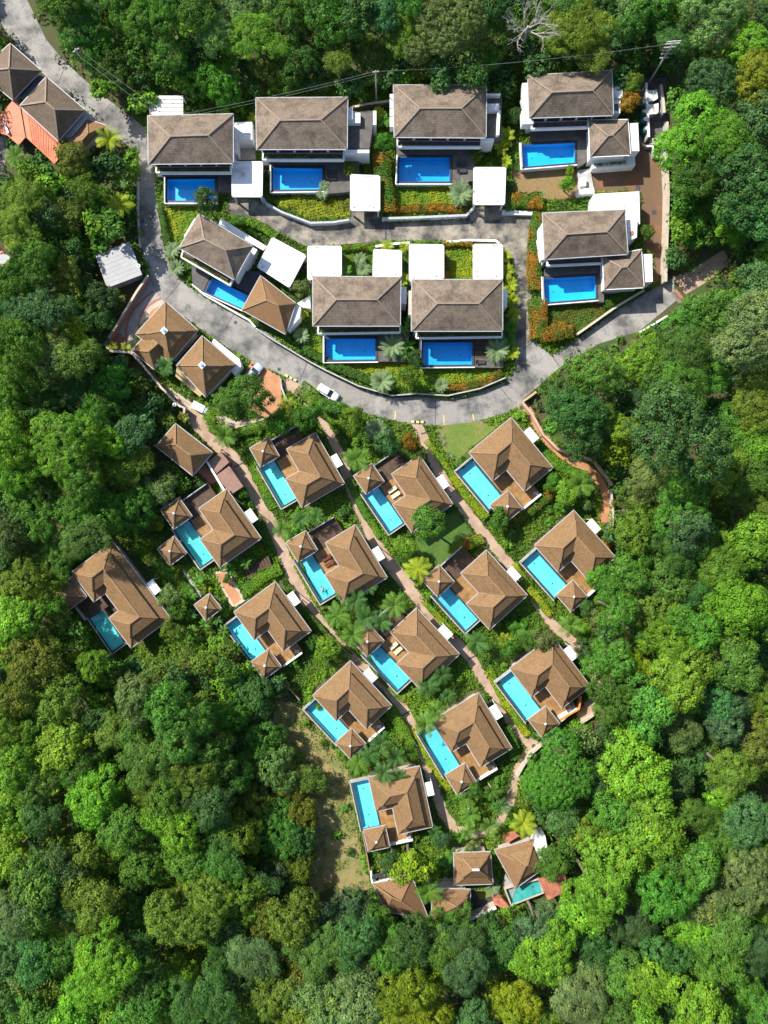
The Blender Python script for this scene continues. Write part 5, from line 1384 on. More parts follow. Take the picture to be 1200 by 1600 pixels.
# ------------------------------------------------------------------ foliage
def leaves(name, C, Nn, S, colr, mat=LEAF, parent=None, aspect=0.62, link=True, r_=None):
    """one mesh of leaf shaped quads: C centres, Nn normals, S lengths, colr tints (all numpy)"""
    r_ = r_ or rng
    n = len(C)
    Nn = Nn / (np.linalg.norm(Nn, axis=1, keepdims=True) + 1e-9)
    T = r_.normal(size=(n, 3)); T -= Nn * np.sum(T * Nn, 1, keepdims=True); T /= np.linalg.norm(T, axis=1, keepdims=True) + 1e-9
    B = np.cross(Nn, T)
    S = S[:, None]
    V = np.stack([C - T * S * .5, C + B * S * aspect * .5 + T * S * .04, C + T * S * .5, C - B * S * aspect * .5 + T * S * .04], 1).reshape(-1, 3)
    me = bpy.data.meshes.new(name)
    me.vertices.add(4 * n); me.vertices.foreach_set('co', V.astype(np.float32).ravel())
    me.loops.add(4 * n); me.loops.foreach_set('vertex_index', np.arange(4 * n, dtype=np.int32))
    me.polygons.add(n); me.polygons.foreach_set('loop_start', np.arange(0, 4 * n, 4, dtype=np.int32))
    a = me.attributes.new('tint', 'FLOAT_COLOR', 'POINT')
    cc = np.ones((n, 4), np.float32); cc[:, :3] = colr
    a.data.foreach_set('color', np.repeat(cc, 4, axis=0).ravel())
    me.update(calc_edges=True); me.materials.append(mat)
    if not link: return me
    o = bpy.data.objects.new(name, me); COL.objects.link(o)
    if parent: o.parent = parent
    return o

def sph(n, zmin=-1.0, r_=None):
    r_ = r_ or rng
    z = r_.uniform(zmin, 1, n); a = r_.uniform(0, 2 * np.pi, n); q = np.sqrt(1 - z * z)
    return np.stack([q * np.cos(a), q * np.sin(a), z], 1)

def crown_mesh(name, R, kind, seed):
    """crown of radius R whose middle is the origin: lobes > clumps > leaves"""
    g = np.random.default_rng(seed)
    K = dict(bumpy=dict(nl=11, lr=.40, flat=.85, cr=(.36, .66), lpc=46, ls=(.20, .34), dome=.62, up=.15, gap=.0),
             broad=dict(nl=9, lr=.40, flat=.72, cr=(.48, .85), lpc=52, ls=(.28, .48), dome=.5, up=.35, gap=.05),
             feathery=dict(nl=14, lr=.34, flat=.45, cr=(.36, .80), lpc=60, ls=(.16, .30), dome=.42, up=.75, gap=.08),
             rounded=dict(nl=7, lr=.55, flat=.9, cr=(.28, .46), lpc=38, ls=(.18, .30), dome=.5, up=.1, gap=.0),
             open=dict(nl=8, lr=.33, flat=.62, cr=(.36, .70), lpc=52, ls=(.19, .34), dome=.6, up=.35, gap=.12))[kind]
    nl = K['nl']; lob = []
    for i in range(nl):
        rho = R * .72 * math.sqrt((i + .3) / nl) * g.uniform(.7, 1.25); a = i * 2.39996 + g.uniform(-.7, .7)
        z = R * K['dome'] * (1 - (rho / R) ** 2) * g.uniform(.7, 1.2) - R * .15
        lob.append((np.array([rho * math.cos(a), rho * math.sin(a), z]), R * K['lr'] * g.uniform(.6, 1.3)))
    CC, CN, CR, CT = [], [], [], []
    for c, lr in lob:
        area = 2 * math.pi * lr * lr; m = int(area / (math.pi * np.mean(K['cr']) ** 2) * 1.5) + 4
        d = sph(m, -.35, g); rad = lr * g.uniform(.82, 1.08, m)[:, None]
        p = c + d * rad * np.array([1, 1, K['flat']])
        keep = np.ones(m, bool)
        for c2, lr2 in lob:
            if c2 is c: continue
            q = (p - c2) / (lr2 * np.array([1, 1, K['flat']]))
            keep &= np.linalg.norm(q, axis=1) > .78
        keep &= g.uniform(size=m) > K['gap']
        p, d = p[keep], d[keep]
        CC.append(p); CN.append(d); CR.append(g.uniform(*K['cr'], len(p)))
        base = g.normal(1, .10)
        t = np.clip(base + g.normal(0, .19, len(p)), .5, 1.8)[:, None] * np.ones(3)
        y = g.uniform(size=len(p)) < .10
        t[y] *= np.array([1.45, 1.2, .9])
        CT.append(t)
    CC, CN, CR, CT = map(np.concatenate, (CC, CN, CR, CT))
    n = K['lpc']; m = len(CC)
    d = sph(m * n, -.55, g).reshape(m, n, 3)
    P_ = CC[:, None] + d * (CR[:, None, None] * g.uniform(.5, 1.24, (m, n, 1))) * np.array([1, 1, .8])
    Nr = d * .9 + CN[:, None] * .45 + np.array([0, 0, K['up']]) + g.normal(0, .38, (m, n, 3))
    T = CT[:, None] * g.normal(1, .12, (m, n, 1)).clip(.6, 1.5)
    # an inner layer of shaded leaves closes the crown
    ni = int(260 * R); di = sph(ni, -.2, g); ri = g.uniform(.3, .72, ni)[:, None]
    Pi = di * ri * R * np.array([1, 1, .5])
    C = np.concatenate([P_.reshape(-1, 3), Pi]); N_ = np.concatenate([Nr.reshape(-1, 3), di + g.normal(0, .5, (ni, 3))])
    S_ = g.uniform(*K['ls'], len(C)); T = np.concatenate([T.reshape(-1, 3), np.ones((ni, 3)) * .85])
    return leaves(name, C, N_, S_, T, link=False, r_=g), lob, (C, N_, S_, T)

def trunk_mesh(name, H, R, lob, seed):
    """trunk from the ground up to the crown's middle at height H with limbs into the lobes"""
    rs = random.Random(seed); mb = MB(); w = .10 + R * .035
    fork = H - R * .55
    mb.tube([(0, 0, -.3), (rs.uniform(-.2, .2), rs.uniform(-.2, .2), fork * .5), (0, 0, fork), (0, 0, H)], [w * 1.5, w * 1.05, w * .9, w * .35], 7, cap=False)
    for c, lr in lob[:7]:
        e = Vector((c[0], c[1], H + c[2] - lr * .1)); mid = Vector((c[0] * .45, c[1] * .45, fork + (e.z - fork) * .6))
        mb.tube([(0, 0, fork), mid, e], [w * .6, w * .4, w * .12], 5, cap=False)
    return mb.mesh(name)

COLS = dict(dk=((.044, .112, .024), 'dark green'), md=((.068, .165, .020), 'mid green'), br=((.118, .248, .018), 'bright green'), ol=((.100, .165, .018), 'olive green'),
            bl=((.060, .142, .042), 'blue-green'), gy=((.115, .185, .05), 'grey-green'), yl=((.150, .220, .011), 'yellow-green'), vv=((.072, .200, .019), 'vivid green'), og=((.24, .13, .012), 'orange-brown'), rd=((.20, .05, .02), 'reddish'))
KINDS_ = dict(c='bumpy', b='broad', f='feathery', r='rounded', o='open')
FORMW = dict(bumpy='bumpy', broad='coarse-leaved', feathery='feathery', rounded='dome-shaped', open='open')
TREES = """
175,108,42,c,md;225,40,38,c,md;265,22,40,c,md;262,78,40,c,md;125,48,42,c,md;105,14,38,c,md;150,82,34,c,md;335,52,40,f,gy;343,138,46,c,vv;400,60,50,f,br;425,112,40,o,ol;300,18,36,c,md;195,8,34,c,vv;215,150,24,b,br;160,140,22,b,br
455,45,42,c,md;470,97,38,c,md;448,132,32,c,md;522,42,34,c,md;530,96,30,f,ol;580,88,46,f,ol;628,58,40,f,ol;600,28,32,c,bl;690,46,56,r,gy;560,10,34,b,dk;640,8,38,o,md;500,10,36,c,md;545,135,24,b,dk;380,8,36,f,gy
745,58,46,c,md;762,90,30,f,md;905,45,50,f,ol;868,60,36,f,ol;930,88,30,f,ol;992,20,42,c,gy;962,66,38,c,bl;905,82,28,f,dk;840,105,26,b,dk;790,120,26,b,dk;735,118,28,c,dk;690,118,26,b,dk;765,15,36,c,dk;885,2,32,f,md
1012,24,44,c,md;1110,28,54,c,gy;1160,14,38,f,gy;1195,18,36,f,bl;1166,74,42,c,br;1132,106,30,c,br;1178,126,42,c,yl;1085,92,26,c,md;1100,148,52,c,bl;1060,160,26,b,md;1185,190,48,c,bl;1085,215,58,c,br;1132,222,42,f,br;1168,246,38,f,md;1008,60,31,c,dk;975,110,26,b,dk;1050,60,30,f,dk
1088,262,46,f,md;1166,288,64,b,dk;1164,334,44,b,dk;1068,306,28,b,vv;1092,340,32,b,md;1142,352,32,c,br;1062,362,22,b,br;1182,450,36,c,bl;1196,402,28,b,br;1192,456,30,b,br;1138,484,30,b,md;1196,336,34,c,dk;1085,375,20,b,vv
994,566,46,c,br;930,590,42,c,md;880,618,36,c,dk;895,640,44,c,dk;930,652,32,c,ol;856,606,20,c,dk;1022,574,40,c,md;1070,552,52,f,md;1064,600,48,f,md;1108,586,44,f,md;1158,528,60,c,gy;1066,507,33,c,md;1108,485,38,b,md;1188,592,46,f,ol;1176,642,44,f,ol
1046,676,76,c,bl;968,672,29,o,br;1158,674,48,c,md;1186,698,38,b,br;1010,752,42,f,gy;1064,784,56,c,vv;996,798,40,c,ol;1124,744,44,o,ol;1176,740,48,f,md;1180,794,46,o,ol;912,684,34,c,dk;960,705,26,c,yl;1010,620,30,f,dk;985,715,28,o,ol;1115,690,30,f,dk;870,665,22,c,vv
990,832,36,c,ol;1072,818,44,c,bl;1060,862,46,f,md;1122,880,52,f,ol;1182,836,44,b,br;988,892,36,c,vv;1046,902,44,c,md;1192,884,28,c,gy;1032,962,46,b,ol;962,952,38,c,vv;1142,950,58,b,br;1192,962,42,b,md;1084,986,42,c,md;956,1030,40,c,vv;988,1036,32,o,yl;1042,1012,42,c,br;1058,1062,60,b,br;1152,1040,46,b,md;1184,1082,40,o,ol;958,1090,40,c,md;1120,1092,44,c,bl;930,1042,24,c,vv;1000,990,30,c,md;1095,925,34,f,dk;1010,850,30,f,dk
950,1092,38,c,md;1010,1102,46,b,md;1122,1112,50,c,bl;1192,1112,34,o,ol;986,1132,28,b,br;1062,1132,44,f,gy;1182,1166,42,o,ol;1136,1202,46,o,ol;877,1203,50,r,vv;912,1158,28,c,gy;986,1202,48,b,br;1050,1218,32,b,dk;962,1262,42,c,md;1086,1272,38,f,md;1022,1292,48,b,br;1172,1272,56,c,bl;1130,1250,32,b,br;926,1312,46,b,br;860,1346,30,f,md;952,1346,46,b,br;1002,1342,42,b,br;1082,1342,46,c,md;1132,1312,42,c,md;1156,1372,50,c,gy;930,1392,52,b,br;1032,1392,46,c,md;1092,1402,46,c,gy;1192,1402,42,o,ol;900,1432,42,b,br;1192,1330,34,c,md;880,1272,30,b,dk;920,1215,30,c,dk;1085,1185,28,b,dk
860,1482,50,b,br;838,1446,40,c,bl;990,1442,40,f,dk;1032,1492,42,c,bl;980,1522,46,b,md;1016,1532,36,b,br;1080,1462,40,b,br;1112,1502,42,b,md;1092,1572,58,b,br;1160,1552,40,b,md;900,1562,46,f,gy;920,1532,36,f,gy;815,1562,38,o,yl;842,1592,36,o,ol;962,1582,42,c,md;1002,1592,38,b,br;1192,1482,42,f,dk;1196,1580,38,c,md;930,1480,34,c,dk;1140,1450,36,c,md;1050,1550,34,f,dk
566,1420,32,c,bl;600,1444,40,c,md;556,1462,42,c,bl;606,1482,42,c,md;640,1472,40,c,dk;702,1452,40,f,md;722,1474,42,f,dk;762,1462,38,c,dk;640,1542,46,c,yl;668,1582,46,c,yl;690,1528,26,c,yl;558,1562,48,c,gy;622,1588,32,c,yl;732,1512,46,f,bl;776,1532,28,c,yl;742,1592,40,c,bl;712,1582,26,o,ol;800,1575,40,c,yl;826,1490,36,b,br;788,1470,36,c,dk;576,1520,32,c,gy;690,1480,34,c,md;640,1510,28,c,md;765,1500,28,f,dk
345,1342,46,f,md;302,1332,46,c,md;376,1392,42,c,ol;330,1402,42,c,ol;286,1396,42,c,ol;302,1432,46,c,ol;412,1422,42,c,ol;456,1430,46,c,ol;392,1492,44,f,gy;440,1466,32,c,ol;500,1482,46,f,md;530,1424,42,c,bl;320,1572,58,f,dk;282,1522,32,c,br;270,1562,36,c,br;430,1552,42,o,ol;472,1572,46,c,ol;502,1560,46,c,gy;540,1552,40,c,gy;466,1352,32,c,ol;434,1362,32,c,bl;360,1450,36,c,dk;405,1380,30,b,dk;480,1505,32,c,ol;370,1530,30,c,dk;540,1480,34,f,md;350,1510,36,f,dk
410,1156,36,c,md;430,1192,42,c,gy;454,1222,30,c,ol;488,1214,29,c,ol;300,1202,52,c,ol;330,1172,46,c,md;282,1132,52,c,md;350,1112,42,c,md;396,1086,38,b,dk;400,1252,46,c,ol;432,1300,50,c,md;464,1300,36,c,dk;470,1268,30,c,ol;370,1300,46,c,ol;276,1290,46,c,br;266,1242,46,c,md;360,1210,36,c,md;330,1255,42,c,dk;390,1190,30,c,md;440,1330,28,c,ol
60,1042,46,c,ol;100,1092,46,c,ol;30,1082,42,c,ol;120,1002,28,r,br;151,1036,30,r,br;60,1142,46,c,md;20,1132,38,c,br;96,1164,46,b,br;170,1104,26,o,ol;180,1142,32,o,ol;220,1082,46,c,gy;216,1132,44,c,md;260,1100,46,c,md;230,1182,46,f,md;30,1192,46,c,br;60,1222,42,c,md;160,1246,50,b,br;110,1252,32,c,md;20,1262,42,b,br;226,1232,42,f,ol;130,1200,40,c,md;62,1275,34,f,dk;250,1292,40,c,md;200,1292,42,c,md;15,1015,34,b,br;145,1130,30,c,dk
60,1382,48,b,md;96,1350,34,c,dk;25,1422,46,f,gy;20,1332,36,b,br;130,1342,36,c,ol;176,1326,32,b,br;152,1406,46,c,ol;196,1432,36,c,md;232,1342,42,c,md;266,1422,46,c,ol;42,1522,28,r,gy;60,1496,36,c,bl;90,1478,46,c,md;170,1492,58,c,br;150,1542,46,c,br;112,1582,36,b,br;230,1532,36,c,md;290,1482,28,c,yl;222,1577,46,c,md;12,1490,36,c,bl;84,1438,40,f,ol;185,1590,30,b,br;110,1400,32,c,dk;60,1590,32,b,md;210,1475,32,f,dk
60,800,52,c,md;150,800,56,c,md;130,842,40,f,md;30,832,46,c,dk;80,872,50,f,md;40,912,52,c,ol;30,962,42,b,br;72,1000,42,o,ol;248,768,30,c,gy;74,902,29,c,dk;200,796,44,c,md;96,957,18,r,br;108,985,26,b,md;75,950,30,c,md
40,560,58,c,md;28,622,46,c,md;66,640,40,c,dk;118,526,30,r,yl;90,562,44,c,gy;120,568,36,c,md;176,602,32,c,vv;110,622,40,f,dk;55,502,46,c,bl;18,512,42,c,bl;140,500,32,c,dk;20,682,46,c,br;30,732,52,c,br;96,700,52,c,br;190,722,56,f,ol;204,682,34,c,bl;62,752,40,c,md;130,758,38,c,md;82,756,22,o,yl;150,655,40,c,md;165,690,30,c,br;8,590,30,f,gy
35,322,46,f,ol;18,352,38,f,ol;72,296,24,b,br;122,254,30,c,ol;136,298,30,c,ol;102,340,36,c,ol;112,302,22,c,bl;70,340,26,c,bl;95,398,24,c,md;114,394,20,c,dk;60,402,30,c,md;110,432,31,c,ol;112,474,34,c,ol;32,442,42,c,md;78,456,26,c,gy;80,492,36,c,bl;160,466,30,c,dk;155,332,22,b,md;178,356,24,b,md;150,375,20,b,vv;100,235,16,c,ol;40,385,24,b,dk;10,300,26,b,bl;175,255,22,b,dk;200,245,20,b,br
"""
TREES = [(float(a), float(b), float(c), KINDS_[k], col) for a, b, c, k, col in (t.strip().split(',') for t in TREES.replace('\n', ';').split(';') if t.strip())]
PROT = {}; ARR = {}
SIZES = [2.6, 3.6, 4.8, 6.2]
def proto(kind, R, v):
    R0 = min(SIZES, key=lambda s: abs(s - R)); key = (kind, R0, v)
    if key not in PROT:
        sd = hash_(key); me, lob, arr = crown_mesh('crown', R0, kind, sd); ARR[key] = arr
        H0 = R0 * .5 + 4.5 + R0 * .7
        PROT[key] = (me, [trunk_mesh('trunk', H0, R0, lob, sd)], R0, H0)
        PROT[key][1][0].materials.append(BARK)
    return PROT[key]
def blur_hit(m, i, j, n):
    return m[max(0, i - n):i + n + 1, max(0, j - n):j + n + 1].any()
def hash_(k): return (sum(ord(c) for c in k[0]) * 7 + int(k[1] * 10) * 131 + k[2] * 977) % 100000
CLM = poly_mask([(430, 1095), (475, 1100), (540, 1180), (552, 1250), (575, 1330), (585, 1385), (560, 1395), (520, 1385), (490, 1400), (470, 1340), (455, 1260), (440, 1200), (425, 1150)])
VEG = []                              # everything that needs a generated label
def tree(x, y, rpx, kind, col, name='tree', hmul=1.0, group='trees round the villas', cat='tree', big=True):
    R = rpx * MPP * .84
    me, tm, R0, H0 = proto(kind, R, random.randrange(3 if big and R > 2.9 else 1))
    s = R / R0; H = H0 * s * hmul
    if name == 'tree':
        H = H * random.uniform(.85, 1.35) + random.uniform(-.5, 1.5)
        BC = BUILT | CLM
        for _ in range(14):                     # trees on the sunny side of buildings and lanes are lower, and none stands in a house
            k_ = 1 - H / HC; bx, by = 600 + (x - 600) * k_, 800 + (y - 800) * k_; T_ = H + .7 * R
            if not any(cell(BC, bx + T_ * q * 6.8, by + T_ * q * 5.3) for q in (.45, .62, .8, 1.0)) and not cell(BC, bx, by): break
            H *= .91
            if H < R * .8 + .8: break
    p = at(x, y, H); p.z = 0
    r = bpy.data.objects.new(name, None); COL.objects.link(r); r.location = p
    r.rotation_euler = (0, 0, random.uniform(0, 6.28))
    base = np.array(COLS[col][0]); j = np.random.default_rng(int(x * 7 + y)).normal(1, .09, 3) * np.random.default_rng(int(x + y * 3)).normal(1, .10)
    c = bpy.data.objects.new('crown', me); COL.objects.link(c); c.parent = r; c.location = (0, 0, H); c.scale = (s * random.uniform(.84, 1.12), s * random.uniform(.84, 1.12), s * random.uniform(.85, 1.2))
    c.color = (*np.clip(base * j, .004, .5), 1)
    t = bpy.data.objects.new('trunk', tm[0]); COL.objects.link(t); t.parent = r; t.scale = (s, s, H / H0)
    size = 'large' if rpx >= 46 else ('small' if rpx < 31 else '')
    VEG.append(dict(o=r, x=x, y=y, words=f'{size} {COLS[col][1]} {FORMW[kind]}'.strip(), noun='tree', cat=cat, group=group))
    return r
THICK = []
for x, y, rp, k, c in TREES:
    if rp < 29: THICK.append((x, y, rp * 1.05, k, c))
    else: tree(x, y, rp * 1.06, k, c)
# smaller trees that fill the gaps between the big ones: one thicket
cov = np.zeros((GH, GW), bool); yy_, xx_ = np.mgrid[0:GH, 0:GW]
for x, y, rp, k, c in TREES: cov |= (xx_ - x / 4 - GO) ** 2 + (yy_ - y / 4 - GO) ** 2 < (rp * .92 / 4) ** 2
op = ~cov & ~poly_mask(RESORT) & ~BUILT & ~CLM
rs_ = random.Random(4); ci, cj = np.nonzero(op[26:454, 26:354]); order = list(range(len(ci))); rs_.shuffle(order)
for o_ in order:
    i, j = ci[o_] + 26, cj[o_] + 26
    if not op[i, j]: continue
    rp = rs_.uniform(15, 25); x, y = (j - GO) * 4, (i - GO) * 4
    if blur_hit(BUILT | CLM, i, j, int(rp / 4)): continue
    THICK.append((x, y, rp, rs_.choice(('bumpy', 'bumpy', 'feathery', 'open', 'broad')), rs_.choice(('md', 'md', 'dk', 'ol', 'br', 'bl', 'dk'))))
    op &= (xx_ - j) ** 2 + (yy_ - i) ** 2 > (rp * .9 / 4) ** 2
TP = []
for x, y, rp, k, c in THICK:
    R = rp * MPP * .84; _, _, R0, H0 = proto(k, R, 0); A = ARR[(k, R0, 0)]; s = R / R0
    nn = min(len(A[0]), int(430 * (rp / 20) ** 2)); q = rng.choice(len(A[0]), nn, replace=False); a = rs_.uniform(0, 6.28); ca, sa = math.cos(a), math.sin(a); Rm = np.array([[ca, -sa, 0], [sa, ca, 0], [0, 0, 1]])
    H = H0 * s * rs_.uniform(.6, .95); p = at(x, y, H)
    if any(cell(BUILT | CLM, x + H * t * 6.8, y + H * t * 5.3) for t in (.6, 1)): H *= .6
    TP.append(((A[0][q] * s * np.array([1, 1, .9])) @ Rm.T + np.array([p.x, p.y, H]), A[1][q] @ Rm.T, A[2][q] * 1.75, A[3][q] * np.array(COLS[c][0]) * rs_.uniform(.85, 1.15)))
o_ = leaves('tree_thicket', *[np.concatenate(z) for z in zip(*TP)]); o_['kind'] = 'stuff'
print('thicket', len(THICK))
# garden trees inside the resort, hand placed
for x, y, rp, k, c, h in [(388, 619, 42, 'bumpy', 'md', 1), (323, 317, 23, 'bumpy', 'dk', 1), (668, 820, 27, 'bumpy', 'md', 1), (437, 658, 24, 'bumpy', 'md', .8), (478, 652, 24, 'bumpy', 'md', .8), (552, 655, 22, 'bumpy', 'br', .8), (530, 640, 18, 'broad', 'md', .6), (512, 635, 15, 'broad', 'md', .6),
                           (604, 690, 22, 'bumpy', 'bl', .8), (640, 690, 17, 'bumpy', 'og', .8), (650, 708, 15, 'broad', 'md', .7), (336, 660, 18, 'bumpy', 'br', .6), (640, 1352, 34, 'broad', 'yl', 1), (612, 1345, 22, 'bumpy', 'dk', .9), (512, 1010, 20, 'rounded', 'br', .5), (490, 1000, 14, 'bumpy', 'md', .5),
                           (635, 855, 20, 'broad', 'br', .6), (883, 772, 20, 'broad', 'br', .6), (862, 755, 16, 'bumpy', 'md', .6), (780, 810, 20, 'broad', 'md', .6), (916, 790, 11, 'open', 'gy', .6), (935, 905, 24, 'rounded', 'vv', .6), (950, 850, 14, 'rounded', 'og', .5), (935, 970, 20, 'open', 'gy', .6), (915, 950, 16, 'bumpy', 'dk', .6), (915, 1010, 22, 'bumpy', 'dk', .8),
                           (905, 1150, 22, 'bumpy', 'md', .7), (600, 225, 17, 'bumpy', 'md', 1), (990, 130, 18, 'bumpy', 'ol', .9), (985, 160, 16, 'bumpy', 'og', .9), (803, 180, 12, 'rounded', 'dk', .6), (665, 1380, 10, 'broad', 'md', .5), (265, 930, 20, 'open', 'gy', .7), (275, 955, 18, 'open', 'md', .6), (270, 985, 22, 'bumpy', 'ol', .8), (247, 815, 13, 'broad', 'yl', .6), (225, 815, 16, 'bumpy', 'dk', .6),
                           (850, 1000, 22, 'open', 'gy', .7), (825, 1000, 18, 'bumpy', 'md', .6), (797, 1010, 18, 'bumpy', 'md', .6), (690, 1310, 16, 'feathery', 'bl', .7), (735, 1325, 14, 'open', 'gy', .6), (740, 1235, 16, 'bumpy', 'md', .8), (378, 770, 10, 'rounded', 'md', .5), (1010, 365, 14, 'bumpy', 'md', .6), (885, 290, 14, 'bumpy', 'br', .5), (890, 268, 8, 'broad', 'yl', .5),
                           (355, 905, 8, 'bumpy', 'md', .5), (545, 265, 13, 'bumpy', 'ol', .5), (745, 245, 12, 'bumpy', 'ol', .5), (470, 450, 16, 'open', 'gy', .7), (640, 590, 20, 'bumpy', 'ol', .6), (650, 560, 16, 'bumpy', 'dk', .7)]:
    tree(x, y, rp * 1.05, k, c, 'garden_tree', h, 'garden trees among the villas', big=False)

# ------------------------------------------------------------------ palms and banana plants, frond by frond
def frond_mesh(L, droop, wid, n=11, stiff=False, seed=1):
    rs = random.Random(seed); V = []; F = []; T = []
    pts = []
    for i in range(n + 1):
        t = i / n; pts.append(Vector((L * t * (1 - .12 * t * droop), 0, L * (.28 * t * (1 - stiff) - droop * .55 * t * t))))
    for i in range(n):
        a, b = pts[i], pts[i + 1]; k = len(V)
        V += [a + Vector((0, -.03, 0)), a + Vector((0, .03, 0)), b + Vector((0, .02, 0)), b + Vector((0, -.02, 0))]; F.append((k, k + 1, k + 2, k + 3)); T += [(1.5, 1.3, .9)] * 4
        t = (i + .5) / n; ln = wid * (math.sin(math.pi * min(1, t * .88 + .12)) ** .7) * rs.uniform(.85, 1.1)
        for s in (-1, 1):
            for q in (0.15, .65):
                c = a.lerp(b, q); d = Vector((.62, s * 1.0, -.32 if not stiff else -.12)).normalized() * ln
                w = (b - a) * .36; k = len(V)
                V += [c, c + w, c + w * .6 + d, c + d * .98]; F.append((k, k + 1, k + 2, k + 3)); T += [(rs.uniform(.75, 1.25),) * 3] * 4
    me = bpy.data.meshes.new('frond'); me.from_pydata([tuple(v) for v in V], [], F)
    a = me.attributes.new('tint', 'FLOAT_COLOR', 'POINT'); a.data.foreach_set('color', [c for t in T for c in (*t, 1)])
    me.materials.append(FROND); return me
def blade_mesh(L, W_, droop):
    n = 5; V = []; F = []
    for i in range(n + 1):
        t = i / n; w = W_ * .5 * math.sin(math.pi * (t * .86 + .08)) ** .6; x = L * t * (1 - .15 * t); z = L * (.35 * t - droop * t * t)
        V += [(x, -w, z + w * .35), (x, 0, z), (x, w, z + w * .35)]
    for i in range(n):
        for j in (0, 1):
            a = i * 3 + j; F.append((a, a + 1, a + 4, a + 3))
    me = bpy.data.meshes.new('leaf'); me.from_pydata(V, [], F)
    a = me.attributes.new('tint', 'FLOAT_COLOR', 'POINT'); a.data.foreach_set('color', [1.0] * (4 * len(V)))
    me.materials.append(FROND); me.shade_smooth(); return me
FR = dict(coconut=[frond_mesh(2.5, .75, .62, 12, seed=s) for s in (1, 2)], fan=[frond_mesh(2.0, .35, .40, 10, True, seed=3)], clump=[frond_mesh(1.7, .8, .5, 8, seed=4)], areca=[frond_mesh(2.3, .9, .7, 8, seed=6)], spiky=[frond_mesh(1.2, .3, .12, 4, True, seed=5)], banana=[blade_mesh(2.0, .62, .55), blade_mesh(1.8, .5, .75)])
PT = {}
def palm(kind, x, y, rpx, h, col, n=13, noun='palm', group='garden palms', fam=''):
    R = rpx * MPP
    b = at(x, y, h); b.z = 0
    name = {'banana': 'banana_plant', 'spiky': 'agave_plant'}.get(kind, 'palm_tree')
    r = bpy.data.objects.new(name, None); COL.objects.link(r); r.location = b
    if h > 1.2:
        key = round(h, 1)
        if key not in PT:
            m = MB().tube([(0, 0, -.2), (.1, .05, h * .5), (0, 0, h)], [.17, .13, .11], 7).mesh('trunk'); m.materials.append(PALEBARK); PT[key] = m
        t = bpy.data.objects.new('trunk', PT[key]); COL.objects.link(t); t.parent = r
    rs = random.Random(int(x * 31 + y)); base = {'coconut': 2.5, 'fan': 2.0, 'clump': 1.7, 'areca': 2.3, 'spiky': 1.2, 'banana': 2.0}[kind]
    a0 = rs.uniform(0, 6.28)
    for i in range(n):
        m = rs.choice(FR[kind])
        f = bpy.data.objects.new('leaf' if kind in ('banana', 'spiky') else 'frond', m); COL.objects.link(f); f.parent = r
        ring = i / n
        pitch = {'coconut': lambda: rs.uniform(-.25, .75), 'fan': lambda: -.15 + 1.0 * ring, 'clump': lambda: rs.uniform(.0, .9), 'areca': lambda: rs.uniform(-.1, .7), 'spiky': lambda: .1 + .9 * ring, 'banana': lambda: rs.uniform(-.15, .8)}[kind]()
        s = R / base * rs.uniform(.85, 1.12)
        f.location = (0, 0, h if h > 1.2 else .3); f.rotation_euler = (0, -pitch, a0 + i * 2.39996 + rs.uniform(-.15, .15)); f.scale = (s, s, s)
        cc = np.array(COLS_P[col][0]) * rs.uniform(.8, 1.2); f.color = (*cc, 1)
    size = 'big' if rpx >= 20 else ('small' if rpx < 14 else '')
    VEG.append(dict(o=r, x=x, y=y, words=f'{size} {COLS_P[col][1]} {fam or {"coconut": "feathery", "fan": "spiky fan", "clump": "clumping", "areca": "dense", "spiky": "spiky", "banana": "wide-leaved"}[kind]}'.strip(), noun={'banana': 'banana plant', 'spiky': 'agave plant'}.get(kind, 'palm'), cat={'banana': 'banana plant', 'spiky': 'plant'}.get(kind, 'palm'), group={'banana': 'banana plants', 'spiky': 'agave plants'}.get(kind, 'palms among the villas')))
COLS_P = dict(g=((.085, .18, .022), 'green'), d=((.050, .128, .026), 'dark green'), y=((.23, .29, .018), 'yellow-green'), s=((.165, .24, .115), 'silvery green'), b=((.065, .18, .02), 'fresh green'))
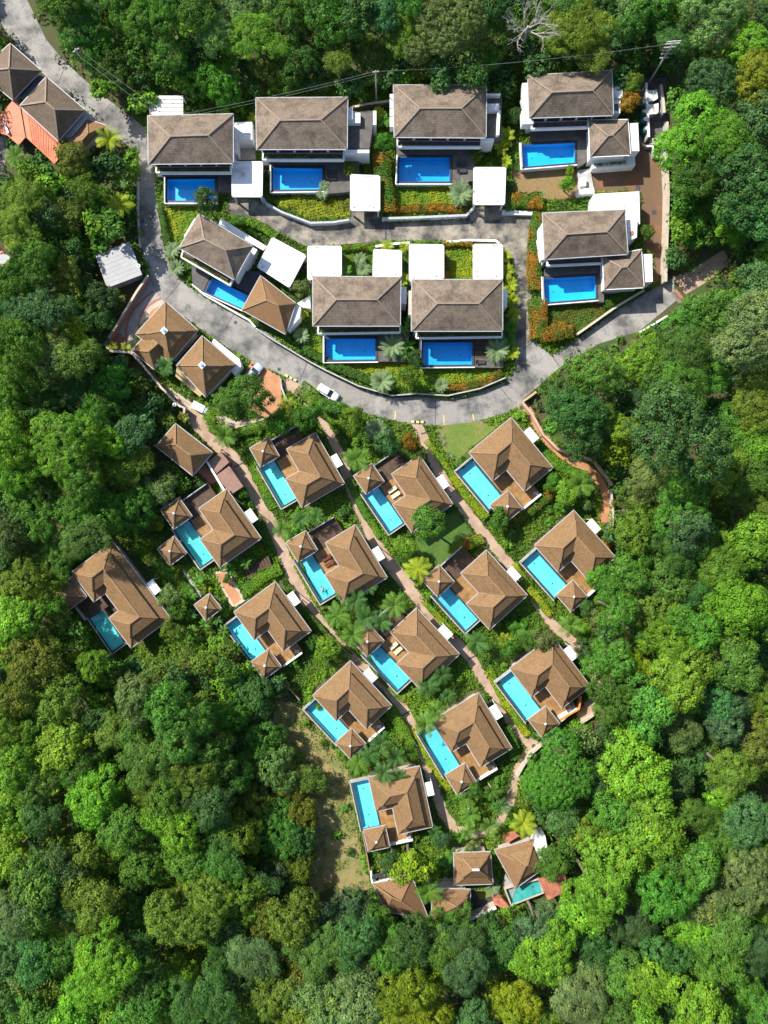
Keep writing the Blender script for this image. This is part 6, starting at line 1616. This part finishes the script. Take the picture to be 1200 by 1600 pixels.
for x, y, rp, h, c in [(171, 219, 24, 5, 'y'), (187, 320, 23, 5, 'y'), (25, 245, 20, 5, 'g'), (60, 268, 17, 4, 'g'), (70, 366, 17, 5, 'd'), (18, 382, 12, 4, 'y'), (188, 280, 20, 4, 'd'), (310, 300, 0, 0, 'd'),
                       (666, 1130, 22, 6, 'g'), (557, 717, 24, 4, 'g'), (653, 890, 24, 4.5, 'y'), (346, 622, 20, 4, 'g'), (352, 682, 22, 5, 'g'), (447, 634, 18, 4, 'y'), (259, 572, 17, 6, 'd'), (440, 827, 18, 4, 'g'), (470, 812, 17, 4.5, 'd'), (495, 806, 16, 4.5, 'd'), (460, 845, 14, 3, 'b'),
                       (527, 962, 24, 5, 'g'), (557, 938, 21, 5, 'd'), (573, 965, 20, 5, 'd'), (552, 992, 23, 5, 'g'), (597, 972, 19, 4.5, 'd'), (617, 946, 23, 4.5, 'g'), (577, 915, 16, 4, 'd'), (540, 930, 18, 4, 'd'), (745, 1003, 22, 5, 'd'), (670, 1072, 21, 5, 'd'), (690, 1056, 19, 5, 'd'), (682, 1112, 18, 4, 'g'), (700, 1088, 15, 4, 'd'),
                       (596, 1162, 21, 6, 'd'), (560, 1192, 20, 4, 'g'), (600, 1208, 20, 6, 'd'), (620, 1182, 18, 5, 'd'), (578, 1180, 17, 5, 'd'), (625, 1215, 16, 5, 'd'), (893, 977, 22, 5, 'g'), (907, 757, 25, 4, 'g'), (735, 1274, 18, 4, 'g'), (765, 1291, 18, 4, 'g'), (768, 1236, 18, 4, 'g'), (818, 1286, 23, 4.5, 'y'), (670, 1393, 24, 7, 'g'), (732, 1300, 14, 3, 'g'), (680, 1300, 14, 4, 'd'), (855, 1275, 18, 4, 'd'),
                       (728, 1248, 16, 4, 'g'), (784, 1260, 16, 4, 'd'), (708, 1338, 14, 3, 'b'), (620, 700, 14, 3, 'd')]:
    if rp: palm('coconut', x, y, rp, h, c, 13)
for x, y, rp in [(720, 303, 21), (613, 541, 21), (597, 597, 20), (776, 547, 21), (690, 602, 12), (471, 525, 14), (270, 391, 14), (276, 418, 14), (504, 302, 11), (563, 405, 11), (569, 421, 12), (588, 672, 19), (770, 1386, 13), (505, 290, 8)]:
    palm('fan', x, y, rp, 2.4 if rp > 15 else 1.4, 's', 34, fam='fan')
for x, y, rp in [(692, 690, 7), (703, 711, 9), (690, 680, 6)]: palm('spiky', x, y, rp, .3, 's', 14, fam='spiky')
for x, y, rp in [(788, 402, 12), (791, 425, 11), (797, 447, 12), (799, 470, 11), (802, 492, 11), (798, 513, 11), (795, 533, 11), (800, 552, 12), (605, 385, 9), (632, 386, 8), (629, 437, 10), (475, 485, 12), (540, 422, 9), (178, 110, 0), (807, 985, 14), (788, 1000, 11), (790, 215, 14), (782, 232, 12), (398, 285, 10), (403, 268, 9), (390, 200, 9), (395, 185, 8), (600, 190, 11), (592, 178, 10), (790, 255, 9), (176, 541, 7), (197, 542, 7), (287, 652, 8), (430, 720, 0)]:
    if rp: palm('clump', x, y, rp * 1.3, 1.8, 'y' if (int(x) % 3) else 'b', 11)
BAN = [(192, 565), (212, 585), (217, 612), (235, 630), (250, 632), (262, 650), (212, 645), (195, 620), (105, 630), (232, 600), (240, 652), (130, 640), (215, 785), (238, 800), (30, 985), (12, 1000), (345, 1045), (370, 1012), (400, 1052), (430, 1085), (322, 1040), (350, 985), (312, 1005), (335, 1020), (390, 1080), (300, 985), (375, 1050), (415, 1070), (440, 1060),
       (320, 975), (340, 968), (300, 960), (310, 905), (300, 930), (365, 870), (385, 880), (360, 890), (630, 515), (620, 530), (638, 540), (640, 505), (632, 555), (145, 1075), (160, 1090), (150, 1110), (175, 1075), (400, 1340), (410, 1395), (385, 1395), (830, 1240), (845, 1255), (830, 1215), (1050, 392), (1056, 404), (1047, 408), (1100, 466), (700, 1355), (690, 1345), (720, 1305), (875, 1160), (845, 1150), (860, 1145), (170, 65), (155, 55), (600, 130), (640, 118), (565, 150)]
for x, y in BAN:
    c = 'b' if (int(x + y) % 4) else 'd'
    if y > 980 and x > 290 and x < 450: c = 'd' if (int(x) % 2) else 'g'
    palm('banana', x, y, 12 + (int(x * 3) % 5), 2.2, c, 9)
# ------------------------------------------------------------------ hedges, shrubs, ground cover
_hv = np.random.default_rng(3).normal(size=(9, 2)) * np.array([.5, .8, 1.1, 1.5, 1.9, 2.4, 3.1, 3.9, 4.7])[:, None] * .8; _hp = np.random.default_rng(4).uniform(0, 6.28, 9)
def hsh(a, b): return sum(np.sin(a * v[0] + b * v[1] + p) for v, p in zip(_hv, _hp)) * .3
def mixcol(C, ca, cb, f=1.0, bias=0.0, r_=rng):
    t = np.clip(.5 + hsh(C[:, 0] * f, C[:, 1] * f) * .9 + bias + r_.normal(0, .18, len(C)), 0, 1)[:, None]
    c = np.array(ca) * (1 - t) + np.array(cb) * t
    return c * r_.normal(1, .16, (len(C), 1)).clip(.5, 1.6)
HC_ = dict(dk=(.044, .105, .02), md=(.07, .16, .016), br=(.14, .265, .016), yl=(.29, .33, .012), og=(.30, .15, .015), ol=(.10, .115, .012), vv=(.075, .2, .018), lg=(.14, .2, .02), rd=(.22, .06, .02))
def hedge_leaves(pts, w, h, ca, cb, dens=105, z0=0.0, f=.9, size=(.20, .34), px=True):
    pts = [at(x, y, h) if px else Vector(q) for q in pts for x, y in ([q] if px else [(0, 0)])]
    C, N_ = [], []
    for a, b in zip(pts, pts[1:]):
        d = b - a; L = Vector((d.x, d.y)).length; e = np.array([d.x / L, d.y / L, 0]); q = np.array([-e[1], e[0], 0])
        n = int(L * (w + 2 * h) * dens) + 6
        s = rng.uniform(-.1, 1.1, n); t = rng.uniform(-1, 1, n); side = rng.uniform(size=n) < 2 * h / (w + 2 * h)
        base = np.array([a.x, a.y, 0]) + np.outer(s * L, e)
        tt = np.where(side, np.sign(t), t); bump = hsh(base[:, 0] * 2.1, base[:, 1] * 2.1 + tt) * .12
        zz = np.where(side, rng.uniform(0, 1, n) * h, h * (1 - .18 * tt ** 4) + bump * h * .8 + rng.normal(0, .05, n))
        p = base + np.outer(tt * (w / 2) * (1 + bump), q); p[:, 2] = z0 + zz
        nn = np.where(side[:, None], np.outer(tt, q) + [0, 0, .25], np.array([0, 0, 1]) + np.outer(tt * .5, q)) + rng.normal(0, .42, (n, 3))
        C.append(p); N_.append(nn)
    C = np.concatenate(C); N_ = np.concatenate(N_)
    return C, N_, rng.uniform(*size, len(C)), mixcol(C, ca, cb, f)
def hedge(label, pts, wpx, h, ca, cb, **k):
    C, N_, S_, T = hedge_leaves(pts, wpx * MPP, h, HC_[ca], HC_[cb], **k)
    m = at(*pts[len(pts) // 2], 0); r = empty('hedge', m, label, 'hedge')
    C = C - np.array(m)
    o = leaves('foliage', C, N_, S_, T, parent=r)
    st = MB()
    for a, b in zip(pts, pts[1:]):
        for t in (.2, .5, .8):
            q = Vector((*a, 0)).lerp(Vector((*b, 0)), t); q = at(q.x, q.y, 0); st.tube([q, q + Vector((.1, .05, h * .8))], [.04, .02], 4)
    st.build('stems', BARK, r, weld=False)
    for a, b in zip(pts, pts[1:]): mark(strip(a, b, wpx))
hedge('tall orange and green hedge between the second and third upper villas', [(596, 240), (598, 270), (602, 300), (604, 328)], 26, 2.2, 'og', 'md')
hedge('low orange hedge strip along the straight white garden wall', [(612, 326), (650, 325), (690, 324), (728, 326)], 12, 1.0, 'og', 'ol')
hedge('orange flecked hedge above the white wall with openings', [(792, 314), (815, 312), (845, 312)], 24, 1.8, 'og', 'md')
hedge('long green and orange hedge down the lane on the right', [(843, 335), (836, 370), (836, 410), (837, 448)], 20, 1.6, 'md', 'og')
hedge('orange corner hedge, upright arm beside the last blue pool', [(841, 470), (842, 500), (843, 525)], 26, 1.9, 'og', 'md')
hedge('orange corner hedge, lower arm along the shaded lane', [(846, 522), (870, 519), (893, 515)], 24, 1.9, 'og', 'ol')
hedge('bright green curved clipped hedge beside the upper lane', [(364, 342), (390, 345), (415, 357), (431, 368)], 13, 1.4, 'br', 'vv')
hedge('narrow dark clipped hedge beside the yellow lawn', [(250, 326), (255, 350), (262, 378)], 9, 1.3, 'md', 'dk')
hedge('dark clipped hedge below the angled blue pool', [(400, 502), (430, 516), (452, 530)], 10, 1.2, 'md', 'dk')
hedge('green clipped hedge inside the long curved garden wall', [(476, 545), (520, 570), (560, 587), (590, 598)], 14, 1.2, 'md', 'dk')
hedge('orange hedge along the inner edge of the lane bend', [(700, 605), (730, 603), (760, 596), (782, 582)], 12, 1.1, 'og', 'ol')
hedge('clipped hedge above the villa with the palm shaded carport', [(535, 386), (560, 385), (583, 387)], 9, 1.3, 'br', 'ol')
hedge('clipped hedge above the stepping stone garden', [(694, 380), (715, 379), (736, 380)], 8, 1.2, 'br', 'og')
hedge('short upright orange hedge beside the stepping stones', [(698, 410), (698, 432)], 8, 1.2, 'og', 'ol')
hedge('orange and green hedge below the dark lawn', [(706, 866), (728, 852), (752, 842)], 16, 1.5, 'og', 'br')
hedge('orange flecked hedge between the two rightmost villas', [(806, 812), (830, 795), (850, 780), (862, 768)], 17, 1.6, 'og', 'md')
hedge('flat clipped dark green hedge along the path under the sand court villa', [(474, 956), (500, 985), (525, 1012), (546, 1028)], 14, 1.0, 'md', 'md', dens=70)
hedge('rounded clipped green strip beside the left path', [(402, 812), (412, 832), (417, 850)], 13, 1.0, 'md', 'md', dens=70)
hedge('flat clipped green strip beside the stepped garden', [(449, 915), (457, 930)], 10, 1.0, 'md', 'md', dens=70)
hedge('leafy green hedge along the path beside the clearing villa', [(610, 1112), (626, 1135), (638, 1160), (648, 1186)], 17, 1.6, 'br', 'md')
hedge('leafy green hedge along the path left of the orange railing villa', [(792, 1138), (800, 1160), (806, 1185)], 17, 1.6, 'md', 'vv')
hedge('yellow-green hedge along the pale lawn', [(668, 690), (688, 715), (705, 738)], 9, .9, 'yl', 'br')
hedge('yellow-green hedge along the pool of the pale lawn villa', [(706, 742), (730, 775), (758, 806)], 14, 1.0, 'yl', 'br')
hedge('yellow-green hedge along the pool of the foot path villa', [(804, 885), (830, 922), (858, 958)], 11, .9, 'yl', 'br')
hedge('green leafy strip along the pool above the dark lawn', [(546, 752), (566, 795), (592, 835)], 11, .9, 'br', 'vv')
hedge('green leafy strip along the swimmer pool', [(456, 858), (472, 895), (494, 935)], 10, .9, 'br', 'yl')
hedge('green leafy strip along the pool below the big round tree', [(390, 700), (402, 745), (424, 790)], 16, 1.1, 'vv', 'br')
hedge('yellow-green strip along the pool below the dark lawn', [(664, 940), (685, 965), (712, 992)], 10, .8, 'br', 'yl')
hedge('green strip along the pool beside the palm grove', [(562, 1010), (592, 1055), (625, 1090)], 9, .8, 'br', 'vv')
hedge('yellow-green strip along the bluish pool left of the orange railing', [(766, 1050), (790, 1100), (822, 1145)], 12, .9, 'br', 'yl')
hedge('yellow-green strip along the pool overhung by a palm', [(650, 1140), (672, 1190), (700, 1230)], 13, .9, 'yl', 'br')
hedge('green bank of shrubs along the lane beside the white car', [(470, 605), (495, 628), (520, 648), (548, 668)], 24, 1.6, 'md', 'br')
hedge('leafy green bank above the left bend of the entrance drive', [(330, 668), (360, 678), (400, 668), (420, 660)], 14, 1.3, 'md', 'br')
hedge('low planting beside the orange path wall', [(836, 650), (850, 672)], 5, .6, 'ol', 'br')
hedge('leafy strip inside the orange path curve', [(845, 700), (865, 720), (895, 738), (915, 745)], 18, 1.1, 'vv', 'br')
hedge('leafy edge planting at the long villa walk', [(232, 868), (255, 890), (290, 920), (310, 950)], 17, 1.2, 'vv', 'lg')
hedge('leafy bed above the sand court villa', [(385, 920), (410, 900), (435, 888)], 20, 1.3, 'vv', 'br')
hedge('dark clipped hedge in the shade of the last villa', [(945, 475), (970, 465), (1000, 455)], 14, 1.0, 'dk', 'md')
# planters on the upper balconies
for a, b, r in BALC:
    d = b - a; L = d.length; n = int(L * 55); s = rng.uniform(0, 1, n)
    C = np.array([a + d * t for t in s]) + np.stack([np.zeros(n), rng.uniform(-.28, .28, n), rng.uniform(0, .35, n)], 1)
    o = ORG[r.name]
    leaves('planter', C - np.array(o), np.array([0, 0, 1]) + rng.normal(0, .5, (n, 3)), rng.uniform(.16, .28, n), mixcol(C, HC_['br'], HC_['ol']), parent=r)

def cover(poly, h, ca, cb, dens=60, size=(.2, .38), f=.5):
    w = np.array([(p[0], p[1]) for p in poly], float); lo, hi = w.min(0), w.max(0)
    n = int((hi - lo).prod() * MPP * MPP * dens); q = rng.uniform(lo, hi, (n, 2))
    ins = np.zeros(n, bool); j = len(w) - 1
    for i in range(len(w)):
        c = ((w[i, 1] > q[:, 1]) != (w[j, 1] > q[:, 1])) & (q[:, 0] < (w[j, 0] - w[i, 0]) * (q[:, 1] - w[i, 1]) / (w[j, 1] - w[i, 1] + 1e-12) + w[i, 0])
        ins ^= c; j = i
    q = q[ins]; C = np.stack([(q[:, 0] - 600) * MPP, (800 - q[:, 1]) * MPP, np.zeros(len(q))], 1)
    C[:, 2] = h * (.55 + .45 * hsh(C[:, 0] * 2.2, C[:, 1] * 2.2)) + rng.uniform(0, .15, len(q))
    return C, np.array([0, 0, 1.0]) + rng.normal(0, .33, (len(q), 3)), rng.uniform(*size, len(q)), mixcol(C, HC_[ca], HC_[cb], f)
def joined(name, parts):
    C, N_, S_, T = [np.concatenate(x) for x in zip(*parts)]
    o = leaves(name, C, N_, S_, T); o['kind'] = 'stuff'; return o
YG = []
for poly, ca, cb in [([(420, 312), (505, 303), (547, 292), (547, 338), (486, 343), (440, 325)], 'yl', 'ol'), ([(615, 294), (706, 291), (738, 312), (735, 322), (612, 324)], 'yl', 'br'),
                     ([(470, 515), (504, 530), (504, 566), (478, 548)], 'yl', 'br'), ([(528, 570), (640, 566), (640, 603), (600, 612), (550, 590)], 'yl', 'br'), ([(640, 577), (790, 572), (786, 592), (750, 604), (650, 612)], 'yl', 'br'),
                     ([(697, 388), (738, 388), (738, 436), (700, 436)], 'yl', 'br'), ([(535, 388), (582, 388), (582, 432), (535, 432)], 'md', 'br'), ([(850, 479), (935, 474), (1000, 455), (904, 520), (852, 512)], 'md', 'ol'),
                     ([(258, 326), (312, 322), (304, 384), (270, 380)], 'yl', 'br'), ([(258, 318), (300, 320), (296, 324), (258, 324)], 'yl', 'br'), ([(925, 248), (990, 245), (991, 256), (926, 260)], 'md', 'br')]:
    YG.append(cover(poly, .35, ca, cb, 75, (.18, .34))); mark(poly)
joined('ground_cover', YG)
# whatever is still open inside the resort: low mixed planting, then single shrubs
RES = poly_mask(RESORT)
LAWNM = poly_mask([(690, 662), (745, 655), (775, 668), (735, 700), (712, 722), (690, 700), (682, 675)]) | poly_mask([(640, 850), (690, 805), (715, 800), (735, 830), (715, 868), (690, 890), (655, 880)]) | poly_mask([(800, 268), (880, 258), (905, 270), (905, 310), (850, 312), (805, 300)])
FREE = RES & ~BUILT & ~LAWNM
def scatter(mask, dens):
    ii, jj = np.nonzero(mask); n = int(len(ii) * 16 * MPP * MPP * dens); k = rng.integers(0, len(ii), n)
    x = (jj[k] - GO + rng.uniform(0, 1, n)) * 4; y = (ii[k] - GO + rng.uniform(0, 1, n)) * 4
    return np.stack([(x - 600) * MPP, (800 - y) * MPP, np.zeros(n)], 1)
C = scatter(FREE, 40); C[:, 2] = .3 + .25 * hsh(C[:, 0] * 1.6, C[:, 1] * 1.6) + rng.uniform(0, .3, len(C))
joined('garden_ground_cover', [(C, np.array([0, 0, 1.0]) + rng.normal(0, .55, C.shape), rng.uniform(.22, .5, len(C)), mixcol(C, HC_['md'], HC_['br'], .35) * np.where(hsh(C[:, 0] * .2, C[:, 1] * .23) > .1, 1.0, .75)[:, None])])
# clearing: dry tufts
CM = CLM if True else poly_mask([(430, 1095), (475, 1100), (540, 1180), (552, 1250), (575, 1330), (585, 1385), (560, 1395), (520, 1385), (490, 1400), (470, 1340), (455, 1260), (440, 1200), (425, 1150)])
C = scatter(CM & (hsh(*np.mgrid[0:GH, 0:GW] * .35) > -.1), 16); C[:, 2] = rng.uniform(.05, .25, len(C))
dry = [(C, np.array([0, 0, .8]) + rng.normal(0, .7, C.shape), rng.uniform(.2, .45, len(C)), mixcol(C, (.28, .22, .08), (.10, .17, .02), .5))]
C = scatter(LAWNM, 10); C[:, 2] = rng.uniform(.02, .1, len(C))
dry.append((C, np.array([0, 0, .9]) + rng.normal(0, .6, C.shape), rng.uniform(.1, .2, len(C)), mixcol(C, (.12, .19, .03), (.20, .19, .06), .4)))
joined('grass_tufts', dry)
# forest undergrowth below the trees, bush shaped heaps of leaves
FOR = ~RES & ~BUILT & ~CM
FOR[:22] = False; FOR[458:] = False; FOR[:, :22] = False; FOR[:, 358:] = False
BB = scatter(FOR, .18)
nb = len(BB); per = 38
rad = rng.uniform(.7, 1.9, nb); hh = rng.uniform(.3, 2.6, nb)
d = sph(nb * per, -.1).reshape(nb, per, 3)
Cb = BB[:, None] + d * rad[:, None, None] * np.array([1, 1, .7]); Cb[:, :, 2] += hh[:, None] * .6
Nb = d + np.array([0, 0, .4]) + rng.normal(0, .4, d.shape)
pal = np.array([HC_[k] for k in ('dk', 'md', 'md', 'vv', 'br', 'ol')]); tb = pal[rng.integers(0, len(pal), nb)] * rng.uniform(.7, 1.15, (nb, 1))
Tb = tb[:, None] * rng.normal(1, .15, (nb, per, 1)).clip(.5, 1.5)
Cb = Cb.reshape(-1, 3); u_ = leaves('undergrowth', Cb, Nb.reshape(-1, 3), rng.uniform(.38, .75, len(Cb)), Tb.reshape(-1, 3)); u_['kind'] = 'stuff'

# single shrubs
def shrub_mesh(seed, leafy):
    g = np.random.default_rng(seed); C, N_, T = [], [], []
    for k in range(9):
        c = np.array([*(g.uniform(-.55, .55, 2)), g.uniform(.25, .75)]); r0 = g.uniform(.3, .5); n = 55 if not leafy else 34
        dd = sph(n, -.3, g); C.append(c + dd * r0); N_.append(dd + [0, 0, .35] + g.normal(0, .4, (n, 3))); T.append(np.ones((n, 3)) * g.normal(1, .14) * g.normal(1, .14, (n, 1)))
    C, N_, T = map(np.concatenate, (C, N_, T))
    return leaves('shrub', C, N_, g.uniform(*((.16, .28) if not leafy else (.3, .52)), len(C)), T.clip(.5, 1.6), link=False, r_=g, aspect=.62 if not leafy else .4)
SH = [shrub_mesh(s, s % 2) for s in range(6)]
sc_words = {0: 'dense', 1: 'leafy'}
pts = []; tries = 0
GR = blur_grow(BUILT, 1)
ii, jj = np.nonzero(FREE & ~GR)
while len(pts) < 235 and tries < 9000:
    tries += 1; k = random.randrange(len(ii))
    x = (jj[k] - GO + random.random()) * 4; y = (ii[k] - GO + random.random()) * 4; rp = random.choice((6, 7, 8, 9, 11, 13))
    if all((x - a) ** 2 + (y - b) ** 2 > ((rp + c) * .8) ** 2 for a, b, c in pts): pts.append((x, y, rp))
pts += [(x, y, 9) for x, y in [(500, 1100), (468, 1180), (528, 1305), (567, 1340), (548, 1330), (505, 1160), (540, 1260), (480, 1130), (575, 1358)]]
for n_, (x, y, rp) in enumerate(pts):
    k = random.randrange(6); m = SH[k]
    col = random.choice(('md', 'md', 'br', 'br', 'br', 'vv', 'vv', 'yl', 'dk', 'ol') if y < 1480 else ('md', 'br'))
    if (x - 620) ** 2 < 300 ** 2 and y > 1000 and col == 'og': col = 'br'
    o = bpy.data.objects.new('shrub', m); COL.objects.link(o); s = rp * MPP
    o.location = at(x, y, 0); o.scale = (s, s, s * random.uniform(.8, 1.3)); o.rotation_euler = (0, 0, random.uniform(0, 6.28))
    o.color = (*(np.array(COLS[col][0]) * random.uniform(.85, 1.2)), 1)
    VEG.append(dict(o=o, x=x, y=y, words=('big ' if rp >= 11 else 'small ' if rp <= 7 else '') + f'{COLS[col][1]} {sc_words[k % 2]}', noun='shrub', cat='shrub', group='garden shrubs among the villas'))

# ------------------------------------------------------------------ labels for the planting: look, then the landmark it stands by
LM = [(187, 413, 'the grey metal shed'), (70, 205, 'the orange tin roof'), (20, 105, 'the top left pyramid roof'), (259, 165, 'the rusty pergola'), (298, 217, 'the pergola villa'), (471, 195, 'the two-box villa'), (687, 175, 'the third upper villa'),
      (890, 148, 'the square-wing villa'), (915, 370, 'the last upper villa'), (828, 35, 'the dead grey tree'), (1030, 100, 'the many-armed pole'), (1020, 160, 'the equipment shelters'), (1043, 350, 'the rust yard wall'), (1090, 420, 'the gated driveway'),
      (337, 385, 'the angled villa'), (420, 475, 'the tan poolside pavilion'), (557, 470, 'the palm-shaded carport villa'), (714, 477, 'the yellow palm villa'), (258, 515, 'the left cupola building'), (318, 570, 'the right cupola building'), (415, 600, 'the orange forecourt'), (513, 614, 'the white car'),
      (316, 639, 'the small truck'), (288, 703, 'the lobby building'), (349, 740, 'the brown flat roof'), (470, 735, 'the round-tree villa'), (635, 770, 'the dark lawn villa'), (690, 850, 'the dark lawn'), (720, 688, 'the pale lawn'), (790, 735, 'the pale lawn villa'), (880, 880, 'the orange path foot villa'),
      (910, 726, 'the orange path'), (335, 830, 'the sand court upper villa'), (360, 920, 'the sand court'), (420, 985, 'the sand court villa'), (200, 940, 'the long left villa'), (530, 880, 'the swimmer villa'), (750, 925, 'the hedge-top villa'), (645, 1015, 'the palm grove villa'), (550, 1105, 'the clearing villa'), (850, 1070, 'the orange railing villa'),
      (730, 1160, 'the tree-shaded villa'), (620, 1265, 'the red flower bed villa'), (500, 1250, 'the dry clearing'), (740, 1290, 'the path bend'), (625, 1400, 'the plain tan roof'), (740, 1358, 'the white-ridge house'), (862, 1386, 'the red plank roof'), (267, 861, 'the upper walk pavilion'), (323, 949, 'the lower walk pavilion'),
      (836, 1166, 'the path junction'), (870, 570, 'the lane junction'), (120, 1058, 'the thin forest wall'), (2, 402, 'the left edge tin roof'), (1046, 676, 'the huge blue-green tree'), (877, 1203, 'the vivid domed tree'), (10, 1555, 'the lower left grass patch'), (690, 50, 'the huge grey-green dome tree'),
      (0, 650, "the photo's left edge"), (0, 850, "the photo's left edge"), (0, 1150, "the photo's left edge"), (0, 1350, "the photo's left edge"), (1200, 300, "the photo's right edge"), (1200, 600, "the photo's right edge"), (1200, 900, "the photo's right edge"), (1200, 1150, "the photo's right edge"), (1200, 1350, "the photo's right edge"), (1190, 1590, 'the lower right corner'), (1190, 10, 'the upper right corner'),
      (200, 1600, "the photo's bottom edge"), (400, 1600, "the photo's bottom edge"), (600, 1600, "the photo's bottom edge"), (800, 1600, "the photo's bottom edge"), (1000, 1600, "the photo's bottom edge"), (280, 0, "the photo's top edge"), (520, 0, "the photo's top edge")]
def place_phrase(x, y, own=None):
    best = min((l for l in LM if (l[0] - x) ** 2 + (l[1] - y) ** 2 > 64), key=lambda l: math.hypot(l[0] - x, l[1] - y))
    dx, dy = x - best[0], y - best[1]; dist = math.hypot(dx, dy)
    if 'edge' in best[2] or 'corner' in best[2]:
        if 'corner' in best[2]: return 'near ' + best[2]
        if "right edge" in best[2] or "left edge" in best[2]:
            return ('upper' if y < 534 else 'middle' if y < 1067 else 'lower') + ' part of ' + best[2].replace('the photo', 'photo')
        return 'near ' + best[2]
    if abs(dy) > abs(dx): return ('above ' if dy < 0 else 'below ') + best[2]
    return ('left of ' if dx < 0 else 'right of ') + best[2]
ORD = ['leftmost', 'second from left', 'third from left', 'fourth from left', 'fifth from left', 'sixth from left', 'seventh from left', 'eighth from left']
NUM = ['', '', 'two', 'three', 'four', 'five', 'six', 'seven', 'eight', 'nine', 'ten']
groups = {}
for v_ in VEG:
    pp = place_phrase(v_['x'], v_['y']); v_['pp'] = pp
    groups.setdefault((v_['words'], v_['noun'], pp), []).append(v_)
for (w_, n_, pp), mem in groups.items():
    mem.sort(key=lambda q: q['x'])
    for k, v_ in enumerate(mem):
        if len(mem) == 1: lab = f'{w_} {n_} {pp}'
        else: lab = f'{ORD[min(k, 7)]} of {NUM[min(len(mem), 10)]} {w_} {n_}s {pp}'
        if len(lab.split()) > 16: lab = lab.replace(' wide-leaved', '').replace(' part of photo', ' photo').replace(' of ' + NUM[min(len(mem), 10)], '')
        tag(v_['o'], lab, v_['cat'], v_['group'])
